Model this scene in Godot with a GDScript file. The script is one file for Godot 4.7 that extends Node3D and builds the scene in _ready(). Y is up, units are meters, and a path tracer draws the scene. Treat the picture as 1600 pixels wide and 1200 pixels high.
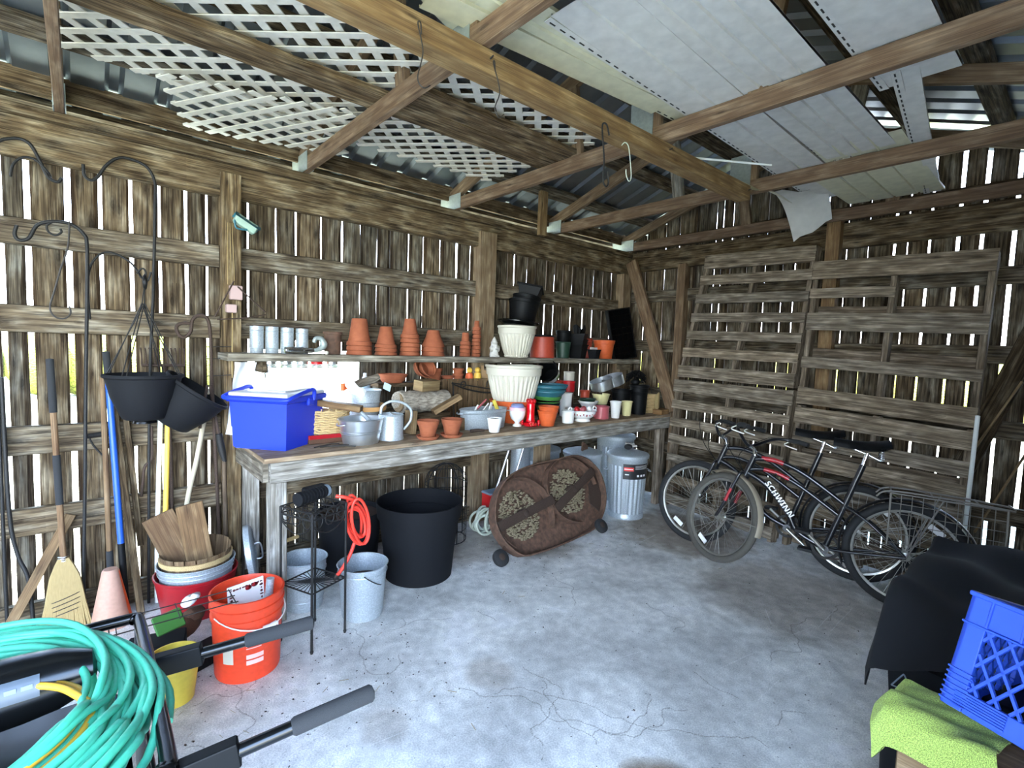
extends Node3D
# A slatted barn corner: workbench, pots, garden tools, pallets and two bicycles.

var M := {}
var T := {}
var used := {}
var rng := RandomNumberGenerator.new()


class MB:
	var v := PackedVector3Array()
	var n := PackedVector3Array()
	var t := PackedVector2Array()
	var c := PackedColorArray()
	var ix := PackedInt32Array()
	var col := Color.WHITE
	var x := Transform3D.IDENTITY

	func pt(p: Vector3, nn: Vector3, uv := Vector2.ZERO) -> int:
		v.append(x * p)
		n.append((x.basis * nn).normalized())
		t.append(uv)
		c.append(col)
		return v.size() - 1

	func tri(a: int, b: int, d: int) -> void:
		var g := (v[b] - v[a]).cross(v[d] - v[a])
		if g.dot(n[a] + n[b] + n[d]) > 0.0:
			ix.append(a); ix.append(d); ix.append(b)
		else:
			ix.append(a); ix.append(b); ix.append(d)

	func quad(a: int, b: int, d: int, e: int) -> void:
		tri(a, b, d)
		tri(a, d, e)

	func face(a: Vector3, b: Vector3, d: Vector3, e: Vector3, out: Vector3) -> void:
		var nn := (b - a).cross(d - a).normalized()
		if nn.dot(out) < 0.0:
			nn = -nn
		quad(pt(a, nn, Vector2(a.x, a.y + a.z)), pt(b, nn, Vector2(b.x, b.y + b.z)), pt(d, nn, Vector2(d.x, d.y + d.z)), pt(e, nn, Vector2(e.x, e.y + e.z)))

	# a box with chamfered edges, the long axis of its grain along x
	func box(s: Vector3, o := Vector3.ZERO, b := 0.003, uo := Vector2.ZERO) -> MB:
		var h := s / 2.0
		b = minf(b, minf(h.x, minf(h.y, h.z)) * 0.9)
		var id := []
		for a in 3:
			var row := []
			for k in 8:
				var sg := Vector3(1.0 if k & 1 else -1.0, 1.0 if k & 2 else -1.0, 1.0 if k & 4 else -1.0)
				var q := Vector3(h.x - b, h.y - b, h.z - b)
				q[a] = h[a]
				q = q * sg
				var nn := Vector3.ZERO
				nn[a] = sg[a]
				var uv := Vector2(q.x, q.z) if a == 1 else Vector2(q.x, q.y + 0.11) if a == 2 else Vector2(q.z * 0.3, q.y)
				row.append(pt(q + o, nn, uv + uo))
			id.append(row)
		for a in 3:
			var p1 := 1 << ((a + 1) % 3)
			var p2 := 1 << ((a + 2) % 3)
			for sgn in 2:
				var k0 := (1 << a) * sgn
				quad(id[a][k0], id[a][k0 | p1], id[a][k0 | p1 | p2], id[a][k0 | p2])
			# edges running along axis a
			var a1 := (a + 1) % 3
			var a2 := (a + 2) % 3
			for s1 in 2:
				for s2 in 2:
					var k := p1 * s1 + p2 * s2
					quad(id[a1][k], id[a1][k | (1 << a)], id[a2][k | (1 << a)], id[a2][k])
		for k in 8:
			tri(id[0][k], id[1][k], id[2][k])
		return self

	# a loft of rectangles along x: stations of [x, y0, y1, z0, z1]
	func loft(st: Array, uo := Vector2.ZERO) -> MB:
		for side in 4:
			var prev := []
			for s in st:
				var a: Vector3
				var b: Vector3
				var nn: Vector3
				match side:
					0: a = Vector3(s[0], s[1], s[4]); b = Vector3(s[0], s[2], s[4]); nn = Vector3.BACK
					1: a = Vector3(s[0], s[1], s[3]); b = Vector3(s[0], s[2], s[3]); nn = Vector3.FORWARD
					2: a = Vector3(s[0], s[2], s[3]); b = Vector3(s[0], s[2], s[4]); nn = Vector3.UP
					_: a = Vector3(s[0], s[1], s[3]); b = Vector3(s[0], s[1], s[4]); nn = Vector3.DOWN
				var ia := pt(a, nn, Vector2(a.x, a.y + a.z) + uo)
				var ib := pt(b, nn, Vector2(b.x, b.y + b.z) + uo)
				if prev:
					quad(prev[0], prev[1], ib, ia)
				prev = [ia, ib]
		for e in [0, st.size() - 1]:
			var s: Array = st[e]
			var nn := Vector3.LEFT if e == 0 else Vector3.RIGHT
			quad(pt(Vector3(s[0], s[1], s[3]), nn, uo), pt(Vector3(s[0], s[2], s[3]), nn, uo + Vector2(0, s[2] - s[1])), pt(Vector3(s[0], s[2], s[4]), nn, uo + Vector2(0.02, s[2] - s[1])), pt(Vector3(s[0], s[1], s[4]), nn, uo + Vector2(0.02, 0)))
		return self

	# a profile of (radius, height) turned about y; ox and oz squeeze it to an oval; flute ripples it
	func lathe(pr: Array, seg := 24, ox := 1.0, oz := 1.0, flutes := 0, depth := 0.0, crease := 40.0) -> MB:
		var m := pr.size()
		var runs := []
		var run := [0]
		for i in range(1, m):
			run.append(i)
			if i < m - 1:
				var d0: Vector2 = (pr[i] - pr[i - 1]).normalized()
				var d1: Vector2 = (pr[i + 1] - pr[i]).normalized()
				if absf(rad_to_deg(d0.angle_to(d1))) > crease:
					runs.append(run)
					run = [i]
		runs.append(run)
		for r in runs:
			var rings := []
			var along := 0.0
			for q in r.size():
				var i: int = r[q]
				var d := Vector2.ZERO
				if q > 0:
					d += (pr[i] - pr[r[q - 1]]).normalized()
					along += pr[i].distance_to(pr[r[q - 1]])
				if q < r.size() - 1:
					d += (pr[r[q + 1]] - pr[i]).normalized()
				var nn := Vector2(d.y, -d.x).normalized()
				var ring := []
				for k in seg + 1:
					var a := TAU * k / seg
					var rr: float = pr[i].x
					var ca := cos(a)
					var sa := sin(a)
					var na := ca
					var ns := sa
					if flutes > 0 and rr > 0.01:
						var k0 := 1.0 - depth * (0.5 + 0.5 * cos(a * flutes))
						var dr := depth * 0.5 * flutes * sin(a * flutes) / k0
						rr *= k0
						na = ca + sa * dr
						ns = sa - ca * dr
					ring.append(pt(Vector3(ca * rr * ox, pr[i].y, sa * rr * oz), Vector3(na * nn.x * oz, nn.y, ns * nn.x * ox), Vector2(a * maxf(0.02, pr[i].x), along)))
				rings.append(ring)
			for q in range(1, rings.size()):
				for k in seg:
					quad(rings[q - 1][k], rings[q - 1][k + 1], rings[q][k + 1], rings[q][k])
		return self

	# a round bar along points; r is a number or one radius per point
	func tube(ps: Array, r, seg := 8, closed := false) -> MB:
		var m := ps.size()
		var up := Vector3.UP
		var d0: Vector3 = (ps[1] - ps[0]).normalized()
		if absf(d0.dot(up)) > 0.9:
			up = Vector3.RIGHT
		var side := d0.cross(up).normalized()
		var rings := []
		var along := 0.0
		for i in m:
			var d: Vector3
			if closed:
				d = (ps[(i + 1) % m] - ps[(i + m - 1) % m]).normalized()
			else:
				d = (ps[mini(i + 1, m - 1)] - ps[maxi(i - 1, 0)]).normalized()
			side = (side - d * side.dot(d)).normalized()
			var other := d.cross(side)
			if i > 0:
				along += ps[i].distance_to(ps[i - 1])
			var rr: float = r if (r is float or r is int) else r[i]
			var ring := []
			for k in seg + 1:
				var a := TAU * k / seg
				var nn := side * cos(a) + other * sin(a)
				ring.append(pt(ps[i] + nn * rr, nn, Vector2(along, rr * a)))
			rings.append(ring)
		for i in range(1, m):
			for k in seg:
				quad(rings[i - 1][k], rings[i - 1][k + 1], rings[i][k + 1], rings[i][k])
		if closed:
			for k in seg:
				quad(rings[m - 1][k], rings[m - 1][k + 1], rings[0][k + 1], rings[0][k])
		else:
			for e in [0, m - 1]:
				var d: Vector3 = (ps[1] - ps[0]).normalized() * -1.0 if e == 0 else (ps[m - 1] - ps[m - 2]).normalized()
				var rr: float = r if (r is float or r is int) else r[e]
				var mid := pt(ps[e] + d * rr * 0.25, d)
				var rim := []
				for k in seg + 1:
					rim.append(pt(x.affine_inverse() * v[rings[e][k]], d))
				for k in seg:
					tri(mid, rim[k], rim[k + 1])
		return self

	# an outline in the xy plane given depth along z
	func slab(poly: PackedVector2Array, z0: float, z1: float) -> MB:
		var f := Geometry2D.triangulate_polygon(poly)
		for s in 2:
			var z := z1 if s else z0
			var nn := Vector3.BACK if (s == 1) == (z1 > z0) else Vector3.FORWARD
			var id := []
			for p in poly:
				id.append(pt(Vector3(p.x, p.y, z), nn, p))
			for k in range(0, f.size(), 3):
				tri(id[f[k]], id[f[k + 1]], id[f[k + 2]])
		var cw := Geometry2D.is_polygon_clockwise(poly)
		for i in poly.size():
			var a := poly[i]
			var b := poly[(i + 1) % poly.size()]
			var d := (b - a).normalized()
			var nn := Vector3(d.y, -d.x, 0) * (-1.0 if cw else 1.0)
			quad(pt(Vector3(a.x, a.y, z0), nn, a), pt(Vector3(b.x, b.y, z0), nn, b), pt(Vector3(b.x, b.y, z1), nn, b + Vector2(0, 0.03)), pt(Vector3(a.x, a.y, z1), nn, a + Vector2(0, 0.03)))
		return self

	# a sheet with thickness; f maps (u, v) in 0..1 to a point
	func sheet(nu: int, nv: int, f: Callable, th := 0.002, us := 1.0) -> MB:
		var pos := []
		for j in nv + 1:
			var row := []
			for i in nu + 1:
				row.append(f.call(float(i) / nu, float(j) / nv))
			pos.append(row)
		var id := [[], []]
		for j in nv + 1:
			for s in 2:
				id[s].append([])
			for i in nu + 1:
				var du: Vector3 = pos[j][mini(i + 1, nu)] - pos[j][maxi(i - 1, 0)]
				var dv: Vector3 = pos[mini(j + 1, nv)][i] - pos[maxi(j - 1, 0)][i]
				var nn := du.cross(dv).normalized()
				var uv := Vector2(float(i) / nu, float(j) / nv) * us
				id[0][j].append(pt(pos[j][i] + nn * th / 2.0, nn, uv))
				id[1][j].append(pt(pos[j][i] - nn * th / 2.0, -nn, uv))
		for j in nv:
			for i in nu:
				for s in 2:
					quad(id[s][j][i], id[s][j][i + 1], id[s][j + 1][i + 1], id[s][j + 1][i])
		for j in nv:
			for i in [0, nu]:
				quad(id[0][j][i], id[0][j + 1][i], id[1][j + 1][i], id[1][j][i])
		for i in nu:
			for j in [0, nv]:
				quad(id[0][j][i], id[0][j][i + 1], id[1][j][i + 1], id[1][j][i])
		return self

	func ball(o: Vector3, r: Vector3, seg := 12) -> MB:
		var keep := x
		x = x * Transform3D(Basis.from_scale(r), o)
		var pr := []
		for i in seg / 2 + 1:
			var a := PI * i / (seg / 2) - PI / 2
			pr.append(Vector2(maxf(0.0, cos(a)), sin(a)))
		lathe(pr, seg, 1, 1, 0, 0, 181)
		x = keep
		return self

	func mesh() -> ArrayMesh:
		var a := []
		a.resize(Mesh.ARRAY_MAX)
		a[Mesh.ARRAY_VERTEX] = v
		a[Mesh.ARRAY_NORMAL] = n
		a[Mesh.ARRAY_TEX_UV] = t
		a[Mesh.ARRAY_COLOR] = c
		a[Mesh.ARRAY_INDEX] = ix
		var m := ArrayMesh.new()
		m.add_surface_from_arrays(Mesh.PRIMITIVE_TRIANGLES, a)
		return m


func numbered(called: String, parent: Node) -> String:
	var key := str(parent.get_instance_id()) + called
	var k: int = used.get(key, 0)
	used[key] = k + 1
	return called if k == 0 else "%s_%03d" % [called, k]


func obj(called: String, st, m: Material, parent: Node = self) -> MeshInstance3D:
	var o := MeshInstance3D.new()
	o.name = numbered(called, parent)
	o.mesh = st.mesh() if st is MB else st
	o.material_override = m
	parent.add_child(o, true)
	return o


func tag(o: Node, label := "", category := "", group := "", kind := "") -> Node:
	for p in [["label", label], ["category", category], ["group", group], ["kind", kind]]:
		if p[1]:
			o.set_meta(p[0], p[1])
	return o


func thing(called: String, label: String, category: String, at := Vector3.ZERO, turn := 0.0, group := "") -> Node3D:
	var o := Node3D.new()
	o.name = numbered(called, self)
	add_child(o, true)
	o.position = at
	o.rotation.y = turn
	tag(o, label, category, group)
	return o


func struct(called: String, label: String, category: String) -> Node3D:
	var o := thing(called, label, category)
	o.set_meta("kind", "structure")
	return o


func copy(o: Node3D, at: Vector3, turn: float, label: String) -> Node3D:
	var r: Node3D = o.duplicate()
	r.name = numbered(String(o.name).get_slice("_00", 0), self)
	add_child(r, true)
	r.position = at
	r.rotation.y = turn
	r.set_meta("label", label)
	return r


func smooth(ps: Array, k := 6, closed := false) -> Array:
	var out := []
	var m := ps.size()
	for i in (m if closed else m - 1):
		var p0: Vector3 = ps[(i + m - 1) % m] if closed else ps[maxi(i - 1, 0)]
		var p1: Vector3 = ps[i]
		var p2: Vector3 = ps[(i + 1) % m]
		var p3: Vector3 = ps[(i + 2) % m] if closed else ps[mini(i + 2, m - 1)]
		for j in k:
			out.append(p1.cubic_interpolate(p2, p0, p3, float(j) / k))
	if not closed:
		out.append(ps[m - 1])
	return out


func mb(col := Color.WHITE) -> MB:
	var b := MB.new()
	b.col = col
	return b


func lin(hex: String) -> Color:
	return Color(hex).srgb_to_linear()


func ruv() -> Vector2:
	return Vector2(rng.randf() * 3.0, rng.randf() * 3.0)


func tone(spread := 0.15, warm := 0.05, mid := 0.85) -> Color:
	var b := mid * (1.0 + rng.randf_range(-spread, spread))
	var w := rng.randf_range(-warm, warm)
	return Color(clampf(b * (1.0 + w), 0, 1), clampf(b, 0, 1), clampf(b * (1.0 - w * 1.4), 0, 1))


# points the local x axis along a-b and returns the frame at the middle
func along(a: Vector3, b: Vector3, up := Vector3.UP) -> Transform3D:
	var x := (b - a).normalized()
	if absf(x.dot(up)) > 0.99:
		up = Vector3.BACK
	var z := x.cross(up).normalized()
	var y := z.cross(x)
	return Transform3D(Basis(x, y, z), (a + b) / 2.0)


# a wooden member from a to b: h across (towards up), w through
func member(called: String, a: Vector3, b: Vector3, h: float, w: float, m: Material, parent: Node, up := Vector3.UP, col := Color(0, 0, 0, 0), bev := 0.004) -> MeshInstance3D:
	var g := mb(tone() if col.a == 0.0 else col)
	g.x = along(a, b, up)
	g.box(Vector3(a.distance_to(b), h, w), Vector3.ZERO, bev, ruv())
	return obj(called, g, m, parent)


func mk(key: String, hex: String, rough := 0.7, metal := 0.0, o := {}) -> StandardMaterial3D:
	var m := StandardMaterial3D.new()
	m.resource_name = key
	m.albedo_color = Color(hex)
	m.roughness = rough
	m.metallic = metal
	if o.has("vc"):
		m.vertex_color_use_as_albedo = true
	if o.has("tex"):
		m.albedo_texture = T[o.tex]
		if o.has("tri"):
			m.uv1_triplanar = true
		m.uv1_scale = o.get("s", Vector3.ONE)
	if o.has("h"):
		m.heightmap_enabled = true
		m.heightmap_texture = T[o.h]
		m.heightmap_scale = o.get("hs", 0.2)
		if o.has("tri"):
			m.uv1_triplanar = true
		m.uv1_scale = o.get("s", Vector3.ONE)
	if o.has("coat"):
		m.clearcoat_enabled = true
		m.clearcoat = o.coat
		m.clearcoat_roughness = 0.15
	if o.has("spec"):
		m.metallic_specular = o.spec
	M[key] = m
	return m


func noise_bytes(w: int, h: int, freq: float, sd: int, stretch := 1, oct := 3, kind := FastNoiseLite.TYPE_SIMPLEX_SMOOTH) -> PackedByteArray:
	var f := FastNoiseLite.new()
	f.noise_type = kind
	f.seed = sd
	f.frequency = freq
	f.fractal_octaves = oct
	var im := f.get_seamless_image(maxi(4, w / stretch), h)
	if stretch > 1:
		im.resize(w, h, Image.INTERPOLATE_CUBIC)
	im.convert(Image.FORMAT_L8)
	return im.get_data()


func wood_texture(key: String, w: int, h: int, dark: Color, light: Color, grey: Color, knots: int, contrast: float, sd: int) -> void:
	var fine := noise_bytes(w, h, 0.22, sd, 32, 3)
	var streak := noise_bytes(w, h, 0.045, sd + 1, 16, 3)
	var blot := noise_bytes(w, h, 0.014, sd + 2, 2, 4)
	var val := PackedFloat32Array()
	val.resize(w * h)
	for i in w * h:
		val[i] = 0.5 + contrast * ((fine[i] - 128.0) * 0.0030 + (streak[i] - 128.0) * 0.0034 + (blot[i] - 128.0) * 0.0016)
	var r := RandomNumberGenerator.new()
	r.seed = sd
	for k in knots:
		var cx := r.randf() * w
		var cy := r.randf() * h
		var rx := r.randf_range(14, 34)
		var ry := rx * r.randf_range(0.35, 0.6)
		for dy in range(int(-ry * 2.5), int(ry * 2.5)):
			for dx in range(int(-rx * 3), int(rx * 3)):
				var d := sqrt(pow(dx / rx, 2) + pow(dy / ry, 2))
				if d < 2.4:
					var i := posmod(int(cy) + dy, h) * w + posmod(int(cx) + dx, w)
					var ring := 0.5 + 0.5 * sin(d * 11.0 + fine[i] * 0.02)
					var f := clampf(1.0 - d / 2.4, 0, 1)
					val[i] -= f * f * (0.42 + 0.22 * ring) * (0.6 + 0.4 * contrast)
	var px := PackedByteArray()
	px.resize(w * h * 3)
	var hp := PackedByteArray()
	hp.resize(w * h)
	for i in w * h:
		var f := clampf(val[i], 0.0, 1.0)
		var g := clampf((blot[i] - 100.0) / 120.0, 0, 1) * 0.75
		var cr := lerpf(dark.r, light.r, f)
		var cg := lerpf(dark.g, light.g, f)
		var cb := lerpf(dark.b, light.b, f)
		px[i * 3] = int(255 * clampf(lerpf(cr, grey.r * (0.45 + f), g), 0, 1))
		px[i * 3 + 1] = int(255 * clampf(lerpf(cg, grey.g * (0.45 + f), g), 0, 1))
		px[i * 3 + 2] = int(255 * clampf(lerpf(cb, grey.b * (0.45 + f), g), 0, 1))
		hp[i] = int(255 * clampf(f, 0, 1))
	T[key] = ImageTexture.create_from_image(Image.create_from_data(w, h, false, Image.FORMAT_RGB8, px))
	T[key + "_h"] = ImageTexture.create_from_image(Image.create_from_data(w, h, false, Image.FORMAT_L8, hp))


# a two-tone mottle: t = noise raised about a threshold
func mottle(key: String, size: int, a: Color, b: Color, freq: float, sd: int, sharp := 1.0, kind := FastNoiseLite.TYPE_SIMPLEX_SMOOTH, cut := 0.5, oct := 4) -> void:
	var d := noise_bytes(size, size, freq, sd, 1, oct, kind)
	var px := PackedByteArray()
	px.resize(size * size * 3)
	for i in size * size:
		var f := clampf((d[i] / 255.0 - cut) * sharp + 0.5, 0, 1)
		px[i * 3] = int(255 * lerpf(a.r, b.r, f))
		px[i * 3 + 1] = int(255 * lerpf(a.g, b.g, f))
		px[i * 3 + 2] = int(255 * lerpf(a.b, b.b, f))
	T[key] = ImageTexture.create_from_image(Image.create_from_data(size, size, false, Image.FORMAT_RGB8, px))


func concrete_textures() -> void:
	var w := 1024
	var a := noise_bytes(w, w, 0.16, 11, 1, 2)
	var b := noise_bytes(w, w, 0.018, 12, 1, 4)
	var px := PackedByteArray()
	px.resize(w * w * 3)
	for i in w * w:
		var f := 0.93 + (a[i] - 128) * 0.0009 + (b[i] - 128) * 0.0006
		if a[i] > 232:
			f -= 0.18
		px[i * 3] = int(255 * clampf(f * 0.965, 0, 1))
		px[i * 3 + 1] = int(255 * clampf(f * 0.955, 0, 1))
		px[i * 3 + 2] = int(255 * clampf(f * 0.94, 0, 1))
	T.concrete = ImageTexture.create_from_image(Image.create_from_data(w, w, false, Image.FORMAT_RGB8, px))
	# wear, stains and cracks with shapes of their own, laid over six metres of floor
	w = 2048
	var im := Image.create(w, w, false, Image.FORMAT_RGB8)
	im.fill(Color.WHITE)
	var big := noise_bytes(512, 512, 0.012, 21, 1, 4)
	var mid := noise_bytes(512, 512, 0.06, 22, 1, 3)
	var small := Image.create(512, 512, false, Image.FORMAT_RGB8)
	for y in 512:
		for x in 512:
			var f: float = 0.93 + (big[y * 512 + x] - 128) * 0.0012 + (mid[y * 512 + x] - 128) * 0.0006
			small.set_pixel(x, y, Color(f, f, f * 0.99))
	small.resize(w, w, Image.INTERPOLATE_CUBIC)
	im.blit_rect(small, Rect2i(0, 0, w, w), Vector2i.ZERO)
	var r := RandomNumberGenerator.new()
	r.seed = 5
	var m2 := w / 6.0
	# brown round stain near the right foreground and a few lesser ones: centre x, z in metres, radius, strength
	for s in [[1.5, -0.86, 0.15, 0.42], [1.43, -1.74, 0.11, 0.12], [0.9, -1.75, 0.1, 0.1], [2.7, -2.7, 0.25, 0.2], [3.4, -1.2, 0.5, 0.16], [3.9, -2.2, 0.5, 0.3], [2.2, -3.1, 0.35, 0.25]]:
		var cx: float = (s[0] + 1.0) * m2
		var cz: float = (s[1] + 5.0) * m2
		var rr: float = s[2] * m2
		for dy in range(int(-rr * 1.6), int(rr * 1.6)):
			for dx in range(int(-rr * 1.6), int(rr * 1.6)):
				var px2 := int(cx) + dx
				var py2 := int(cz) + dy
				if px2 < 0 or py2 < 0 or px2 >= w or py2 >= w:
					continue
				var nz: float = (mid[(py2 / 4) % 512 * 512 + (px2 / 4) % 512] - 128) / 128.0
				var d := sqrt(float(dx * dx + dy * dy)) / rr + nz * 0.22
				var f: float = clampf((1.25 - d) / 0.5, 0, 1) * s[3]
				if f > 0.0:
					var c := im.get_pixel(px2, py2)
					im.set_pixel(px2, py2, Color(c.r * (1.0 - f * 0.8), c.g * (1.0 - f * 0.95), c.b * (1.0 - f * 1.1)))
	# cracks
	for k in 26:
		var p := Vector2(r.randf_range(0.2, 4.6), r.randf_range(-3.0, -0.2))
		var a2 := r.randf() * TAU
		if k == 0:
			p = Vector2(1.25, -1.75); a2 = 0.25
		if k == 1:
			p = Vector2(1.35, -1.62); a2 = 0.5
		if k == 2:
			p = Vector2(2.6, -0.95); a2 = -0.05
		var n := 260 if k < 3 else r.randi_range(30, 160)
		var q := (p + Vector2(1, 5)) * m2
		for i in n:
			a2 += r.randf_range(-0.35, 0.35)
			q += Vector2(cos(a2), sin(a2)) * 1.6
			if k < 3:
				a2 = lerpf(a2, [0.55, 0.9, -0.1][k], 0.06)
			for o in [Vector2i.ZERO, Vector2i(1, 0)]:
				var z: Vector2i = Vector2i(q) + o
				if z.x > 0 and z.y > 0 and z.x < w and z.y < w:
					im.set_pixelv(z, im.get_pixelv(z) * Color(0.76, 0.75, 0.74))
	# pale scratches
	for k in 60:
		var p := Vector2(r.randf_range(0.2, 4.0), r.randf_range(-3.2, -0.2))
		var d := Vector2.from_angle(r.randf_range(-0.6, 0.3))
		var q := (p + Vector2(1, 5)) * m2
		for i in r.randi_range(20, 140):
			q += d
			var z := Vector2i(q)
			if z.x > 0 and z.y > 0 and z.x < w and z.y < w:
				im.set_pixelv(z, im.get_pixelv(z).lerp(Color.WHITE, 0.6))
	# dark flecks
	for k in 2600:
		var q := Vector2(r.randf() * w, r.randf() * w)
		var f := r.randf_range(0.45, 0.85)
		for i in r.randi_range(1, 4):
			var z := Vector2i(q) + Vector2i(r.randi_range(0, 2), r.randi_range(0, 1))
			if z.x < w and z.y < w:
				im.set_pixelv(z, im.get_pixelv(z) * Color(f, f, f))
	T.wear = ImageTexture.create_from_image(im)


func materials() -> void:
	wood_texture("rough", 1024, 512, Color("3b3127"), Color("ab9879"), Color("948c7c"), 24, 0.85, 3)
	wood_texture("clean", 1024, 512, Color("66564a"), Color("b8a78c"), Color("aa9f8e"), 10, 0.55, 31)
	wood_texture("weather", 1024, 512, Color("5b564e"), Color("c3bcae"), Color("aeaba4"), 10, 0.85, 63)
	mottle("fine", 256, Color(0.9, 0.9, 0.9), Color(1, 1, 1), 0.03, 5)
	mottle("clay", 256, Color("a35a3a"), Color("c2734c"), 0.02, 6)
	mottle("galv", 512, Color(0.74, 0.76, 0.77), Color(0.97, 0.98, 0.99), 0.05, 7, 1.2, FastNoiseLite.TYPE_CELLULAR, 0.5, 2)
	mottle("rust", 512, Color("4d3a2e"), Color("735543"), 0.012, 8, 1.3)
	mottle("speck", 256, Color(0.55, 0.55, 0.55), Color(1, 1, 1), 0.12, 9, 3.0, FastNoiseLite.TYPE_SIMPLEX_SMOOTH, 0.3)
	mottle("fluff", 256, Color(0.45, 0.45, 0.45), Color(1, 1, 1), 0.09, 10, 1.5)
	mottle("bark", 256, Color("6f665a"), Color("b8ae9d"), 0.03, 12, 1.5)
	concrete_textures()
	var ws := Vector3(0.66, 2.0, 1)
	mk("rough", "e2e2e2", 0.9, 0, {"vc": 1, "tex": "rough", "s": ws, "h": "rough_h", "hs": 0.35, "spec": 0.25})
	mk("clean", "dedede", 0.75, 0, {"vc": 1, "tex": "clean", "s": ws, "h": "clean_h", "hs": 0.1, "spec": 0.3})
	mk("bench_wood", "ffffff", 0.85, 0, {"vc": 1, "tex": "clean", "s": ws, "h": "weather_h", "hs": 0.2, "spec": 0.25})
	mk("weather", "e8e8e8", 0.9, 0, {"vc": 1, "tex": "weather", "s": ws, "h": "weather_h", "hs": 0.25, "spec": 0.25})
	mk("clay", "d6d0cc", 0.85, 0, {"tex": "clay", "tri": 1, "s": Vector3.ONE * 4, "h": "clay", "hs": 0.02})
	mk("old_clay", "d8b8a4", 0.9, 0, {"tex": "clay", "tri": 1, "s": Vector3.ONE * 6})
	mk("galv", "d6dcdf", 0.45, 0.45, {"tex": "galv", "tri": 1, "s": Vector3.ONE * 5})
	mk("tin", "dfe3e6", 0.3, 0.9, {"tex": "fine", "tri": 1, "s": Vector3.ONE * 2})
	mk("chrome", "e8eaec", 0.14, 1.0)
	mk("plate", "a9b3ae", 0.5, 0.5, {"tex": "fine", "tri": 1, "s": Vector3.ONE * 5})
	mk("roof", "8f989e", 0.38, 0.92, {"tex": "fine", "tri": 1, "s": Vector3.ONE})
	mk("rust", "ffffff", 0.85, 0.1, {"tex": "rust", "tri": 1, "s": Vector3.ONE * 3, "h": "rust", "hs": 0.1})
	mk("iron", "2b2a29", 0.6, 0.5, {"tex": "speck", "tri": 1, "s": Vector3.ONE * 8})
	mk("wire", "3b3733", 0.6, 0.5)
	mk("rust_iron", "4a3a30", 0.8, 0.3, {"tex": "speck", "tri": 1, "s": Vector3.ONE * 6})
	mk("black", "0b0c0d", 0.55, 0, {"spec": 0.3})
	mk("black_gloss", "08090a", 0.22, 0, {"spec": 0.4})
	mk("black_matt", "16171a", 0.75, 0, {"spec": 0.3, "tex": "fine", "tri": 1, "s": Vector3.ONE * 6})
	mk("foam", "2a2b2d", 0.95, 0, {"tex": "speck", "tri": 1, "s": Vector3.ONE * 20})
	mk("rubber", "232425", 0.8, 0, {"tex": "fine", "tri": 1, "s": Vector3.ONE * 9})
	mk("white_plastic", "efeeea", 0.5)
	mk("lattice", "d2cdbf", 0.6, 0, {"tex": "fine", "tri": 1, "s": Vector3.ONE * 2})
	mk("vinyl", "d0cec6", 0.5, 0, {"tex": "fine", "tri": 1, "s": Vector3.ONE * 1.5})
	mk("vinyl_yellow", "cfccae", 0.5, 0, {"tex": "fine", "tri": 1, "s": Vector3.ONE * 1.5})
	mk("dark_slot", "2c2b28", 0.9)
	mk("blue", "1a36c0", 0.4, 0, {"spec": 0.45})
	mk("crate_blue", "2b57d2", 0.45)
	mk("lid_white", "c9ccd0", 0.5)
	mk("orange", "ef4a28", 0.45, 0, {"tex": "fine", "tri": 1, "s": Vector3.ONE * 4})
	mk("red", "c3161c", 0.4)
	mk("red_tub", "a31420", 0.35, 0, {"tex": "fine", "tri": 1, "s": Vector3.ONE * 3})
	mk("red_glass", "d40c1c", 0.12, 0, {"coat": 0.8})
	mk("yellow", "dcc650", 0.5, 0, {"tex": "fine", "tri": 1, "s": Vector3.ONE * 4})
	mk("yellow_paint", "e2b84a", 0.55)
	mk("white_paint", "d9dcd6", 0.55)
	mk("blue_paint", "1c4fa8", 0.4)
	mk("hose_green", "46b491", 0.5, 0, {"tex": "fine", "tri": 1, "s": Vector3.ONE * 6})
	mk("hose_yellow", "c99a2e", 0.5)
	mk("hose_red", "e23c2c", 0.5)
	mk("cord", "b9c0ae", 0.7)
	mk("cream", "cfc9b6", 0.55)
	mk("ceramic", "f1efe9", 0.2, 0, {"coat": 0.4})
	mk("pink_ceramic", "c7646a", 0.3, 0, {"tex": "speck", "tri": 1, "s": Vector3.ONE * 14})
	mk("pale_yellow", "e9dfa4", 0.35)
	mk("pale_pink", "eeb8c0", 0.4)
	mk("lavender", "7f8bb4", 0.5)
	mk("teal", "2f6672", 0.45)
	mk("dark_green", "1e3a2c", 0.5)
	mk("leaf_green", "3f7a34", 0.5)
	mk("redbrown", "b5452e", 0.5, 0, {"tex": "fine", "tri": 1, "s": Vector3.ONE * 5})
	mk("orange_pot", "d9622e", 0.6, 0, {"tex": "fine", "tri": 1, "s": Vector3.ONE * 5})
	mk("brown", "5c3c28", 0.8, 0, {"tex": "speck", "tri": 1, "s": Vector3.ONE * 8})
	mk("wicker", "c8ab78", 0.8, 0, {"tex": "speck", "tri": 1, "s": Vector3.ONE * 8})
	mk("straw", "ab9465", 0.9, 0, {"tex": "fine", "tri": 1, "s": Vector3(14, 3, 14)})
	mk("grass_clip", "bfae8a", 0.95, 0, {"tex": "fluff", "tri": 1, "s": Vector3.ONE * 8, "h": "fluff", "hs": 1.0})
	mk("bark", "ffffff", 0.95, 0, {"tex": "bark", "tri": 1, "s": Vector3(2.0, 8.0, 8.0), "h": "bark", "hs": 0.8})
	mk("leaf_litter", "5a3c26", 0.95, 0, {"tex": "fluff", "tri": 1, "s": Vector3.ONE * 9, "h": "fluff", "hs": 1.0})
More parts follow.
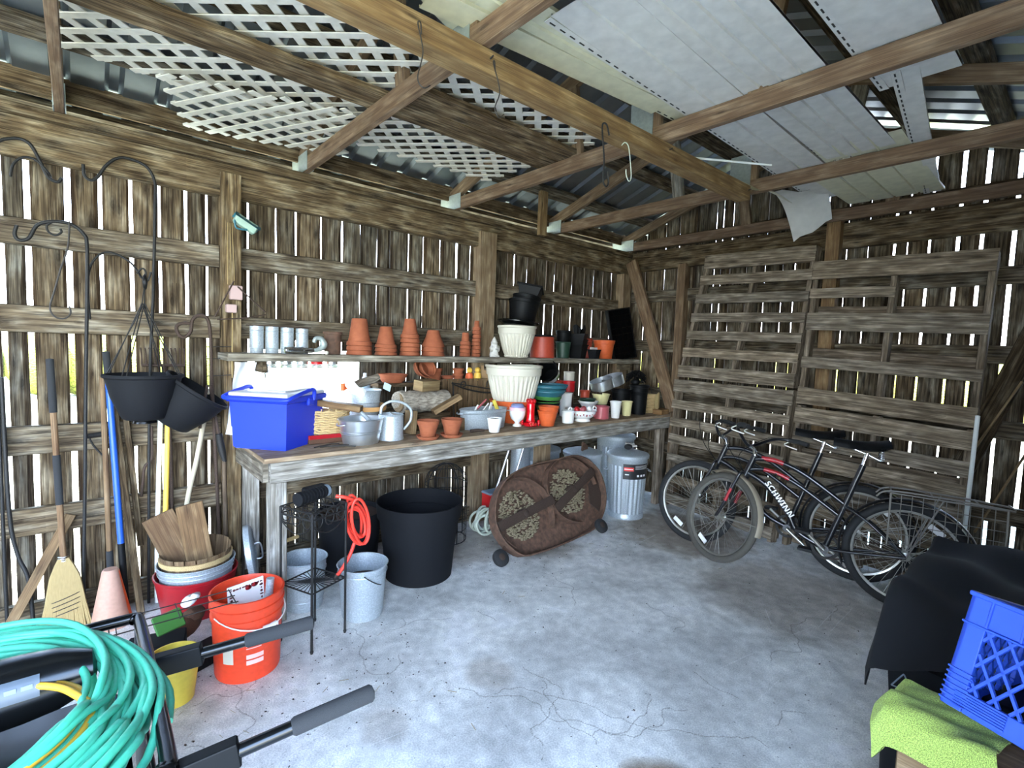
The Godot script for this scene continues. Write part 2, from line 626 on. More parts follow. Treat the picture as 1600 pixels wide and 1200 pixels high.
	mk("paper", "efeee9", 0.8)
	mk("ink", "33302e", 0.8)
	mk("label_black", "1b1b1c", 0.5)
	mk("label_red", "d8342c", 0.5)
	mk("label_white", "f2f2ef", 0.5)
	mk("label_green", "79c043", 0.5)
	mk("label_grey", "76848f", 0.5)
	mk("bike_black", "15171c", 0.28, 0.2, {"coat": 0.5})
	mk("bike_red", "a8202a", 0.3, 0, {"coat": 0.5})
	mk("fender", "a89d88", 0.45, 0.2)
	mk("basket_wire", "86827a", 0.5, 0.5)
	mk("dirty_rubber", "55524b", 0.9, 0, {"tex": "fine", "tri": 1, "s": Vector3.ONE * 9})
	mk("rim", "b4b2a8", 0.3, 0.8)
	mk("cloth_black", "101216", 0.95)
	mk("cloth_lime", "d9f77c", 0.95, 0, {"tex": "fluff", "tri": 1, "s": Vector3.ONE * 14, "h": "fluff", "hs": 0.25})
	M.cloth_lime.rim_enabled = true
	M.cloth_lime.rim = 0.6
	mk("cone", "bf9580", 0.7, 0, {"tex": "fine", "tri": 1, "s": Vector3.ONE * 5})
	mk("cone_orange", "e8672f", 0.6)
	mk("stone", "dedbd2", 0.85, 0, {"tex": "fine", "tri": 1, "s": Vector3.ONE * 5})
	mk("mauve", "b59a94", 0.85)
	mk("mint", "9fb8a6", 0.6)
	mk("soil", "2b211a", 0.95)
	var g := mk("glass", "dfe8e5", 0.05)
	g.transparency = BaseMaterial3D.TRANSPARENCY_ALPHA
	g.refraction_enabled = true
	g.refraction_scale = 0.05
	g.albedo_color.a = 0.0
	var f := mk("film", "e9ecee", 0.5)
	f.transparency = BaseMaterial3D.TRANSPARENCY_ALPHA
	f.albedo_color.a = 0.72
	f.backlight_enabled = true
	f.backlight = Color(0.8, 0.8, 0.8)
	var c := mk("concrete", "ffffff", 0.78, 0, {"tex": "concrete", "s": Vector3(0.7, 0.7, 1), "h": "concrete", "hs": 0.05, "spec": 0.35})
	c.detail_enabled = true
	c.detail_albedo = T.wear
	c.detail_blend_mode = BaseMaterial3D.BLEND_MODE_MUL
	c.detail_uv_layer = BaseMaterial3D.DETAIL_UV_2
	mk("grass", "c9c4a2", 0.9, 0, {"tex": "fluff", "tri": 1, "s": Vector3.ONE * 0.8})
	mk("hedge", "b8bc48", 0.9, 0, {"tex": "fluff", "tri": 1, "s": Vector3.ONE * 0.7, "h": "fluff", "hs": 8.0})


func _ready() -> void:
	var cam := Camera3D.new()
	cam.name = "camera"
	add_child(cam)
	# measured from the photograph: heading, pitch and a slight roll
	cam.transform = Transform3D(Basis(Vector3(0.757646, 0.033999, 0.651780), Vector3(0.022320, 0.996708, -0.077937), Vector3(-0.652284, 0.073596, 0.754393)), Vector3(0, 1.53, 0))
	cam.fov = rad_to_deg(2.0 * atan(600.0 / 784.7))
	cam.near = 0.02
	cam.far = 200.0
	cam.current = true

	var we := WorldEnvironment.new()
	we.name = "world_environment"
	var env := Environment.new()
	env.background_mode = Environment.BG_SKY
	var sky := Sky.new()
	var sm := ProceduralSkyMaterial.new()
	sm.sky_top_color = Color(0.62, 0.78, 1.0)
	sm.sky_horizon_color = Color(0.93, 0.97, 1.0)
	sm.sky_curve = 0.25
	sm.ground_bottom_color = Color(0.45, 0.46, 0.40)
	sm.ground_horizon_color = Color(0.8, 0.83, 0.82)
	sm.sun_angle_max = 1.0
	sky.sky_material = sm
	env.sky = sky
	env.background_energy_multiplier = 1.0
	env.tonemap_mode = Environment.TONE_MAPPER_LINEAR
	env.tonemap_exposure = 31.0
	env.sdfgi_enabled = true
	env.ssao_enabled = true
	env.ssil_enabled = true
	we.environment = env
	add_child(we)
	# high sun from the left end of the barn: it lights the ground and hedges outside
	var sun := DirectionalLight3D.new()
	sun.name = "sun"
	sun.light_energy = 0.7
	sun.light_color = Color(1.0, 0.96, 0.88)
	sun.light_angular_distance = 0.6
	sun.shadow_enabled = true
	add_child(sun)
	sun.look_at_from_position(Vector3.ZERO, Vector3(0.62, -0.78, 0.0), Vector3.BACK)

	rng.seed = 77
	materials()
	setting()
	roof_and_rafters()
	overhead_things()
	bench_and_shelf()
	shelf_things()
	bench_things()
	under_bench()
	wall_tools()
	left_floor()
	machine()
	pallets()
	bicycles()
	right_corner()
	litter()


func board(a0: float, a1: float, b0: float, b1: float, y0: float, y1: float, th: float, wavy: float) -> MB:
	# an upright board, its grain (local x) running up; left edge a0 (foot) to a1 (head), right edge b0 to b1;
	# both edges keep some of the bark's bevel
	var c := tone(0.22, 0.07, 0.78)
	var dark := Color(c.r * 0.46, c.g * 0.40, c.b * 0.36)
	var g := mb(c)
	var uo := ruv()
	var n := 9
	var rows := []
	var w0 := rng.randf_range(0.004, 0.022)
	var w1 := rng.randf_range(0.004, 0.022)
	for i in n + 1:
		var f := float(i) / n
		var y := lerpf(y0, y1, f)
		var l := lerpf(a0, a1, f) + rng.randf_range(-wavy, wavy)
		var r := lerpf(b0, b1, f) + rng.randf_range(-wavy, wavy)
		var lim := (r - l) * 0.42
		rows.append([y, l, l + clampf(w0 + rng.randf_range(-0.012, 0.012), 0.002, lim), r - clampf(w1 + rng.randf_range(-0.012, 0.012), 0.002, lim), r])
	var zt := [th * 0.45, th, th, th * 0.45]
	for k in 3:
		var nn := Vector3(0, [0.5, 0.0, -0.5][k], 1).normalized()
		var prev := []
		for q in rows:
			g.col = c if k == 1 else dark
			var row := []
			for e in 2:
				var x: float = q[1 + k + e]
				row.append(g.pt(Vector3(q[0], -x, zt[k + e]), nn, Vector2(q[0], -x) + uo))
			if prev:
				g.quad(prev[0], prev[1], row[1], row[0])
			prev = row
	g.col = dark
	for side in 3:
		var prev := []
		for q in rows:
			var p0 := Vector3(q[0], -q[1 if side < 2 else 4], 0.0)
			var p1 := Vector3(q[0], -q[1], zt[0]) if side == 0 else Vector3(q[0], -q[4], 0.0) if side == 1 else Vector3(q[0], -q[4], zt[3])
			var nn: Vector3 = [Vector3.UP, Vector3.FORWARD, Vector3.DOWN][side]
			var row := [g.pt(p0, nn, Vector2(q[0], p0.y + 0.2) + uo), g.pt(p1, nn, Vector2(q[0], p1.y + 0.22) + uo)]
			if prev:
				g.quad(prev[0], prev[1], row[1], row[0])
			prev = row
	for e in [0, n]:
		var q: Array = rows[e]
		g.face(Vector3(q[0], -q[1], 0), Vector3(q[0], -q[4], 0), Vector3(q[0], -q[4], zt[3]), Vector3(q[0], -q[1], zt[0]), Vector3.LEFT if e == 0 else Vector3.RIGHT)
	return g


func setting() -> void:
	# floor slab
	var f := struct("floor", "worn grey concrete floor of the barn with cracks and stains", "floor")
	var g := mb()
	var st := SurfaceTool.new()
	st.begin(Mesh.PRIMITIVE_TRIANGLES)
	var c := [Vector3(-6.2, 0, -3.62), Vector3(4.86, 0, -3.62), Vector3(4.86, 0, 0.75), Vector3(-6.2, 0, 0.75)]
	for k in [0, 1, 2, 0, 2, 3]:
		st.set_normal(Vector3.UP)
		st.set_uv(Vector2(c[k].x, c[k].z))
		st.set_uv2(Vector2((c[k].x + 1.0) / 6.0, (c[k].z + 5.0) / 6.0))
		st.add_vertex(c[k])
	var am := st.commit()
	obj("slab_surface", am, M.concrete, f)
	g.box(Vector3(11.06, 0.14, 4.37), Vector3(-0.67, -0.073, -1.435), 0.01)
	obj("slab_body", g, M.stone, f)

	# the long slatted wall behind the bench
	var w := struct("wall_left", "long slatted barn wall of weathered boards behind the workbench", "wall")
	var gaps := [[-0.277, 0.0204], [-0.181, 0.0231], [-0.028, 0.0238], [0.106, 0.0184], [0.237, 0.0177], [0.367, 0.0143], [0.495, 0.0177], [0.601, 0.0122], [0.827, 0.0105], [0.992, 0.0090], [1.118, 0.0120], [1.285, 0.0090], [1.435, 0.0135], [1.569, 0.0053], [1.699, 0.0060], [1.804, 0.0045], [1.962, 0.0090], [2.094, 0.0060], [2.25, 0.0105], [2.413, 0.0165], [2.552, 0.0135], [2.655, 0.0075], [2.8, 0.0060], [2.968, 0.0067], [3.052, 0.0150], [3.212, 0.0105], [3.319, 0.0060], [3.456, 0.0180], [3.579, 0.0135], [3.698, 0.0112], [3.83, 0.0165], [4.016, 0.0165], [4.169, 0.0180], [4.318, 0.0180], [4.472, 0.0180], [4.596, 0.0150]]
	var list := []
	var x := -6.05
	while x < -0.40:
		list.append([x, 0.03])
		x += 0.137
	for q in gaps:
		list.append([q[0] * 0.9887, q[1]])
	list.append([4.74, 0.01])
	for i in list.size() - 1:
		var a: float = list[i][0]
		var ha: float = list[i][1] / 2.0
		var b: float = list[i + 1][0]
		var hb: float = list[i + 1][1] / 2.0
		var ka := rng.randf_range(0.5, 1.5)
		var kb := rng.randf_range(0.5, 1.5)
		if b < 0.75:
			ka = rng.randf_range(0.85, 1.15)
			kb = rng.randf_range(0.85, 1.15)
		var a0 := a + ha * ka
		var a1 := a + ha * (2.0 - ka)
		var b0 := b - hb * (2.0 - kb)
		var b1 := b - hb * kb
		# the low opening behind the jars
		var spans := [[-0.06, 2.62]]
		if a > 0.70 and b < 1.62:
			spans = [[-0.06, 1.04], [1.46, 2.62]]
		for s in spans:
			var o := obj("board", board(a0, a1, b0, b1, s[0], s[1] + rng.randf_range(-0.01, 0.01), 0.022, 0.0022), M.rough, w)
			o.transform = Transform3D(Basis(Vector3.UP, Vector3.LEFT, Vector3.BACK), Vector3(0, 0, -3.522))
	# girts, header, plate and posts
	for s in [[-6.1, 0.652], [0.757, 2.565], [2.728, 4.50]]:
		for y in [[1.945, 2.075], [1.52, 1.655], [0.905, 1.05], [0.49, 0.63]]:
			if s[0] > 0 and y[0] == 0.905:
				continue
			member("girt", Vector3(s[0], (y[0] + y[1]) / 2 + 0.004, -3.48), Vector3(s[1], (y[0] + y[1]) / 2, -3.48), y[1] - y[0], 0.038, M.rough, w, Vector3.UP, tone(0.1, 0.05, 0.95))
	member("girt", Vector3(0.757, 1.0, -3.48), Vector3(4.5, 1.0, -3.48), 0.1, 0.038, M.rough, w)
	member("sill_board", Vector3(-6.1, 0.07, -3.48), Vector3(4.65, 0.07, -3.48), 0.13, 0.038, M.rough, w)
	member("header", Vector3(-6.1, 2.455, -3.465), Vector3(4.66, 2.455, -3.465), 0.19, 0.06, M.rough, w, Vector3.UP, Color(1.0, 0.93, 0.8))
	member("top_plate", Vector3(-6.1, 2.575, -3.46), Vector3(4.66, 2.575, -3.46), 0.05, 0.11, M.rough, w, Vector3.UP, Color(0.9, 0.82, 0.7))
	for p in [[0.651, 0.757, 2.49], [2.548, 2.718, 2.48], [4.49, 4.62, 2.36], [-1.3, -1.19, 2.49], [-3.3, -3.19, 2.49], [-5.2, -5.09, 2.49]]:
		var g2 := mb(Color(1.0, 0.9, 0.74))
		g2.loft([[0.0, -p[1] + 0.016, -p[0], 0, 0.1], [1.2, -p[1] + 0.008, -p[0] - 0.006, 0, 0.1], [p[2], -p[1], -p[0], 0, 0.1]], ruv())
		var o := obj("post", g2, M.clean if p[0] > 2 else M.rough, w)
		o.transform = Transform3D(Basis(Vector3.UP, Vector3.LEFT, Vector3.BACK), Vector3(0, 0, -3.50))

	# the right wall and its gable
	w = struct("wall_right", "slatted gable wall of dark boards behind the pallets", "wall")
	var zs := [[-3.5, 0.0060], [-3.283, 0.0096], [-3.05, 0.0072], [-2.89, 0.0120], [-2.7, 0.0060], [-2.5, 0.0084], [-2.43, 0.0072], [-2.335, 0.0060], [-2.18, 0.0048], [-2.01, 0.0084], [-1.86, 0.0072], [-1.76, 0.0084], [-1.635, 0.0108], [-1.53, 0.0060], [-1.38, 0.0072], [-1.233, 0.0060], [-1.065, 0.0144], [-0.985, 0.0086], [-0.86, 0.0144], [-0.7, 0.0158], [-0.575, 0.0173], [-0.415, 0.0216], [-0.27, 0.0216], [-0.12, 0.0216], [0.03, 0.0216], [0.17, 0.0144], [0.3, 0.0072], [0.46, 0.0072]]
	for i in zs.size() - 1:
		var a0: float = zs[i][0] + zs[i][1] / 2
		var b0: float = zs[i + 1][0] - zs[i + 1][1] / 2
		var zm := (a0 + b0) / 2
		var k := rng.randf_range(-0.35, 0.35)
		var top := 3.45 - 0.359 * absf(zm + 1.6) - 0.02
		var o := obj("board", board(a0 - k * zs[i][1], a0 + k * zs[i][1], b0 + k * zs[i + 1][1], b0 - k * zs[i + 1][1], -0.06, top, 0.022, 0.0025), M.rough, w)
		o.transform = Transform3D(Basis(Vector3.UP, Vector3.FORWARD, Vector3.LEFT), Vector3(4.722, 0, 0))
	for y in [[2.06, 2.18], [1.53, 1.655], [1.03, 1.15], [0.46, 0.58]]:
		member("girt", Vector3(4.68, (y[0] + y[1]) / 2, -3.42), Vector3(4.68, (y[0] + y[1]) / 2 - 0.006, 0.3), y[1] - y[0], 0.038, M.rough, w, Vector3.UP, tone(0.1, 0.05, 0.72))
	member("header", Vector3(4.665, 2.49, -3.42), Vector3(4.665, 2.51, 0.3), 0.2, 0.06, M.rough, w, Vector3.UP, Color(0.72, 0.66, 0.58))
	member("header", Vector3(4.64, 2.66, -3.42), Vector3(4.64, 2.68, 0.3), 0.1, 0.06, M.rough, w, Vector3.UP, Color(0.66, 0.6, 0.54))
	member("post", Vector3(4.64, 0, -2.78), Vector3(4.64, 2.42, -2.78), 0.09, 0.09, M.clean, w, Vector3.BACK, Color(0.72, 0.6, 0.48))
	member("post", Vector3(4.6, 0, -1.44), Vector3(4.6, 2.62, -1.44), 0.1, 0.08, M.clean, w, Vector3.BACK, Color(0.95, 0.75, 0.5))
	member("post", Vector3(4.62, 0, -0.06), Vector3(4.62, 2.6, -0.06), 0.11, 0.09, M.rough, w, Vector3.BACK, Color(0.5, 0.46, 0.42))
	# braces
	member("brace", Vector3(4.555, 2.49, -3.36), Vector3(4.56, 0.93, -2.76), 0.13, 0.04, M.clean, w, Vector3.BACK, Color(0.83, 0.68, 0.54))
	member("brace", Vector3(4.63, 1.95, -0.2), Vector3(4.63, 0.75, -0.56), 0.13, 0.04, M.rough, w, Vector3.BACK, Color(0.4, 0.37, 0.34))

	# walls behind the camera: left end and the front with its wide doorway
	w = struct("wall_back", "plain board wall beside the open barn doorway", "wall")
	for i in 27:
		var a0 := 0.18 + i * 0.175
		if a0 > 4.6:
			continue
		var g3 := mb(tone())
		g3.x = Transform3D(Basis(Vector3.UP, Vector3.RIGHT, Vector3.FORWARD), Vector3(a0 + 0.09, 1.33, 0.42))
		g3.box(Vector3(2.62, 0.172, 0.03), Vector3.ZERO, 0.003, ruv())
		obj("board", g3, M.rough, w)
	member("lintel", Vector3(-6.1, 2.58, 0.40), Vector3(4.7, 2.58, 0.40), 0.14, 0.05, M.rough, w)
	w = struct("wall_side", "far left end wall of the barn outside the view", "wall")
	for i in 23:
		var g4 := mb(tone())
		g4.x = Transform3D(Basis(Vector3.UP, Vector3.BACK, Vector3.LEFT), Vector3(-6.08, 1.33, -3.45 + i * 0.175))
		g4.box(Vector3(2.62, 0.17, 0.03), Vector3.ZERO, 0.003, ruv())
		obj("board", g4, M.rough, w)

	# outside
	var gr := mb()
	gr.box(Vector3(140, 0.1, 140), Vector3(0, -0.16, 0), 0.01)
	tag(obj("ground", gr, M.grass), "sunny grass ground outside the barn seen through the gaps", "ground", "", "structure")
	for q in [[Vector3(-14, 0, -17), Vector3(2.2, 0, -17), 1.7, "leafy hedge beyond the long slatted wall"], [Vector3(17, 0, -13), Vector3(17, 0, 12), 1.7, "leafy hedge beyond the right slatted wall"]]:
		var hd := mb()
		var a: Vector3 = q[0]
		var b: Vector3 = q[1]
		var hn := int(a.distance_to(b) * 1.15)
		for i in hn:
			var p := a.lerp(b, i / (hn - 1.0))
			var s := rng.randf_range(0.8, 1.25)
			hd.ball(p + Vector3(rng.randf_range(-0.4, 0.4), q[2] * 0.42, rng.randf_range(-0.4, 0.4)), Vector3(0.8, q[2] * 0.55, 0.8) * s, 10)
		tag(obj("hedge", hd, M.hedge), q[3], "hedge", "", "stuff")


func roof_and_rafters() -> void:
	# corrugated metal over purlins, both slopes
	var r := struct("roof", "corrugated metal roof on timber purlins seen from below", "roof")
	for slope in 2:
		var sg := 1.0 if slope == 0 else -1.0
		var g := mb()
		var eave := Vector3(0, 2.655, -3.86) if slope == 0 else Vector3(0, 2.655, 0.68)
		var ridge := Vector3(0, 3.47, -1.59)
		var x := -6.3
		var prev := []
		while x < 5.05:
			for q in [[0.0, 0.0], [0.13, 0.0], [0.15, 0.024], [0.19, 0.024], [0.21, 0.0]]:
				var row := []
				for k in 2:
					var up: float = q[1] + 0.012 * k
					row.append([Vector3(x + q[0], eave.y + up, eave.z), Vector3(x + q[0], ridge.y + up, ridge.z)])
				if prev:
					for k in 2:
						g.face(prev[k][0], prev[k][1], row[k][1], row[k][0], Vector3.DOWN if k == 0 else Vector3.UP)
				prev = row
			x += 0.21
		obj("roof_sheet", g, M.roof, r)
		for i in 5:
			var f := 0.07 + i * 0.225
			var p := eave.lerp(ridge, f) + Vector3(0, -0.024, 0)
			member("purlin", Vector3(-6.2, p.y, p.z), Vector3(4.85, p.y, p.z), 0.12, 0.034, M.rough, r, Vector3(0, sin(0.345) * sg * 0 + 0.345, 1.0 * sg), tone(0.12, 0.04, 0.6))
	for q in [-3.5, 0.36]:
		member("eave_board", Vector3(-6.15, 2.74, q), Vector3(4.70, 2.74, q), 0.115, 0.024, M.rough, r, Vector3.UP, Color(0.72, 0.64, 0.54))
	# trusses
	var xs := [-0.045, 1.135, 2.305, 3.435, 4.555]
	var lb := ["roof truss nearest the left edge, its bottom chord running straight overhead", "roof truss crossing over the metal cylinders end of the shelf", "roof truss over the middle of the workbench, grey plate at its heel", "roof truss over the black pots end of the bench with an upright web", "end roof truss against the right gable wall"]
	for i in 5:
		var t := thing("roof_truss", lb[i], "truss", Vector3(xs[i], 0, 0), 0.0, "wooden roof trusses")
		var tint := Color(0.86, 0.74, 0.6) if i < 4 else Color(0.7, 0.6, 0.5)
		member("bottom_chord", Vector3(0, 2.645, -3.52), Vector3(0, 2.65, 0.4), 0.09, 0.038, M.clean, t, Vector3.UP, tint * Color(0.95, 0.92, 0.95))
		for sg in [-1.0, 1.0]:
			member("top_chord", Vector3(0, 2.685, -1.6 + sg * 1.95), Vector3(0, 3.335, -1.6), 0.09, 0.038, M.clean, t, Vector3.UP, tint)
			member("web", Vector3(0, 2.66, -1.6 + sg * 0.53), Vector3(0, 3.12, -1.6 + sg * 0.6), 0.088, 0.034, M.weather if i == 3 else M.clean, t, Vector3.BACK, Color(0.85, 0.85, 0.8) if i == 3 else tint)
		member("king_post", Vector3(0, 2.69, -1.6), Vector3(0, 3.28, -1.6), 0.088, 0.034, M.clean, t, Vector3.BACK, tint)
		for q in [[-3.47, 2.66, 0.28, 0.115], [-1.665, 2.745, 0.14, 0.24], [0.22, 2.66, 0.28, 0.115]]:
			for sx in [-0.0215, 0.0215]:
				var g := mb()
				g.box(Vector3(0.005, q[3], q[2]), Vector3(sx, q[1], q[0]), 0.001)
				obj("gusset_plate", g, M.plate, t)


# one sheet of diagonal lattice lying flat: two layers of crossing strips, clipped to l by w
func lattice_sheet(label: String, at: Vector3, turn: float, l: float, w: float) -> Node3D:
	var t := thing("lattice_panel", label, "lattice", at, turn, "white lattice panels stored on the rafters")
	var pitch := 0.098
	for layer in 2:
		var sg := 1.0 if layer == 0 else -1.0
		var k := -40
		while k < 41:
			# strip along (1, sg)/sqrt2 with offset k*pitch across it
			var d := Vector2(1, sg) / sqrt(2.0)
			var q := Vector2(-sg, 1) / sqrt(2.0) * (k * pitch)
			var t0 := -9.0
			var t1 := 9.0
			for ax in 2:
				var h := l / 2 if ax == 0 else w / 2
				var ta: float = (-h - q[ax]) / d[ax]
				var tb: float = (h - q[ax]) / d[ax]
				t0 = maxf(t0, minf(ta, tb))
				t1 = minf(t1, maxf(ta, tb))
			k += 1
			if t1 - t0 < 0.05:
				continue
			var a := q + d * t0
			var b := q + d * t1
			var g := mb()
			var y := 0.006 * layer
			var sag := func(p: Vector2) -> float: return -0.012 * cos(p.x * 2.6)
			g.x = along(Vector3(a.x, y + sag.call(a), a.y), Vector3(b.x, y + sag.call(b), b.y))
			g.box(Vector3(a.distance_to(b), 0.006, 0.037), Vector3.ZERO, 0.0015)
			obj("strip", g, M.lattice, t)
	return t


# a length of vinyl siding lying along x: grooves of the given profile, a slotted nail hem on one edge
func siding(label: String, at: Vector3, turn: float, l: float, w: float, m: Material, grooves: int, hem := true, sag := 0.015, tilt := 0.0) -> Node3D:
	var t := thing("vinyl_siding", label, "siding", at, turn, "white siding lengths stored on the rafters")
	t.rotation.x = tilt
	var prof := [Vector2(-w / 2, 0.010), Vector2(-w / 2, 0.0)]
	for i in grooves:
		var z := -w / 2 + w * (i + 1.0) / (grooves + 1.0)
		prof.append_array([Vector2(z - 0.009, 0), Vector2(z - 0.004, 0.009), Vector2(z + 0.004, 0.009), Vector2(z + 0.009, 0)])
	prof.append_array([Vector2(w / 2, 0.0), Vector2(w / 2, 0.012)])
	var n := prof.size() - 1
	var g := mb()
	for i in n:
		var p: Vector2 = prof[i]
		var q: Vector2 = prof[i + 1]
		var dn := Vector3(0, -(q.x - p.x), q.y - p.y)
		for j in 8:
			var x0 := -l / 2 + l * j / 8.0
			var x1 := -l / 2 + l * (j + 1) / 8.0
			var s0 := -sag * cos(x0 / l * PI)
			var s1 := -sag * cos(x1 / l * PI)
			for k in 2:
				var o := 0.0015 * k
				g.face(Vector3(x0, p.y + s0 + o, p.x), Vector3(x1, p.y + s1 + o, p.x), Vector3(x1, q.y + s1 + o, q.x), Vector3(x0, q.y + s0 + o, q.x), dn if k == 0 else -dn)
	obj("panel", g, m, t)
	if hem:
		var gh := mb()
		gh.box(Vector3(l, 0.003, 0.035), Vector3(0, -0.004, -w / 2 - 0.017), 0.001)
		obj("nail_hem", gh, m, t)
		var gs := mb()
		var x := -l / 2 + 0.03
		while x < l / 2 - 0.03:
			gs.box(Vector3(0.028, 0.002, 0.006), Vector3(x, -0.0065, -w / 2 - 0.02), 0.0005)
			x += 0.055
		tag(obj("nail_slots", gs, M.dark_slot, t), "", "", "", "stuff")
	return t


func hook(label: String, ps: Array, r: float, m: Material, cat := "hook", called := "s_hook", group := "") -> Node3D:
	var g := mb()
	g.tube(smooth(ps, 6), r, 8)
	return tag(obj(called, g, m), label, cat, group)


func overhead_things() -> void:
	lattice_sheet("long white lattice panel lying over the rafters above the planks", Vector3(1.16, 2.752, -2.42), 0.02, 2.42, 1.30)
	lattice_sheet("shorter white lattice panel lying crooked beneath the long one by the eave", Vector3(0.80, 2.708, -3.02), -0.32, 0.86, 0.66)
	# storage planks on the chords
	for q in [[-0.2, 2.33, -2.385, 0.17, "wide grey brown plank laid across the rafters under the lattice"], [1.16, 2.36, -2.205, 0.165, "shorter wide plank laid beside the long one on the rafters"]]:
		var g := mb(Color(0.86, 0.76, 0.62))
		var st := []
		for i in 12:
			var x := lerpf(q[0], q[1], i / 11.0)
			st.append([x, -q[3] / 2 + rng.randf_range(-0.008, 0.008), q[3] / 2 + rng.randf_range(-0.008, 0.008), 0.0, 0.03])
		g.loft(st, ruv())
		var o := obj("plank", g, M.rough)
		o.transform = Transform3D(Basis(Vector3.RIGHT, Vector3.FORWARD, Vector3.UP), Vector3(0, 2.696, q[2]))
		tag(o, q[4], "plank")
	# the yellow pine beam hung under the trusses
	var b := thing("beam", "long yellow pine beam hung under the rafters with wire hooks on it", "beam", Vector3(1.4, 2.555, -1.555))
	var g := mb(Color(1.0, 0.80, 0.50))
	g.box(Vector3(3.70, 0.088, 0.088), Vector3.ZERO, 0.004, ruv())
	obj("timber", g, M.clean, b)
	for x in [-0.25, 0.92, 1.82]:
		var gn := mb()
		gn.tube([Vector3(x, 0.01, 0.043), Vector3(x, 0.014, 0.062)], 0.003, 6)
		obj("nail", gn, M.wire, b)
	var hk := [
		["bent wire hook hanging on the beam nearest the left end", [[0.86, 2.525, -1.50], [0.848, 2.548, -1.485], [0.83, 2.53, -1.47], [0.845, 2.45, -1.462], [0.828, 2.365, -1.462], [0.845, 2.338, -1.455], [0.868, 2.352, -1.452]], 0.0022, "wire"],
		["bent wire hook second along the beam, in front of the lattice", [[1.165, 2.528, -1.50], [1.15, 2.545, -1.485], [1.138, 2.528, -1.475], [1.16, 2.44, -1.463], [1.14, 2.375, -1.462], [1.156, 2.345, -1.458], [1.176, 2.362, -1.455]], 0.0022, "wire"],
		["long black hook with closed lower loop on the beam", [[1.785, 2.47, -1.47], [1.772, 2.512, -1.475], [1.752, 2.512, -1.48], [1.745, 2.47, -1.475], [1.752, 2.36, -1.465], [1.748, 2.27, -1.462], [1.765, 2.245, -1.46], [1.782, 2.262, -1.46], [1.775, 2.31, -1.46]], 0.0038, "iron"],
		["pale wire hook beside the long black one on the beam", [[1.895, 2.462, -1.485], [1.912, 2.478, -1.48], [1.93, 2.46, -1.472], [1.942, 2.38, -1.465], [1.946, 2.325, -1.462], [1.928, 2.305, -1.46], [1.908, 2.325, -1.46], [1.902, 2.352, -1.46]], 0.0024, "cord"]]
	for q in hk:
		var ps := []
		for p in q[1]:
			ps.append(Vector3(p[0], p[1], p[2]))
		hook(q[0], ps, q[2], M[q[3]], "hook", "s_hook", "wire hooks on the beam")

	# vinyl lengths laid over the trusses
	siding("wide grooved white siding panel with the slotted edge, widest on the rafters", Vector3(2.60, 2.712, -0.965), 0.0, 3.5, 0.335, M.vinyl, 3, true)
	siding("white siding panel next to the wide grooved one towards the corner", Vector3(2.75, 2.705, -1.27), 0.03, 2.9, 0.26, M.vinyl, 1, true)
	siding("yellowish siding panel along the dark gap beside the beam", Vector3(1.72, 2.728, -1.42), -0.05, 1.5, 0.2, M.vinyl_yellow, 1, true, 0.02)
	siding("narrow yellowish siding strip drooping at its end by the beam", Vector3(1.55, 2.706, -1.53), -0.09, 1.25, 0.12, M.vinyl_yellow, 0, false, 0.0)
	siding("loose white siding piece lying crosswise over the beam at top centre", Vector3(0.96, 2.735, -1.52), 0.45, 0.5, 0.22, M.vinyl_yellow, 1, false)
	siding("short white siding piece by the top edge beyond the dark gap", Vector3(1.95, 2.712, -0.56), 0.0, 1.5, 0.24, M.vinyl, 0, true)
	siding("slotted white siding strip with punched holes by the dark roof corner", Vector3(3.55, 2.708, -0.70), 0.12, 2.0, 0.06, M.vinyl, 0, true)
	siding("plain white siding lengths reaching the right gable wall", Vector3(3.85, 2.705, -1.03), 0.02, 1.3, 0.56, M.vinyl_yellow, 3, false, 0.01)
	# the piece that hangs down, bent
	var s := mb()
	s.sheet(6, 10, func(u, v):
		var a := Vector3(3.80, 2.70, -1.60).lerp(Vector3(3.955, 2.70, -1.325), u)
		var e := Vector3(4.30, 2.433, -1.631).lerp(Vector3(4.30, 2.563, -1.372), u)
		return a.lerp(e, v) + Vector3(0, 0.06 * sin(v * PI) + 0.012 * sin(u * 9.0), 0), 0.002)
	tag(obj("siding_offcut", s, M.vinyl), "torn white siding offcut hanging down bent above the pallets", "siding")
	s = mb()
	s.sheet(6, 6, func(u, v):
		var a := Vector3(3.10, 2.70, -1.70).lerp(Vector3(3.75, 2.69, -1.60), u)
		return a + Vector3(0.05 * v, -0.08 * v - 0.02 * sin(u * 7.0) * v, 0.13 * v), 0.002)
	tag(obj("siding_offcut", s, M.vinyl_yellow), "crumpled pale siding offcut resting at the far end of the beam", "siding")
	var r := mb()
	r.tube([Vector3(2.52, 2.612, -1.607), Vector3(2.962, 2.594, -1.27)], 0.006, 8)
	tag(obj("rod", r, M.white_paint), "thin white rod poking out over the end of the beam", "rod")
	r = mb(Color(0.95, 0.78, 0.5))
	r.box(Vector3(0.37, 0.085, 0.036), Vector3.ZERO, 0.003, ruv())
	var o2 := obj("timber_offcut", r, M.clean)
	o2.transform = Transform3D(Basis(Vector3.UP, Vector3.LEFT, Vector3.BACK), Vector3(3.03, 2.675, -3.18))
	tag(o2, "short yellow timber offcut hanging upright under the roof purlins", "timber")


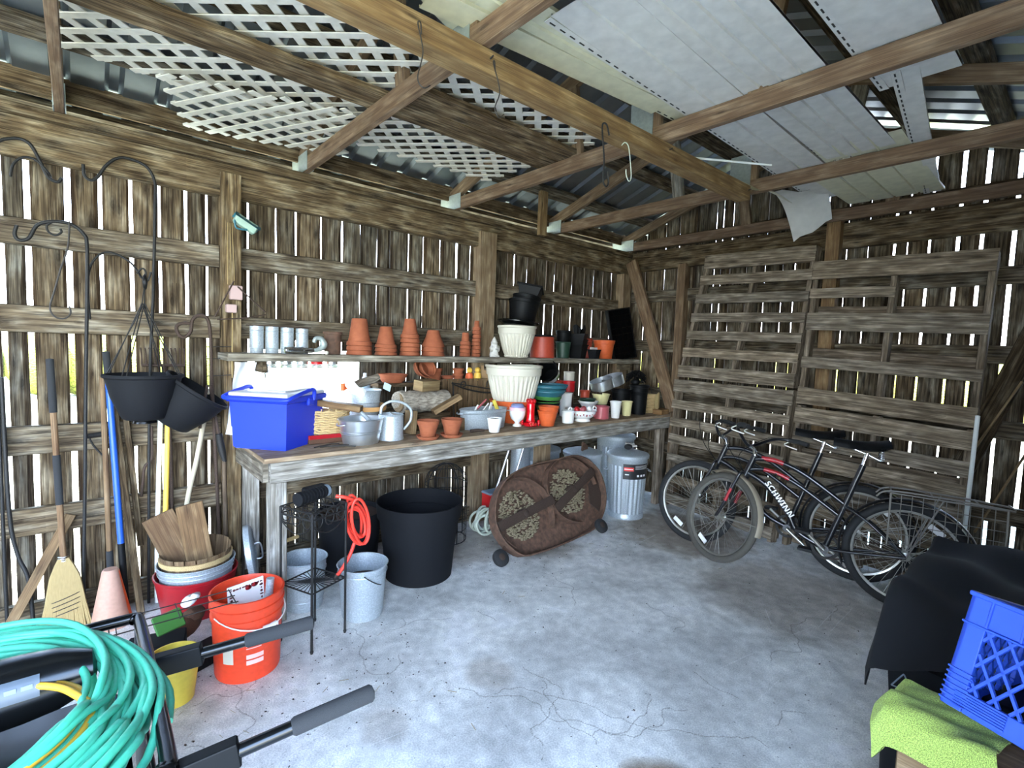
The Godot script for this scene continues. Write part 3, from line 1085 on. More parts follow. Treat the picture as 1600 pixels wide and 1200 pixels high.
func bench_and_shelf() -> void:
	var b := thing("workbench", "long grey weathered workbench along the slatted wall", "workbench", Vector3(2.6, 0, -3.1))
	for i in 3:
		var g := mb([Color(1.0, 0.93, 0.84), Color(0.95, 0.88, 0.8), Color(0.9, 0.83, 0.75)][i])
		g.box(Vector3(3.80, 0.026, [0.225, 0.225, 0.185][i]), Vector3(0.01, 0.897, [0.238, 0.008, -0.202][i]), 0.003, ruv())
		obj("top_plank", g, M.bench_wood, b)
	member("apron", Vector3(-1.86, 0.829, 0.33), Vector3(1.90, 0.829, 0.33), 0.112, 0.036, M.weather, b, Vector3.UP, Color(1.0, 1.0, 1.0))
	member("side_apron", Vector3(-1.87, 0.829, 0.31), Vector3(-1.87, 0.829, -0.28), 0.112, 0.036, M.weather, b, Vector3.UP, Color(0.6, 0.56, 0.5))
	for q in [[-1.815, 0.30, 0.09, 0.06], [1.80, 0.30, 0.09, 0.06], [-1.80, -0.30, 0.09, 0.06], [1.82, -0.30, 0.09, 0.06], [0.355, 0.10, 0.17, 0.04]]:
		member("leg", Vector3(q[0], 0.0, q[1]), Vector3(q[0], 0.884, q[1]), q[3], q[2], M.clean if q[2] > 0.1 else M.weather, b, Vector3.BACK, Color(0.95, 0.85, 0.7) if q[2] > 0.1 else Color(1, 1, 1) if q[0] < 0 else Color(0.75, 0.66, 0.58))
	var s := thing("wall_shelf", "long narrow plank shelf on the slatted wall above the workbench", "shelf", Vector3(2.6, 1.418, -3.325))
	var g2 := mb(Color(0.84, 0.8, 0.72))
	g2.box(Vector3(3.93, 0.045, 0.27), Vector3(0.0, 0, 0), 0.004, ruv())
	obj("plank", g2, M.weather, s)
	for x in [-1.75, 0.03, 1.9]:
		member("bracket", Vector3(x, -0.06, -0.11), Vector3(x, -0.06, 0.07), 0.07, 0.036, M.rough, s)


# an open pot: foot radius, mouth radius, height, rim height, rim overhang, wall
func pot_profile(rb: float, rt: float, h: float, rim := 0.03, over := 0.006, th := 0.006) -> Array:
	var rm := lerpf(rb, rt - over, (h - rim) / h)
	return [Vector2(0.0, 0.0), Vector2(rb - 0.004, 0.0), Vector2(rb, 0.004), Vector2(rm, h - rim), Vector2(rm + over, h - rim + 0.003), Vector2(rt, h - 0.003), Vector2(rt - 0.003, h), Vector2(rt - th - 0.002, h - 0.001), Vector2(rt - th - over * 0.6, h - rim * 1.1), Vector2(maxf(0.004, rb - th), th * 1.5), Vector2(0.0, th * 1.5)]


func pot(called: String, label: String, cat: String, at: Vector3, rb: float, rt: float, h: float, m: Material, o := {}) -> Node3D:
	var t := thing(called, label, cat, at, o.get("turn", 0.0), o.get("group", ""))
	var g := mb()
	g.lathe(pot_profile(rb, rt, h, o.get("rim", 0.03), o.get("over", 0.006), o.get("th", 0.006)), o.get("seg", 28), o.get("ox", 1.0), o.get("oz", 1.0), o.get("flutes", 0), o.get("depth", 0.0))
	var b := obj("body", g, m, t)
	if o.has("soil"):
		var s := mb()
		var ys: float = h - o.soil
		var rs: float = lerpf(rb, rt - o.get("over", 0.006), ys / h) - o.get("th", 0.006) * 0.5
		s.lathe([Vector2(rs, ys), Vector2(rs * 0.6, ys + 0.006), Vector2(0, ys + 0.003)], 18)
		obj("contents", s, o.get("soil_mat", M.soil), t)
	if o.has("invert"):
		b.transform = Transform3D(Basis(Vector3.RIGHT, PI), Vector3(0, h, 0))
	if o.has("tilt"):
		t.basis = Basis(o.tilt[0], o.tilt[1]) * t.basis
	return t


const ORD := ["lowest", "second from the bottom", "third from the bottom", "fourth from the bottom", "fifth from the bottom", "sixth from the bottom", "seventh from the bottom", "eighth from the bottom"]


func fluted_planter(label: String, at: Vector3, rb: float, rt: float, h: float, fl: int) -> void:
	var t := thing("fluted_planter", label, "planter", at, 0.0, "")
	var g := mb()
	var pr := [Vector2(0, 0), Vector2(rb * 0.92, 0), Vector2(rb, 0.008), Vector2(rb, 0.016)]
	for i in 9:
		var f := i / 8.0
		pr.append(Vector2(lerpf(rb * 0.97, rt * 0.92, pow(f, 0.72)), lerpf(0.02, h * 0.74, f)))
	g.lathe(pr, fl * 6, 1, 1, fl, 0.06)
	obj("fluted_bowl", g, M.cream, t)
	g = mb()
	g.lathe([Vector2(rt * 0.92, h * 0.74), Vector2(rt * 0.955, h * 0.745), Vector2(rt * 0.965, h * 0.92), Vector2(rt, h * 0.94), Vector2(rt, h * 0.985), Vector2(rt - 0.004, h), Vector2(rt * 0.93, h * 0.99), Vector2(rt * 0.89, h * 0.7), Vector2(rb * 0.9, 0.03), Vector2(0, 0.02)], 48)
	obj("rim_band", g, M.cream, t)


func stack_down(which: String, at: Vector3, rb: float, rt: float, h: float, n: int, dy: float, m: Material, grp: String, rim := 0.03) -> void:
	for i in n:
		var pos: String = "topmost" if i == n - 1 else ORD[i]
		var k := 1.0 - 0.015 * i
		pot("terracotta_pot", "upturned clay pot, %s %s" % [pos, which], "pot", at + Vector3(rng.randf_range(-0.002, 0.002), i * dy, rng.randf_range(-0.002, 0.002)), rb * k, rt * k, h, m, {"invert": 1, "group": grp, "rim": rim, "over": 0.010, "turn": rng.randf() * 6.0, "seg": 26})


# a square pot with walls
func square_pot(g: MB, sb: float, st: float, h: float, lip := 0.006, th := 0.003) -> MB:
	var ring := func(s: float, y: float) -> Array: return [Vector3(-s, y, -s), Vector3(s, y, -s), Vector3(s, y, s), Vector3(-s, y, s)]
	var rows := [ring.call(sb, 0.0), ring.call(st, h - 0.012), ring.call(st + lip, h - 0.012), ring.call(st + lip, h), ring.call(st - th, h), ring.call(sb - th, 0.004)]
	for r in rows.size() - 1:
		for k in 4:
			var a: Vector3 = rows[r][k]
			var b: Vector3 = rows[r][(k + 1) % 4]
			var d: Vector3 = rows[r + 1][(k + 1) % 4]
			var e: Vector3 = rows[r + 1][k]
			var out := (a + b) / 2.0 * Vector3(1, 0, 1) * (1.0 if r < 3 else -1.0)
			if r == 1:
				out = Vector3.DOWN
			if r == 3:
				out = Vector3.UP
			g.face(a, b, d, e, out)
	g.face(rows[0][0], rows[0][1], rows[0][2], rows[0][3], Vector3.DOWN)
	g.face(rows[5][0], rows[5][1], rows[5][2], rows[5][3], Vector3.UP)
	return g


func shelf_things() -> void:
	var y := 1.4405
	var z := -3.31
	var lbl := ["leftmost of the galvanised cylinders, beside the post", "second galvanised cylinder from the post", "third galvanised cylinder, behind the chrome tool", "rightmost of the galvanised cylinders, above the chrome tool"]
	var xs := [0.815, 0.901, 0.990, 1.081]
	for i in 4:
		var t := thing("metal_cylinder", lbl[i] + " on the wall shelf", "canister", Vector3(xs[i], y, z), i * 1.3, "galvanised cylinders on the shelf")
		var g := mb()
		var r := 0.0375
		var h := 0.165 - i * 0.002
		g.lathe([Vector2(0, 0), Vector2(r - 0.002, 0), Vector2(r, 0.003), Vector2(r, h), Vector2(r - 0.002, h), Vector2(r - 0.003, 0.01), Vector2(0, 0.01)], 26)
		obj("body", g, M.galv, t)
		for yy in [0.03, h - 0.03]:
			var b := mb()
			b.lathe([Vector2(r - 0.001, yy - 0.004), Vector2(r + 0.0025, yy), Vector2(r - 0.001, yy + 0.004)], 26)
			obj("bead", b, M.galv, t)
	var tray := thing("tin_rack", "dark curved metal strip lying across the galvanised cylinders on the shelf", "rack", Vector3(0.945, y + 0.166, z))
	var gt := mb()
	gt.box(Vector3(0.36, 0.006, 0.085), Vector3.ZERO, 0.002)
	obj("strip", gt, M.rust_iron, tray)
	# the chrome-handled tool
	var tl := thing("hand_tool", "chrome cylinder tool lying on the shelf before the galvanised cylinders", "tool", Vector3(1.07, y, -3.235), 0.0)
	var g := mb()
	g.x = Transform3D(Basis(Vector3.FORWARD, PI / 2), Vector3(0, 0.024, 0))
	g.lathe([Vector2(0, -0.115), Vector2(0.02, -0.115), Vector2(0.022, -0.11), Vector2(0.022, -0.01), Vector2(0.016, 0.0), Vector2(0.015, 0.05), Vector2(0.012, 0.06), Vector2(0, 0.06)], 20)
	obj("barrel", g, M.chrome, tl)
	g = mb()
	g.tube(smooth([Vector3(0.05, 0.024, 0), Vector3(0.09, 0.03, 0), Vector3(0.12, 0.06, 0), Vector3(0.105, 0.10, 0), Vector3(0.07, 0.10, 0), Vector3(0.06, 0.075, 0)], 5), [0.012, 0.012, 0.012, 0.013, 0.014, 0.015, 0.016, 0.018, 0.02, 0.022, 0.024, 0.024, 0.022, 0.02, 0.018, 0.016, 0.014, 0.014, 0.013, 0.013, 0.013, 0.012, 0.012, 0.012, 0.012, 0.011], 10)
	obj("head", g, M.plate, tl)
	g = mb()
	g.ball(Vector3(0.13, 0.012, 0.025), Vector3(0.018, 0.012, 0.014))
	obj("knob", g, M.cream, tl)
	pot("rusty_pot", "dark brown rusty pot between the chrome tool and the terracotta stacks", "pot", Vector3(1.285, y, -3.33), 0.052, 0.062, 0.15, M.rust, {"rim": 0.02})
	# terracotta stacks
	var grp := "terracotta pots stacked upside down on the shelf"
	stack_down("of the widest stack beside the brown pot", Vector3(1.462, y, z), 0.053, 0.088, 0.183, 3, 0.032, M.clay, grp, 0.030)
	stack_down("of the second shelf stack from the left", Vector3(1.663, y, z), 0.043, 0.080, 0.148, 3, 0.027, M.clay, grp, 0.025)
	stack_down("of the tall middle shelf stack", Vector3(1.853, y, z), 0.042, 0.075, 0.142, 5, 0.032, M.clay, grp, 0.03)
	stack_down("of the domed bowl stack on the shelf", Vector3(2.053, y, z), 0.046, 0.091, 0.128, 3, 0.034, M.clay, grp, 0.032)
	stack_down("of the short slim stack by the post", Vector3(2.352, y, z), 0.028, 0.046, 0.098, 4, 0.031, M.clay, grp, 0.029)
	stack_down("of the tallest slim stack", Vector3(2.455, y, -3.30), 0.022, 0.039, 0.078, 8, 0.0305, M.clay, grp, 0.028)
	# white gnome figure
	var gn := thing("gnome_figure", "small white garden gnome figure against the post on the shelf", "figurine", Vector3(2.642, y, -3.30))
	g = mb()
	g.lathe([Vector2(0, 0), Vector2(0.038, 0), Vector2(0.042, 0.02), Vector2(0.036, 0.05), Vector2(0.044, 0.075), Vector2(0.03, 0.10), Vector2(0.029, 0.115), Vector2(0.031, 0.12), Vector2(0.02, 0.145), Vector2(0.005, 0.168), Vector2(0, 0.17)], 16, 1.0, 0.8)
	for s in [-1.0, 1.0]:
		g.ball(Vector3(s * 0.035, 0.07, 0.012), Vector3(0.014, 0.03, 0.014), 8)
		g.ball(Vector3(s * 0.018, 0.008, 0.028), Vector3(0.016, 0.01, 0.02), 8)
	g.ball(Vector3(0, 0.085, 0.025), Vector3(0.022, 0.03, 0.014), 8)
	obj("body", g, M.stone, gn)
	# fluted urn with tilting black pots
	fluted_planter("cream fluted planter on the shelf carrying the tilted black pots", Vector3(2.885, y, -3.295), 0.105, 0.170, 0.272, 30)
	var tilt := [Vector3(0, 0, 1), -0.10]
	pot("plant_saucer", "black saucer tilted on the rim of the cream fluted planter", "saucer", Vector3(2.895, 1.716, -3.295), 0.13, 0.185, 0.035, M.black_gloss, {"tilt": tilt, "rim": 0.012})
	pot("nursery_pot", "round black pot in the black saucer atop the fluted planter", "pot", Vector3(2.93, 1.735, -3.295), 0.105, 0.14, 0.20, M.black, {"tilt": [Vector3(0, 0, 1), -0.16], "rim": 0.03})
	pot("nursery_pot", "second round black pot nested tilting in the tilted stack on the shelf", "pot", Vector3(2.963, 1.845, -3.295), 0.095, 0.128, 0.13, M.black, {"tilt": [Vector3(0, 0, 1), -0.2], "rim": 0.03})
	var sq := thing("square_pot", "square black pot topping the tilted stack on the shelf", "pot", Vector3(3.0, 1.93, -3.295))
	g = mb()
	square_pot(g, 0.07, 0.10, 0.13, 0.012)
	obj("body", g, M.black, sq)
	sq.basis = Basis(Vector3(0, 0, 1), -0.26) * Basis(Vector3.UP, 0.72)
	# pots right of the urn
	pot("plastic_pot", "reddish brown plastic pot with a black liner beside the fluted planter", "pot", Vector3(3.215, y, z), 0.113, 0.104, 0.19, M.redbrown, {"rim": 0.01, "over": 0.0})
	pot("nursery_pot", "black liner pot sitting in the reddish brown plastic pot", "pot", Vector3(3.215, y + 0.02, z), 0.085, 0.099, 0.188, M.black, {"rim": 0.016, "over": 0.004})
	pot("nursery_pot", "dark green pot under a black pot on the shelf", "pot", Vector3(3.487, y, z), 0.06, 0.076, 0.155, M.dark_green, {"rim": 0.012, "over": 0.003})
	pot("nursery_pot", "black pot stacked in the dark green pot on the shelf", "pot", Vector3(3.487, y + 0.11, z), 0.055, 0.078, 0.15, M.black, {"rim": 0.02, "over": 0.004})
	var bs := ["lowest", "second", "upper"]
	for i in 3:
		var t := thing("square_pot", "%s of the square black pots stacked right of the dark green pot" % bs[i], "pot", Vector3(3.70, y + 0.052 * i, z), 0.3 + 0.1 * i, "square black pots on the shelf")
		g = mb()
		square_pot(g, 0.055, 0.072, 0.135, 0.006)
		obj("body", g, M.black, t)
	var cr := thing("crumpled_pot", "crumpled torn black pot on top of the square black pots", "pot", Vector3(3.71, 1.66, z))
	g = mb()
	for i in 3:
		var a := i * 2.1
		g.sheet(6, 5, func(u, v): return Vector3(cos(a + u * 1.9) * (0.045 + 0.02 * v + 0.012 * sin(u * 9 + i)), 0.005 + v * 0.085 - 0.02 * sin(u * 7.0 + i), sin(a + u * 1.9) * (0.04 + 0.015 * v)), 0.002)
	obj("shreds", g, M.black, cr)
	var sp := thing("square_pot", "small square black pot in front of the white card on the shelf", "pot", Vector3(3.895, y, -3.27), 0.2)
	g = mb()
	square_pot(g, 0.036, 0.048, 0.092, 0.004)
	obj("body", g, M.black_matt, sp)
	var cd := thing("card_box", "small white and beige box behind the little black pot", "box", Vector3(4.0, y, -3.36), 0.1)
	g = mb()
	g.box(Vector3(0.15, 0.115, 0.05), Vector3(0, 0.0575, 0), 0.002)
	obj("box_body", g, M.paper, cd)
	g = mb()
	g.box(Vector3(0.151, 0.05, 0.051), Vector3(0, 0.026, 0), 0.001)
	obj("lower_band", g, M.cream, cd)
	pot("plastic_pot", "orange plastic pot at the tray end of the shelf", "pot", Vector3(4.12, y, -3.33), 0.085, 0.112, 0.19, M.orange_pot, {"rim": 0.04, "over": 0.008})
	pot("plastic_pot", "reddish pot half hidden behind the white card box", "pot", Vector3(3.93, y, -3.40), 0.045, 0.06, 0.2, M.redbrown, {"rim": 0.03})
	# seed tray leaning on the corner
	var st := thing("seed_tray", "black cell seed tray leaning upright at the right end of the shelf", "tray", Vector3(4.40, y + 0.004, -3.26))
	st.basis = Basis(Vector3.BACK, 0.16) * Basis(Vector3.RIGHT, -0.12) * Basis(Vector3.UP, -0.18)
	g = mb()
	var w := 0.30
	var h := 0.53
	g.box(Vector3(w, h, 0.004), Vector3(0, h / 2, -0.035), 0.001)
	for s in [-1.0, 1.0]:
		g.box(Vector3(0.012, h, 0.045), Vector3(s * w / 2, h / 2, -0.012), 0.002)
	for e in [0.0, h]:
		g.box(Vector3(w + 0.012, 0.012, 0.045), Vector3(0, e, -0.012), 0.002)
	obj("tray_frame", g, M.black, st)
	for i in 4:
		for j in 8:
			var c := mb()
			c.x = Transform3D(Basis(Vector3.RIGHT, PI / 2), Vector3(-w / 2 + w * (i + 0.5) / 4.0, h * (j + 0.5) / 8.0, -0.034))
			square_pot(c, 0.02, 0.0295, 0.042, 0.003, 0.002)
			obj("cell", c, M.black_gloss, st)

	# jars screwed up under the shelf by their lids
	var jl := ["glass jar hanging under the shelf nearest the plastic film", "second glass jar hanging under the shelf, from the film", "middle glass jar hanging under the shelf", "glass jar with the red lid hanging under the shelf", "glass jar hanging under the shelf nearest the bright opening"]
	for i in 5:
		var j := thing("glass_jar", jl[i], "jar", Vector3([0.883, 0.977, 1.07, 1.163, 1.262][i], 1.288, -3.28), i, "glass jars under the shelf")
		g = mb()
		g.lathe([Vector2(0, 0.0), Vector2(0.026, 0), Vector2(0.031, 0.005), Vector2(0.038, 0.072), Vector2(0.035, 0.085), Vector2(0.034, 0.1), Vector2(0.030, 0.1), Vector2(0.031, 0.085), Vector2(0.034, 0.072), Vector2(0.027, 0.008), Vector2(0, 0.007)], 24)
		obj("glass_body", g, M.glass, j)
		g = mb()
		g.lathe([Vector2(0, 0.106), Vector2(0.037, 0.106), Vector2(0.0375, 0.088), Vector2(0.036, 0.087)], 20)
		obj("lid", g, M.red if i == 3 else M.tin, j)
		for k in 2:
			g = mb()
			g.lathe([Vector2(0.0345, 0.078 - k * 0.01), Vector2(0.0378, 0.081 - k * 0.01), Vector2(0.0345, 0.084 - k * 0.01)], 20)
			obj("thread_ring", g, M.tin, j)
	# crumpled film hanging at the post
	var fm := mb()
	fm.sheet(12, 18, func(u, v):
		var x := lerpf(lerpf(0.70, 0.655, v), lerpf(0.815, 0.75, v), u)
		return Vector3(x, lerpf(1.385, 0.95, v), -3.33 + 0.022 * sin(u * 8.0 + v * 5.0) + 0.012 * sin(v * 17.0 + u * 3.0)), 0.0015)
	tag(obj("plastic_film", fm, M.film), "crumpled clear plastic film hanging from the shelf end behind the blue cooler", "film")


func galv_pail(called: String, label: String, at: Vector3, rb: float, rt: float, h: float, o := {}) -> Node3D:
	var t := thing(called, label, o.get("cat", "bucket"), at, o.get("turn", 0.0), o.get("group", ""))
	var ox: float = o.get("ox", 1.0)
	var oz: float = o.get("oz", 1.0)
	var g := mb()
	g.lathe([Vector2(0, 0.008), Vector2(rb - 0.004, 0.008), Vector2(rb, 0), Vector2(rb + 0.002, 0.008), Vector2(rt - 0.004, h - 0.006), Vector2(rt, h - 0.008), Vector2(rt + 0.004, h - 0.004), Vector2(rt, h), Vector2(rt - 0.006, h - 0.004), Vector2(rb - 0.002, 0.012), Vector2(0, 0.012)], o.get("seg", 36), ox, oz)
	obj("body", g, o.get("mat", M.galv), t)
	for f in o.get("bands", [0.55, 0.62]):
		var rr := lerpf(rb, rt, f) + 0.0005
		g = mb()
		g.lathe([Vector2(rr - 0.001, h * f - 0.004), Vector2(rr + 0.003, h * f), Vector2(rr + 0.001, h * f + 0.004)], o.get("seg", 36), ox, oz)
		obj("band", g, o.get("mat", M.galv), t)
	if o.has("ears"):
		for s in [-1.0, 1.0]:
			g = mb()
			var ps := []
			for k in 9:
				var a := PI * k / 8.0
				ps.append(Vector3(s * (rt * ox + 0.003 + 0.020 * sin(a)), h - 0.025 - 0.006 * sin(a), cos(a) * 0.035))
			g.tube(ps, 0.004, 6)
			obj("handle", g, o.get("mat", M.galv), t)
	return t


func bench_things() -> void:
	var y := 0.9105
	# blue cooler, turned on the bench corner
	var c := thing("cooler", "bright blue cooler box with white lid on the left bench end", "cooler", Vector3(0.885, y, -3.115), -0.88)
	var g := mb()
	var st := []
	g.x = Transform3D(Basis(Vector3.UP, Vector3.LEFT, Vector3.BACK), Vector3.ZERO)
	st = [[0.0, -0.155, 0.155, -0.165, 0.165], [0.012, -0.163, 0.163, -0.173, 0.173], [0.12, -0.167, 0.167, -0.177, 0.177], [0.124, -0.170, 0.170, -0.180, 0.180], [0.265, -0.175, 0.175, -0.185, 0.185]]
	g.loft(st)
	obj("body", g, M.blue, c)
	g = mb()
	g.box(Vector3(0.385, 0.034, 0.405), Vector3(0, 0.282, 0), 0.008)
	obj("rim", g, M.blue, c)
	var ld := mb()
	ld.box(Vector3(0.365, 0.026, 0.385), Vector3(0, 0.306, 0), 0.008)
	var lid := obj("lid", ld, M.lid_white, c)
	ld = mb()
	ld.box(Vector3(0.24, 0.012, 0.25), Vector3(0.0, 0.322, -0.01), 0.005)
	obj("lid_panel", ld, M.lid_white, lid)
	g = mb()
	g.tube(smooth([Vector3(0.20, 0.27, -0.04), Vector3(0.206, 0.33, -0.03), Vector3(0.204, 0.322, 0.06), Vector3(0.203, 0.30, 0.17), Vector3(0.19, 0.288, 0.208), Vector3(0.10, 0.285, 0.212), Vector3(-0.10, 0.285, 0.212), Vector3(-0.19, 0.288, 0.208), Vector3(-0.203, 0.30, 0.17), Vector3(-0.204, 0.322, 0.06), Vector3(-0.206, 0.33, -0.03), Vector3(-0.20, 0.27, -0.04)], 5), 0.012, 8)
	obj("handle", g, M.blue, c)
	for s in [-1.0, 1.0]:
		g = mb()
		g.box(Vector3(0.02, 0.045, 0.06), Vector3(s * 0.193, 0.262, -0.02), 0.005)
		obj("handle_hub", g, M.blue, c)
	# wicker basket on a red tray, with a plank laid on it
	var tr := thing("serving_tray", "dark red painted tray under the wicker basket", "tray", Vector3(1.17, y, -3.10), 0.0)
	g = mb()
	g.box(Vector3(0.30, 0.03, 0.20), Vector3(0, 0.0155, 0), 0.004)
	obj("base", g, M.brown, tr)
	g = mb()
	for s in [-1.0, 1.0]:
		g.box(Vector3(0.30, 0.025, 0.012), Vector3(0, 0.04, s * 0.094), 0.003)
		g.box(Vector3(0.012, 0.025, 0.18), Vector3(s * 0.144, 0.04, 0), 0.003)
	obj("rim", g, M.red_tub, tr)
	var bk := thing("wicker_basket", "pale wicker basket beside the blue cooler", "basket", Vector3(1.17, y + 0.032, -3.10))
	for i in 11:
		g = mb()
		var ps := []
		for k in 48:
			var a := TAU * k / 48
			var r := 1.0 + 0.035 * sin(k * PI / 2.0 + (i % 2) * PI) + i * 0.01
			ps.append(Vector3(cos(a) * 0.118 * r, 0.008 + i * 0.0145 + 0.003 * sin(k * 1.7 + i), sin(a) * 0.07 * r))
		g.tube(ps, 0.0075, 6, true)
		obj("weave", g, M.wicker, bk)
	g = mb()
	for k in 18:
		var a := TAU * k / 18
		g.tube([Vector3(cos(a) * 0.118, 0, sin(a) * 0.07), Vector3(cos(a) * 0.132, 0.172, sin(a) * 0.08)], 0.004, 5)
	g.lathe([Vector2(0, 0.004), Vector2(0.112, 0.004), Vector2(0.112, 0.0)], 24, 1.0, 0.6)
	obj("stakes", g, M.wicker, bk)
	var pl := mb(Color(0.85, 0.66, 0.45))
	pl.box(Vector3(0.30, 0.038, 0.085), Vector3.ZERO, 0.004, ruv())
	var po := obj("timber_offcut", pl, M.clean)
	po.transform = Transform3D(Basis(Vector3.UP, -0.62) * Basis(Vector3.BACK, -0.14), Vector3(1.20, 1.135, -3.03))
	tag(po, "brown timber offcut sloping over the wicker basket", "timber")
	# wash tub in front
	galv_pail("wash_tub", "shiny galvanised oval tub with double bands at the bench front", Vector3(1.306, y, -2.915), 0.112, 0.146, 0.155, {"mat": M.tin, "ox": 1.0, "oz": 0.86, "ears": 1, "turn": 0.3, "bands": [0.42, 0.50], "cat": "tub"})
	# tall pail behind, with a hoop, a brush and seed packets
	galv_pail("pail", "tall grey galvanised pail behind the shiny tub", Vector3(1.45, y, -3.20), 0.085, 0.115, 0.30, {"bands": [0.3, 0.72], "cat": "bucket"})
	var hp := mb()
	hp.lathe([Vector2(0.128, 0), Vector2(0.134, 0.0), Vector2(0.136, 0.03), Vector2(0.130, 0.03), Vector2(0.128, 0)], 36)
	var ho := obj("wooden_hoop", hp, M.orange_pot)
	ho.material_override = mk("hoop_wood", "c9965a", 0.7)
	ho.transform = Transform3D(Basis(Vector3.RIGHT, 0.06), Vector3(1.45, 1.085, -3.17))
	tag(ho, "thin light brown wooden hoop slipped round the tall grey pail", "hoop")
	var pk := thing("paper_bag", "crumpled white and orange paper packet leaning on the tall pail", "packet", Vector3(1.345, 1.10, -3.05))
	g = mb()
	g.sheet(10, 6, func(u, v): return Vector3(-0.12 + 0.135 * u + 0.035 * v, 0.165 - 0.10 * u + 0.045 * v + 0.01 * sin(u * 9.0), 0.012 * sin(u * 6.0 + v * 5.0) + 0.02 * v), 0.004)
	obj("paper", g, M.paper, pk)
	g = mb()
	g.sheet(5, 4, func(u, v): return Vector3(-0.118 + 0.05 * u, 0.165 - 0.045 * v + 0.01 * u, 0.008 + 0.012 * sin(u * 6.0)), 0.004)
	obj("orange_flap", g, M.cone_orange, pk)
	var br := thing("driftwood", "grey weathered stick lying across the top of the tall pail", "stick", Vector3(1.44, 1.245, -3.18))
	g = mb(Color(0.62, 0.56, 0.5))
	g.tube([Vector3(-0.10, -0.02, 0), Vector3(-0.02, 0.012, 0.0), Vector3(0.06, 0.035, 0.01), Vector3(0.10, 0.055, 0.01)], [0.026, 0.03, 0.028, 0.022], 9)
	obj("stick_body", g, M.weather, br)
	var tg := mb()
	tg.box(Vector3(0.055, 0.05, 0.003), Vector3.ZERO, 0.001)
	var to := obj("paper_tag", tg, mk("pale_blue", "c9e2ee", 0.7))
	to.transform = Transform3D(Basis(Vector3.BACK, -0.45) * Basis(Vector3.RIGHT, -0.4), Vector3(1.56, 1.235, -3.08))
	tag(to, "pale blue paper tag on the rim of the tall pail", "tag")
	var bt := thing("spray_bottle", "small clear and white bottle behind the tall pail", "bottle", Vector3(1.53, y, -3.36))
	g = mb()
	g.lathe([Vector2(0, 0), Vector2(0.035, 0), Vector2(0.036, 0.30), Vector2(0.03, 0.34), Vector2(0.012, 0.38), Vector2(0.012, 0.40), Vector2(0, 0.40)], 18)
	obj("body", g, M.lid_white, bt)
	g = mb()
	g.lathe([Vector2(0.0365, 0.27), Vector2(0.0365, 0.33)], 18)
	obj("blue_label", g, M.pale_blue, bt)
	# watering can
	var wc := thing("watering_can", "galvanised watering can with big loop handle", "watering can", Vector3(1.515, y, -2.93), 1.25)
	g = mb()
	g.lathe([Vector2(0, 0.004), Vector2(0.078, 0.004), Vector2(0.08, 0), Vector2(0.082, 0.01), Vector2(0.079, 0.016), Vector2(0.078, 0.155), Vector2(0.081, 0.158), Vector2(0.079, 0.162), Vector2(0.074, 0.165), Vector2(0.072, 0.02), Vector2(0, 0.012)], 30)
	obj("body", g, M.galv, wc)
	g = mb()
	g.slab(PackedVector2Array([Vector2(-0.078, 0), Vector2(-0.067, -0.04), Vector2(-0.04, -0.067), Vector2(0, -0.078), Vector2(0.04, -0.067), Vector2(0.067, -0.04), Vector2(0.078, 0)]), 0.0, 0.003)
	var hd := obj("half_cover", g, M.galv, wc)
	hd.transform = Transform3D(Basis(Vector3.RIGHT, -PI / 2 + 0.25), Vector3(0, 0.165, 0.0))
	g = mb()
	g.tube(smooth([Vector3(0.0, 0.165, -0.065), Vector3(0.0, 0.215, -0.055), Vector3(0, 0.245, 0.0), Vector3(0, 0.235, 0.07), Vector3(0, 0.19, 0.125), Vector3(0, 0.12, 0.125), Vector3(0, 0.06, 0.082)], 7), 0.0085, 8)
	obj("handle", g, M.galv, wc)
	g = mb()
	g.tube([Vector3(0, 0.04, -0.07), Vector3(0, 0.15, -0.16), Vector3(0, 0.21, -0.22)], [0.018, 0.013, 0.011], 12)
	obj("spout", g, M.galv, wc)
	# birch log, block and offcuts
	var lg := thing("log", "short grey bark covered log lying on the bench behind the clay pots", "log", Vector3(1.88, y + 0.205, -3.17), 0.05)
	g = mb()
	var lp := []
	var lr := []
	for i in 13:
		lp.append(Vector3(-0.19 + 0.38 * i / 12.0, 0.004 * sin(i * 1.9), 0.004 * cos(i * 2.3)))
		lr.append(0.078 + 0.006 * sin(i * 2.7))
	g.tube(lp, lr, 18)
	obj("bark_body", g, M.bark, lg)
	for s in [-1.0, 1.0]:
		g = mb(Color(0.9, 0.78, 0.6))
		g.x = Transform3D(Basis(Vector3.FORWARD, s * PI / 2), Vector3(s * 0.192, 0, 0))
		g.lathe([Vector2(0.07, 0), Vector2(0.068, 0.006), Vector2(0, 0.007)], 18)
		obj("cut_end", g, M.clean, lg)
	var un := mb(Color(0.5, 0.42, 0.35))
	un.box(Vector3(0.42, 0.125, 0.13), Vector3.ZERO, 0.004, ruv())
	var uo := obj("wooden_box", un, M.rough)
	uo.position = Vector3(1.88, y + 0.0635, -3.17)
	tag(uo, "dark wooden box supporting the bark log on the bench", "box")
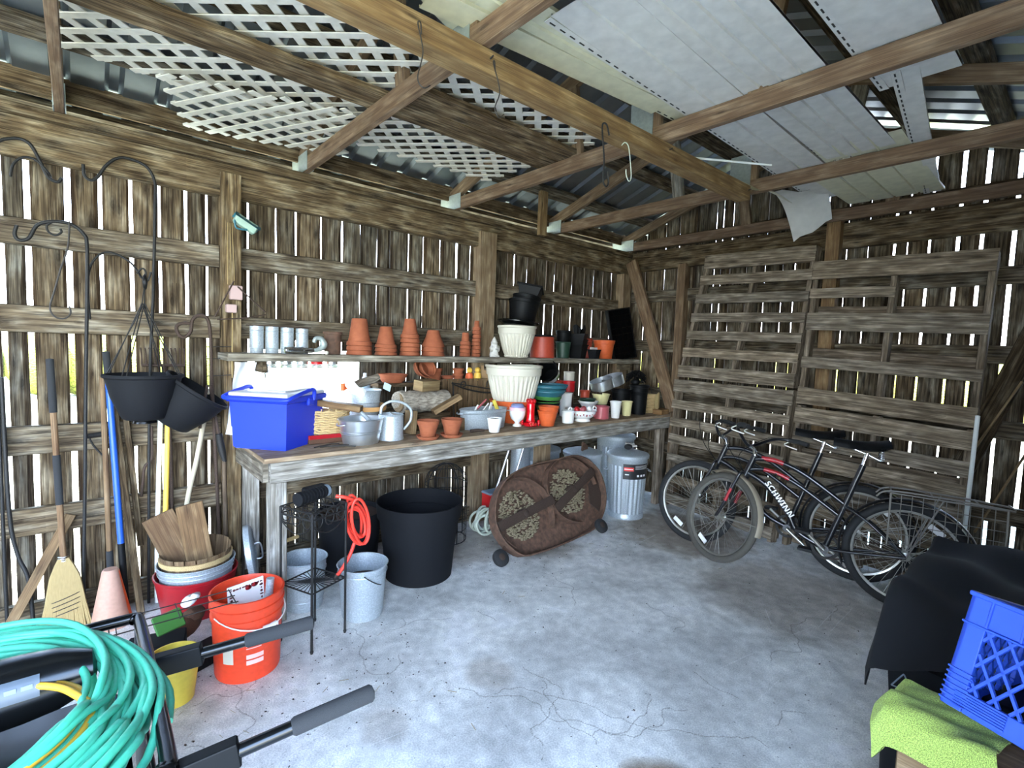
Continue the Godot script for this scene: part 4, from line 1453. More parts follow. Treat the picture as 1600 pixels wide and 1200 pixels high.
	var cuts := [
		[Vector3(0.185, 0.075, 0.09), Vector3(1.89, 1.236, -3.12), Vector3(0.1, 0.3, 0), Color(1.0, 0.88, 0.6), "pale yellow timber block resting on the bark log"],
		[Vector3(0.23, 0.036, 0.085), Vector3(2.01, 1.10, -3.04), Vector3(0, -0.3, 0.52), Color(0.95, 0.78, 0.55), "timber offcut sloping up between the log and the long tub"],
		[Vector3(0.16, 0.045, 0.08), Vector3(1.69, 1.0, -2.99), Vector3(0, 0.2, 1.5), Color(0.95, 0.8, 0.58), "upright timber wedge between the watering can and first clay pot"],
		[Vector3(0.1, 0.09, 0.04), Vector3(2.08, y + 0.0455, -2.99), Vector3(0, 0.1, 0), Color(0.9, 0.7, 0.5), "small timber cube behind the second clay pot"]]
	for q in cuts:
		g = mb(q[3])
		g.box(q[0], Vector3.ZERO, 0.003, ruv())
		var o := obj("timber_offcut", g, M.clean)
		o.transform = Transform3D(Basis.from_euler(q[2]), q[1])
		tag(o, q[4], "timber", "timber offcuts on the bench")
	# two clay pots on saucers
	for i in 2:
		var p: Vector3 = [Vector3(1.722, y, -2.815), Vector3(1.897, y, -2.80)][i]
		pot("clay_saucer", "clay saucer under the %s front clay pot" % ["first", "second"][i], "saucer", p, 0.064, 0.079, 0.025, M.clay, {"rim": 0.012, "over": 0.002, "group": "saucers under the front clay pots"})
		pot("terracotta_pot", ["clay pot on a saucer at the bench edge, nearer the watering can", "clay pot on a saucer at the bench edge, nearer the white cup"][i], "pot", p + Vector3(0, 0.0095, 0), 0.047, 0.074, 0.115, M.clay, {"rim": 0.032, "group": "clay pots on saucers"})
	# long galvanised trough with tags
	var tg2 := galv_pail("metal_trough", "long oval galvanised trough full of plant tags", Vector3(2.32, y, -3.0), 0.19, 0.213, 0.15, {"ox": 1.0, "oz": 0.5, "bands": [0.80], "cat": "trough", "ears": 1})
	var tags := [["paper", -0.09, 0.15, 0.55, "pale crumpled paper in the trough, left side"], ["paper", 0.0, 0.165, 0.75, "long white tag sticking up in the trough"], ["white_plastic", 0.05, 0.16, 0.3, "rounded white bottle in the trough"], ["yellow", 0.11, 0.18, -0.5, "bright yellow tag standing at the trough's right end"], ["pink_ceramic", -0.03, 0.20, 0.9, "pinkish tag leaning at the back of the trough"]]
	for q in tags:
		g = mb()
		g.box(Vector3(0.03, 0.11, 0.012), Vector3.ZERO, 0.005)
		var o := obj("plant_tag", g, M[q[0]])
		o.transform = Transform3D(Basis(Vector3.BACK, -q[3]) * Basis(Vector3.UP, q[3]), Vector3(2.32 + q[1], y + q[2] - 0.02, -2.99))
		tag(o, q[4], "tag", "tags in the trough")
	var fl := mb()
	fl.lathe([Vector2(0, 0.10), Vector2(0.19, 0.098)], 24, 1.0, 0.48)
	var fo := obj("trough_filling", fl, M.leaf_litter)
	fo.position = Vector3(2.32, y, -3.0)
	tag(fo, "dry brown debris filling the long trough", "debris", "", "stuff")
	# slatted wooden crate behind and the iron rack
	var cr := thing("slat_crate", "brown slatted wooden crate behind the trough", "crate", Vector3(2.45, y, -3.37))
	for i in 12:
		g = mb(Color(0.62, 0.5, 0.36))
		g.x = Transform3D(Basis(Vector3.UP, Vector3.LEFT, Vector3.BACK), Vector3(-0.275 + i * 0.05, 0.175, 0.045))
		g.box(Vector3(0.35, 0.043, 0.008), Vector3.ZERO, 0.002, ruv())
		obj("slat", g, M.clean, cr)
	for yy in [0.05, 0.31]:
		member("rail", Vector3(-0.3, yy, 0.033), Vector3(0.3, yy, 0.033), 0.04, 0.014, M.clean, cr, Vector3.UP, Color(0.5, 0.4, 0.3))
	for s in [-1.0, 1.0]:
		member("side_panel", Vector3(s * 0.292, 0.175, 0.03), Vector3(s * 0.292, 0.175, -0.07), 0.34, 0.012, M.clean, cr, Vector3.UP, Color(0.45, 0.36, 0.28))
	var ir := thing("iron_rack", "black wrought iron rack with curled hooks against the slatted crate", "rack", Vector3(2.43, 1.18, -3.26))
	g = mb()
	g.tube(smooth([Vector3(-0.23, 0.05, 0), Vector3(-0.1, 0.005, 0), Vector3(0.08, -0.03, 0), Vector3(0.25, -0.035, 0)], 6), 0.006, 8)
	g.tube([Vector3(-0.23, 0.055, 0), Vector3(0.25, -0.02, 0)], 0.005, 8)
	for x in [-0.12, 0.14]:
		g.tube(smooth([Vector3(x - 0.025, 0.015, 0), Vector3(x - 0.02, 0.055, 0), Vector3(x + 0.015, 0.06, 0), Vector3(x + 0.02, 0.03, 0), Vector3(x, 0.022, 0)], 5), 0.005, 7)
	g.tube([Vector3(0.24, -0.03, 0), Vector3(0.262, -0.24, 0.03)], 0.005, 7)
	g.tube([Vector3(-0.22, 0.05, 0), Vector3(-0.22, -0.25, 0.03)], 0.005, 7)
	obj("scrollwork", g, M.iron, ir)
	# little ledge behind with saucers, pots and ornaments
	var le := thing("ledge_board", "narrow dark ledge board on the wall between bench and shelf", "shelf", Vector3(2.17, 1.222, -3.40))
	g = mb(Color(0.55, 0.46, 0.38))
	g.box(Vector3(1.10, 0.03, 0.13), Vector3.ZERO, 0.003, ruv())
	obj("plank", g, M.rough, le)
	for x in [-0.52, 0.1, 0.52]:
		member("bracket", Vector3(x, -0.075, -0.06), Vector3(x, -0.075, 0.03), 0.12, 0.03, M.rough, le)
	var ly := 1.2375
	for i in 3:
		pot("clay_saucer", "wide clay saucer, %s of the pile of saucers on the ledge" % ["lowest", "middle", "topmost"][i], "saucer", Vector3(1.757, ly + 0.018 * i, -3.385), 0.075 + 0.012 * i, 0.092 + 0.01 * i, 0.028, M.clay, {"rim": 0.014, "over": 0.003, "group": "clay saucers on the ledge"})
	for i in 2:
		pot("clay_bowl", "clay bowl tipped on its side on the ledge, %s" % ["outer one", "nested inner one"][i], "bowl", Vector3(1.97 + 0.02 * i, ly + 0.098, -3.37 + 0.028 * i), 0.062 - 0.01 * i, 0.093 - 0.012 * i, 0.06, M.clay, {"rim": 0.018, "group": "tipped clay bowls", "tilt": [Vector3(0.95, 0, -0.3).normalized(), 1.15]})
	pot("terracotta_pot", "clay pot behind the tipped clay bowls on the ledge", "pot", Vector3(2.13, ly, -3.40), 0.045, 0.06, 0.105, M.clay, {"rim": 0.025})
	pot("terracotta_pot", "small clay pot standing before the next pot on the ledge", "pot", Vector3(2.245, ly, -3.39), 0.04, 0.055, 0.045, M.clay, {"rim": 0.018})
	for i in 2:
		pot("terracotta_pot", "small clay pot by the yellow ornaments, %s" % ["lower", "upper"][i], "pot", Vector3(2.345, ly + 0.043 * i, -3.39), 0.036, 0.046, 0.062, M.clay, {"rim": 0.02, "group": "two small clay pots on the ledge"})
	for i in 2:
		var x := 2.455 + i * 0.085
		var f := thing("ornament", "little yellow and orange ornament on the ledge, %s" % ["beside the small clay pots", "beside the brown paper"][i], "ornament", Vector3(x, ly, -3.385), 0.0, "yellow ornaments on the ledge")
		g = mb()
		g.lathe([Vector2(0, 0), Vector2(0.028, 0), Vector2(0.034, 0.03), Vector2(0.026, 0.065), Vector2(0, 0.07)], 14)
		obj("orange_body", g, M.orange_pot if i == 0 else M.yellow_paint, f)
		g = mb()
		g.ball(Vector3(0, 0.088, 0.0), Vector3(0.026, 0.026, 0.024), 10)
		obj("yellow_head", g, M.yellow_paint, f)
	var bp := mb()
	bp.box(Vector3(0.12, 0.125, 0.02), Vector3.ZERO, 0.002)
	var bo := obj("brown_paper", bp, mk("kraft", "b08f68", 0.9))
	bo.transform = Transform3D(Basis(Vector3.RIGHT, -0.12), Vector3(2.645, ly + 0.064, -3.40))
	tag(bo, "brown paper packet standing beside the yellow ornaments", "packet")
	# white cup and shears
	pot("cup_pot", "plain white flared cup pot at the bench edge", "pot", Vector3(2.27, y, -2.805), 0.038, 0.056, 0.105, M.white_plastic, {"rim": 0.004, "over": 0.0, "soil": 0.012, "th": 0.004})
	var pr := thing("hand_shears", "small dark rusty hand shears lying before the trough", "shears", Vector3(2.165, y + 0.008, -2.86), -0.15)
	g = mb()
	g.tube([Vector3(-0.06, 0.004, 0), Vector3(0.0, 0.006, 0.004), Vector3(0.045, 0.004, 0.012)], [0.012, 0.011, 0.008], 8)
	obj("handle", g, M.rust_iron, pr)
	g = mb()
	g.tube([Vector3(0.03, 0.004, 0.008), Vector3(0.13, 0.002, -0.01)], [0.006, 0.002], 6)
	obj("blade", g, M.rust, pr)
	for i in 3:
		g = mb()
		g.tube([Vector3(-0.07, 0, 0), Vector3(0.05, 0.004, 0.008 * i), Vector3(0.09, 0.002, 0.02)], 0.004, 6)
		var o := obj("pruning_tool", g, M.wire)
		o.transform = Transform3D(Basis(Vector3.UP, 0.3 - 0.4 * i), Vector3(1.08 + 0.035 * i, y + 0.005, -2.91 + 0.028 * i))
		tag(o, ["thin dark garden tool lying nearest the cooler on the bench", "thin dark garden tool in the middle between cooler and tub", "thin dark garden tool lying nearest the shiny tub"][i], "tool", "thin tools flat on the bench")
	# big fluted planter over a clay pot
	pot("terracotta_pot", "big faded clay pot under the large fluted planter", "pot", Vector3(2.715, y, -3.12), 0.10, 0.198, 0.185, M.orange_pot, {"rim": 0.075, "over": 0.02})
	fluted_planter("large cream fluted planter in the faded clay pot on the bench", Vector3(2.715, y + 0.155, -3.12), 0.165, 0.238, 0.318, 34)
	# egg cup urn
	var ur := thing("urn_pot", "pale footed urn with a pink band and blue cap", "pot", Vector3(2.60, y, -2.93))
	g = mb()
	g.lathe([Vector2(0, 0), Vector2(0.036, 0), Vector2(0.034, 0.012), Vector2(0.018, 0.024), Vector2(0.022, 0.036), Vector2(0.05, 0.058), Vector2(0.061, 0.09), Vector2(0.063, 0.118), Vector2(0.067, 0.122), Vector2(0.067, 0.126), Vector2(0, 0.126)], 26)
	obj("body", g, M.ceramic, ur)
	g = mb()
	g.lathe([Vector2(0.064, 0.126), Vector2(0.064, 0.15), Vector2(0, 0.15)], 26)
	obj("pink_band", g, M.pale_pink, ur)
	g = mb()
	g.lathe([Vector2(0.05, 0.15), Vector2(0.054, 0.165), Vector2(0.04, 0.178), Vector2(0, 0.18)], 26)
	obj("blue_cap", g, M.lavender, ur)
	# red glass hummingbird feeder
	var hf := thing("bird_feeder", "red hummingbird feeder with flower ports on the bench", "feeder", Vector3(2.70, y, -2.885))
	g = mb()
	g.lathe([Vector2(0, 0.03), Vector2(0.04, 0.035), Vector2(0.034, 0.05), Vector2(0.03, 0.12), Vector2(0.036, 0.17), Vector2(0.03, 0.185), Vector2(0, 0.187)], 22)
	obj("bottle", g, M.red_glass, hf)
	g = mb()
	g.lathe([Vector2(0, 0), Vector2(0.052, 0.002), Vector2(0.058, 0.014), Vector2(0.045, 0.03), Vector2(0, 0.035)], 22)
	obj("base", g, M.red_glass, hf)
	g = mb()
	for k in 6:
		var a := TAU * k / 6.0
		g.ball(Vector3(cos(a) * 0.026, 0.198, sin(a) * 0.026), Vector3(0.016, 0.02, 0.016), 8)
	g.ball(Vector3(0, 0.2, 0), Vector3(0.022, 0.02, 0.022), 8)
	obj("cap", g, M.red, hf)
	for k in 4:
		var a := TAU * k / 4.0 + 0.6
		g = mb()
		for j in 5:
			var b := TAU * j / 5.0
			g.ball(Vector3(cos(a) * 0.066 - sin(a) * cos(b) * 0.014, 0.026 + sin(b) * 0.014, sin(a) * 0.066 + cos(a) * cos(b) * 0.014), Vector3(0.012, 0.012, 0.012), 8)
		var fw := obj("flower_port", g, M.red_glass, hf)
		g = mb()
		g.ball(Vector3(cos(a) * 0.078, 0.026, sin(a) * 0.078), Vector3(0.007, 0.007, 0.007), 8)
		obj("flower_centre", g, M.cone_orange, fw)
	# orange pots, green and teal stack
	for i in 2:
		pot("plastic_pot", ["front orange plastic pot of the nested pair at the bench edge", "orange plastic pot nested in the front orange one"][i], "pot", Vector3(2.835 + 0.012 * i, y + 0.032 * i, -2.83), 0.054, 0.086, 0.125, M.orange_pot, {"rim": 0.018, "over": 0.004, "group": "nested orange pots"})
	var sk := [[0.075, 0.105, 0.16, 0.0, "black_matt", "black pot at the foot of the teal topped stack"], [0.088, 0.118, 0.13, 0.085, "leaf_green", "green pot in the teal topped stack"], [0.095, 0.125, 0.12, 0.125, "black_gloss", "black pot above the green one in the teal topped stack"], [0.11, 0.155, 0.075, 0.20, "teal", "lower teal bowl of the stack behind the orange pots"], [0.12, 0.172, 0.07, 0.245, "teal", "top teal bowl of the stack behind the orange pots"]]
	for q in sk:
		pot("stacked_pot", q[5], "pot", Vector3(3.02, y + q[3], -3.02), q[0], q[1], q[2], M[q[4]], {"rim": 0.022, "over": 0.006, "group": "teal topped pot stack"})
	pot("nursery_pot", "dark blue black pot behind the red feeder", "pot", Vector3(2.93, y, -3.22), 0.07, 0.095, 0.28, M.black, {"rim": 0.03})
	# tipped black pot with a green label
	var tp := pot("nursery_pot", "black pot tipped over with a white and green label, behind the teal bowls", "pot", Vector3(3.30, 1.27, -3.26), 0.075, 0.105, 0.14, M.black, {"rim": 0.02, "tilt": [Vector3(0.35, 0, 1).normalized(), 1.1]})
	g = mb()
	g.sheet(6, 3, func(u, v): return Vector3(-sin(-0.6 + u * 1.5) * (0.088 + 0.02 * v), 0.03 + 0.075 * v, cos(-0.6 + u * 1.5) * (0.088 + 0.02 * v)), 0.001)
	obj("label_sheet", g, M.label_white, tp)
	g = mb()
	g.sheet(4, 3, func(u, v): return Vector3(-sin(-0.3 + u * 0.5) * (0.0895 + 0.02 * v), 0.035 + 0.05 * v, cos(-0.3 + u * 0.5) * (0.0895 + 0.02 * v)), 0.001)
	obj("green_patch", g, M.label_green, tp)
	var sb := mb(Color(0.4, 0.36, 0.32))
	sb.box(Vector3(1.15, 0.06, 0.12), Vector3.ZERO, 0.003, ruv())
	var sbo := obj("board_stack", sb, M.rough)
	sbo.position = Vector3(3.62, y + 0.03, -3.36)
	tag(sbo, "dark board lying along the wall at the crowded bench end", "board")
	# crowded right end: [kind, x, z, y offset, rb, rt, h, material, label]
	var small := [
		[3.095, -2.85, 0.0, 0.048, 0.056, 0.105, "ceramic", "white square shouldered ceramic jar at the bench edge"],
		[3.735, -2.85, 0.0, 0.038, 0.056, 0.155, "ceramic", "slender white vase with tiny flowers at the bench edge"],
		[3.97, -2.90, 0.0, 0.042, 0.057, 0.14, "pale_yellow", "pale yellow flared pot beside the white vase"],
		[3.80, -3.08, 0.10, 0.06, 0.088, 0.10, "pale_yellow", "yellow bowl raised behind the white vase"],
		[3.58, -3.05, 0.075, 0.05, 0.098, 0.07, "ceramic", "white dish with a teal lining behind the red printed bowl"],
		[3.58, -3.06, 0.10, 0.055, 0.08, 0.065, "dark_green", "dark green bowl nested in the white dish"],
		[3.38, -3.15, 0.0, 0.05, 0.066, 0.22, "ceramic", "white ceramic planter standing behind the square jar"],
		[3.20, -3.16, 0.0, 0.06, 0.085, 0.14, "lavender", "dark blue pot behind the white square jar"],
		[3.47, -3.20, 0.22, 0.055, 0.06, 0.10, "red", "red tin among the back row of the bench"],
		[3.40, -3.30, 0.09, 0.06, 0.08, 0.23, "redbrown", "reddish pot at the back by the wall boards"],
		[3.60, -3.32, 0.09, 0.05, 0.055, 0.31, "cream", "tall cream canister at the back by the wall boards"],
		[3.68, -3.18, 0.12, 0.04, 0.05, 0.11, "redbrown", "small terracotta pot beside the cake tins"],
		[3.50, -3.02, 0.0, 0.06, 0.062, 0.075, "tin", "short tin can behind the red printed bowl"],
		[3.68, -3.10, 0.0, 0.045, 0.055, 0.10, "teal", "teal pot hidden low behind the white dish"]]
	for q in small:
		pot("small_pot", q[7], "pot", Vector3(q[0], y + q[2], q[1]), q[3], q[4], q[5], M[q[6]], {"rim": 0.014, "over": 0.003, "group": "small pots crowded on the bench end"})
	for q in [[3.80, -3.08, 0.0, 0.10, 0.05, "under the yellow bowl"], [3.58, -3.055, 0.0, 0.075, 0.055, "under the white dish"], [3.47, -3.20, 0.0, 0.22, 0.05, "under the red tin"], [3.68, -3.18, 0.0, 0.12, 0.03, "under the small terracotta pot"]]:
		g = mb()
		g.lathe([Vector2(0, 0), Vector2(q[4], 0), Vector2(q[4] * 0.9, q[3] - 0.003), Vector2(0, q[3] - 0.001)], 16)
		var o := obj("pot_stand", g, M.brown)
		o.position = Vector3(q[0], y, q[1])
		tag(o, "brown upturned pot %s in the crowd of bench pots" % q[5], "pot", "upturned pots under dishes")
	# red printed footed bowl with two curl handles, pink mug
	var bw := thing("ceramic_bowl", "footed white bowl printed with red figures and curled handles", "bowl", Vector3(3.30, y, -2.87), -0.15)
	g = mb()
	g.lathe([Vector2(0, 0), Vector2(0.07, 0), Vector2(0.068, 0.012), Vector2(0.06, 0.022), Vector2(0.085, 0.035), Vector2(0.113, 0.06), Vector2(0.12, 0.09), Vector2(0.126, 0.094), Vector2(0.122, 0.098), Vector2(0.112, 0.09), Vector2(0.09, 0.05), Vector2(0, 0.035)], 34)
	obj("body", g, M.ceramic, bw)
	g = mb()
	for k in 26:
		var a := TAU * k / 26.0
		g.ball(Vector3(cos(a) * 0.112, 0.063 + 0.005 * sin(k * 2.3), sin(a) * 0.112), Vector3(0.007, 0.010 + 0.004 * sin(k * 1.7), 0.007), 6)
	tag(obj("red_print", g, M.pink_ceramic, bw), "red printed figures", "", "", "stuff")
	for s in [-1.0, 1.0]:
		g = mb()
		g.tube(smooth([Vector3(s * 0.115, 0.06, 0), Vector3(s * 0.145, 0.075, 0), Vector3(s * 0.155, 0.105, 0), Vector3(s * 0.135, 0.122, 0), Vector3(s * 0.118, 0.108, 0), Vector3(s * 0.124, 0.094, 0)], 5), 0.007, 8)
		obj("handle", g, M.ceramic, bw)
	for k in 4:
		g = mb()
		g.ball(Vector3(3.30 - 0.06 + 0.042 * k, y + 0.10, -2.88 + 0.03 * (k % 2)), Vector3(0.028, 0.028, 0.026), 10)
		tag(obj("bauble", g, [M.red, M.pink_ceramic, M.red, M.ceramic][k]), ["red ball at the left in the printed bowl", "pink ball second in the printed bowl", "red ball third in the printed bowl", "white ball at the right in the printed bowl"][k], "ball", "balls in the printed bowl")
	pot("ceramic_mug", "dusty red patterned ceramic pot beside the printed bowl", "pot", Vector3(3.575, y, -2.885), 0.068, 0.073, 0.115, M.pink_ceramic, {"rim": 0.012, "over": 0.003})
	# cake tins tipped
	for i in 2:
		var ct := thing("cake_tin", ["shiny cake tin tipped on the crowded bench end, lower one", "shiny cake tin tipped on the crowded bench end, upper one"][i], "tin", [Vector3(3.93, y + 0.235, -3.16), Vector3(4.11, y + 0.27, -3.17)][i], 0.0, "tipped cake tins")
		g = mb()
		var r := 0.115 - 0.005 * i
		g.lathe([Vector2(0, 0), Vector2(r - 0.003, 0), Vector2(r, 0.003), Vector2(r, 0.095), Vector2(r + 0.003, 0.098), Vector2(r - 0.002, 0.1), Vector2(r - 0.003, 0.006), Vector2(0, 0.005)], 34)
		obj("body", g, M.tin, ct)
		ct.basis = Basis(Vector3(0, 0, 1), 0.33) * Basis(Vector3.RIGHT, -0.12)
	var tm := mb(Color(0.4, 0.33, 0.28))
	tm.box(Vector3(0.42, 0.21, 0.16), Vector3.ZERO, 0.004, ruv())
	var tmo := obj("wooden_box", tm, M.rough)
	tmo.position = Vector3(4.0, y + 0.1055, -3.2)
	tag(tmo, "dark wooden box holding up the cake tins", "box")
	# black tall pots and the wicker basket in the corner
	for i in 3:
		pot("nursery_pot", ["tall black pot at the corner of the bench", "black pot nested in the tall one at the bench corner", "squat black pot behind the tall black one"][i], "pot", [Vector3(4.19, y, -2.92), Vector3(4.19, y + 0.12, -2.92), Vector3(4.05, y, -3.03)][i], [0.07, 0.072, 0.075][i], [0.088, 0.097, 0.1][i], [0.25, 0.17, 0.24][i], M.black, {"rim": 0.03, "over": 0.005, "group": "black pots at the bench corner"})
	var nt := thing("plastic_netting", "bundle of black netting crumpled on the black corner pots", "netting", Vector3(4.18, 1.205, -2.96))
	g = mb()
	for k in 26:
		var a := k * 0.83
		var p0 := Vector3(cos(a) * 0.11, 0.01 + 0.05 * absf(sin(k * 1.3)), sin(a) * 0.09)
		var p1 := Vector3(cos(a + 2.4) * 0.10, 0.03 + 0.06 * absf(cos(k * 1.1)), sin(a + 2.4) * 0.09)
		g.tube(smooth([p0, (p0 + p1) / 2 + Vector3(0, 0.06, 0), p1], 4), 0.006, 5)
	g.ball(Vector3(0, 0.02, 0), Vector3(0.06, 0.03, 0.05), 10)
	tag(obj("strands", g, M.black, nt), "", "", "", "stuff")
	var wb := thing("wicker_basket", "golden wicker basket with a coiled rope in the bench corner", "basket", Vector3(4.40, y, -2.95), 0.2)
	for i in 12:
		g = mb()
		var ps := []
		for k in 36:
			var a := TAU * k / 36
			var r := 0.062 + i * 0.0022 + 0.003 * sin(k * PI / 1.5 + (i % 2) * PI)
			ps.append(Vector3(cos(a) * r, 0.008 + i * 0.0155, sin(a) * r))
		g.tube(ps, 0.008, 6, true)
		obj("weave", g, M.wicker, wb)
	g = mb()
	g.tube(smooth([Vector3(-0.07, 0.18, 0), Vector3(-0.05, 0.24, 0), Vector3(0.03, 0.26, 0), Vector3(0.08, 0.19, 0)], 6), 0.005, 6)
	obj("handle", g, M.wire, wb)
	var rp := mb()
	for k in 4:
		var ps := []
		for j in 28:
			var a := TAU * j / 28
			ps.append(Vector3(cos(a) * (0.045 + 0.008 * k), sin(a) * (0.075 + 0.008 * k), 0.008 * k))
		rp.tube(ps, 0.007, 6, true)
	var ro := obj("rope_coil", rp, M.straw)
	ro.transform = Transform3D(Basis(Vector3.UP, 0.5), Vector3(4.40, y + 0.11, -2.862))
	tag(ro, "pale straw rope coil leaning on the golden wicker basket", "rope")
	g = mb(Color(1.0, 0.72, 0.42))
	g.box(Vector3(0.15, 0.05, 0.1), Vector3.ZERO, 0.003, ruv())
	var e := obj("timber_offcut", g, M.clean)
	e.transform = Transform3D(Basis(Vector3.UP, 0.1), Vector3(4.40, y + 0.0255, -2.80))
	tag(e, "orange timber block at the corner end of the bench", "timber")


func trash_can(label: String, at: Vector3, r: float, h: float, turn: float, with_label := false) -> Node3D:
	var t := thing("trash_can", label, "trash can", at, turn, "galvanised trash cans under the bench")
	var g := mb()
	var rb := r * 0.88
	g.lathe([Vector2(0, 0.01), Vector2(rb, 0.01), Vector2(rb + 0.004, 0.0), Vector2(rb + 0.006, 0.025), Vector2(rb, 0.035), Vector2(rb, 0.05)], 48)
	g.lathe([Vector2(r - 0.004, h * 0.80), Vector2(r, h * 0.81), Vector2(r, h * 0.93), Vector2(r + 0.004, h * 0.94), Vector2(r, h * 0.95)], 48)
	g.lathe([Vector2(rb, 0.05), Vector2(lerpf(rb, r, 0.5), h * 0.4), Vector2(r - 0.002, h * 0.80)], 144, 1, 1, 24, 0.05)
	obj("body", g, M.galv, t)
	g = mb()
	g.lathe([Vector2(r + 0.012, h * 0.91), Vector2(r + 0.014, h * 0.95), Vector2(r + 0.006, h * 0.965), Vector2(r - 0.01, h * 0.97), Vector2(r * 0.6, h * 1.0), Vector2(0, h * 1.01)], 48)
	obj("lid", g, M.galv, t)
	for s in [-1.0, 1.0]:
		g = mb()
		g.tube(smooth([Vector3(s * r, h * 0.72, -0.05), Vector3(s * (r + 0.03), h * 0.70, -0.035), Vector3(s * (r + 0.03), h * 0.70, 0.035), Vector3(s * r, h * 0.72, 0.05)], 4), 0.005, 6)
		obj("handle", g, M.galv, t)
	if with_label:
		var rl := r + 0.003
		var strip := func(a0: float, a1: float, y0: float, y1: float, o: float) -> MB:
			var b := mb()
			b.sheet(10, 2, func(u, v): return Vector3(sin(lerpf(a0, a1, u)) * (rl + o), lerpf(y0, y1, v), cos(lerpf(a0, a1, u)) * (rl + o)), 0.0008)
			return b
		obj("label_sheet", strip.call(-0.4, 1.05, h * 0.62, h * 0.845, 0.0), M.label_black, t)
		obj("red_panel", strip.call(-0.36, 0.12, h * 0.745, h * 0.80, 0.001), M.label_red, t)
		obj("white_line", strip.call(-0.34, 0.08, h * 0.768, h * 0.778, 0.002), M.label_white, t)
		for k in 4:
			obj("print_line", strip.call(0.2, 0.95, h * (0.82 - k * 0.016), h * (0.824 - k * 0.016), 0.001), M.label_white, t)
		for k in 3:
			obj("print_block", strip.call(0.3 + k * 0.2, 0.42 + k * 0.2, h * 0.66, h * 0.69, 0.001), M.label_white, t)
		obj("print_block", strip.call(-0.3, -0.1, h * 0.685, h * 0.70, 0.001), M.label_white, t)
	return t


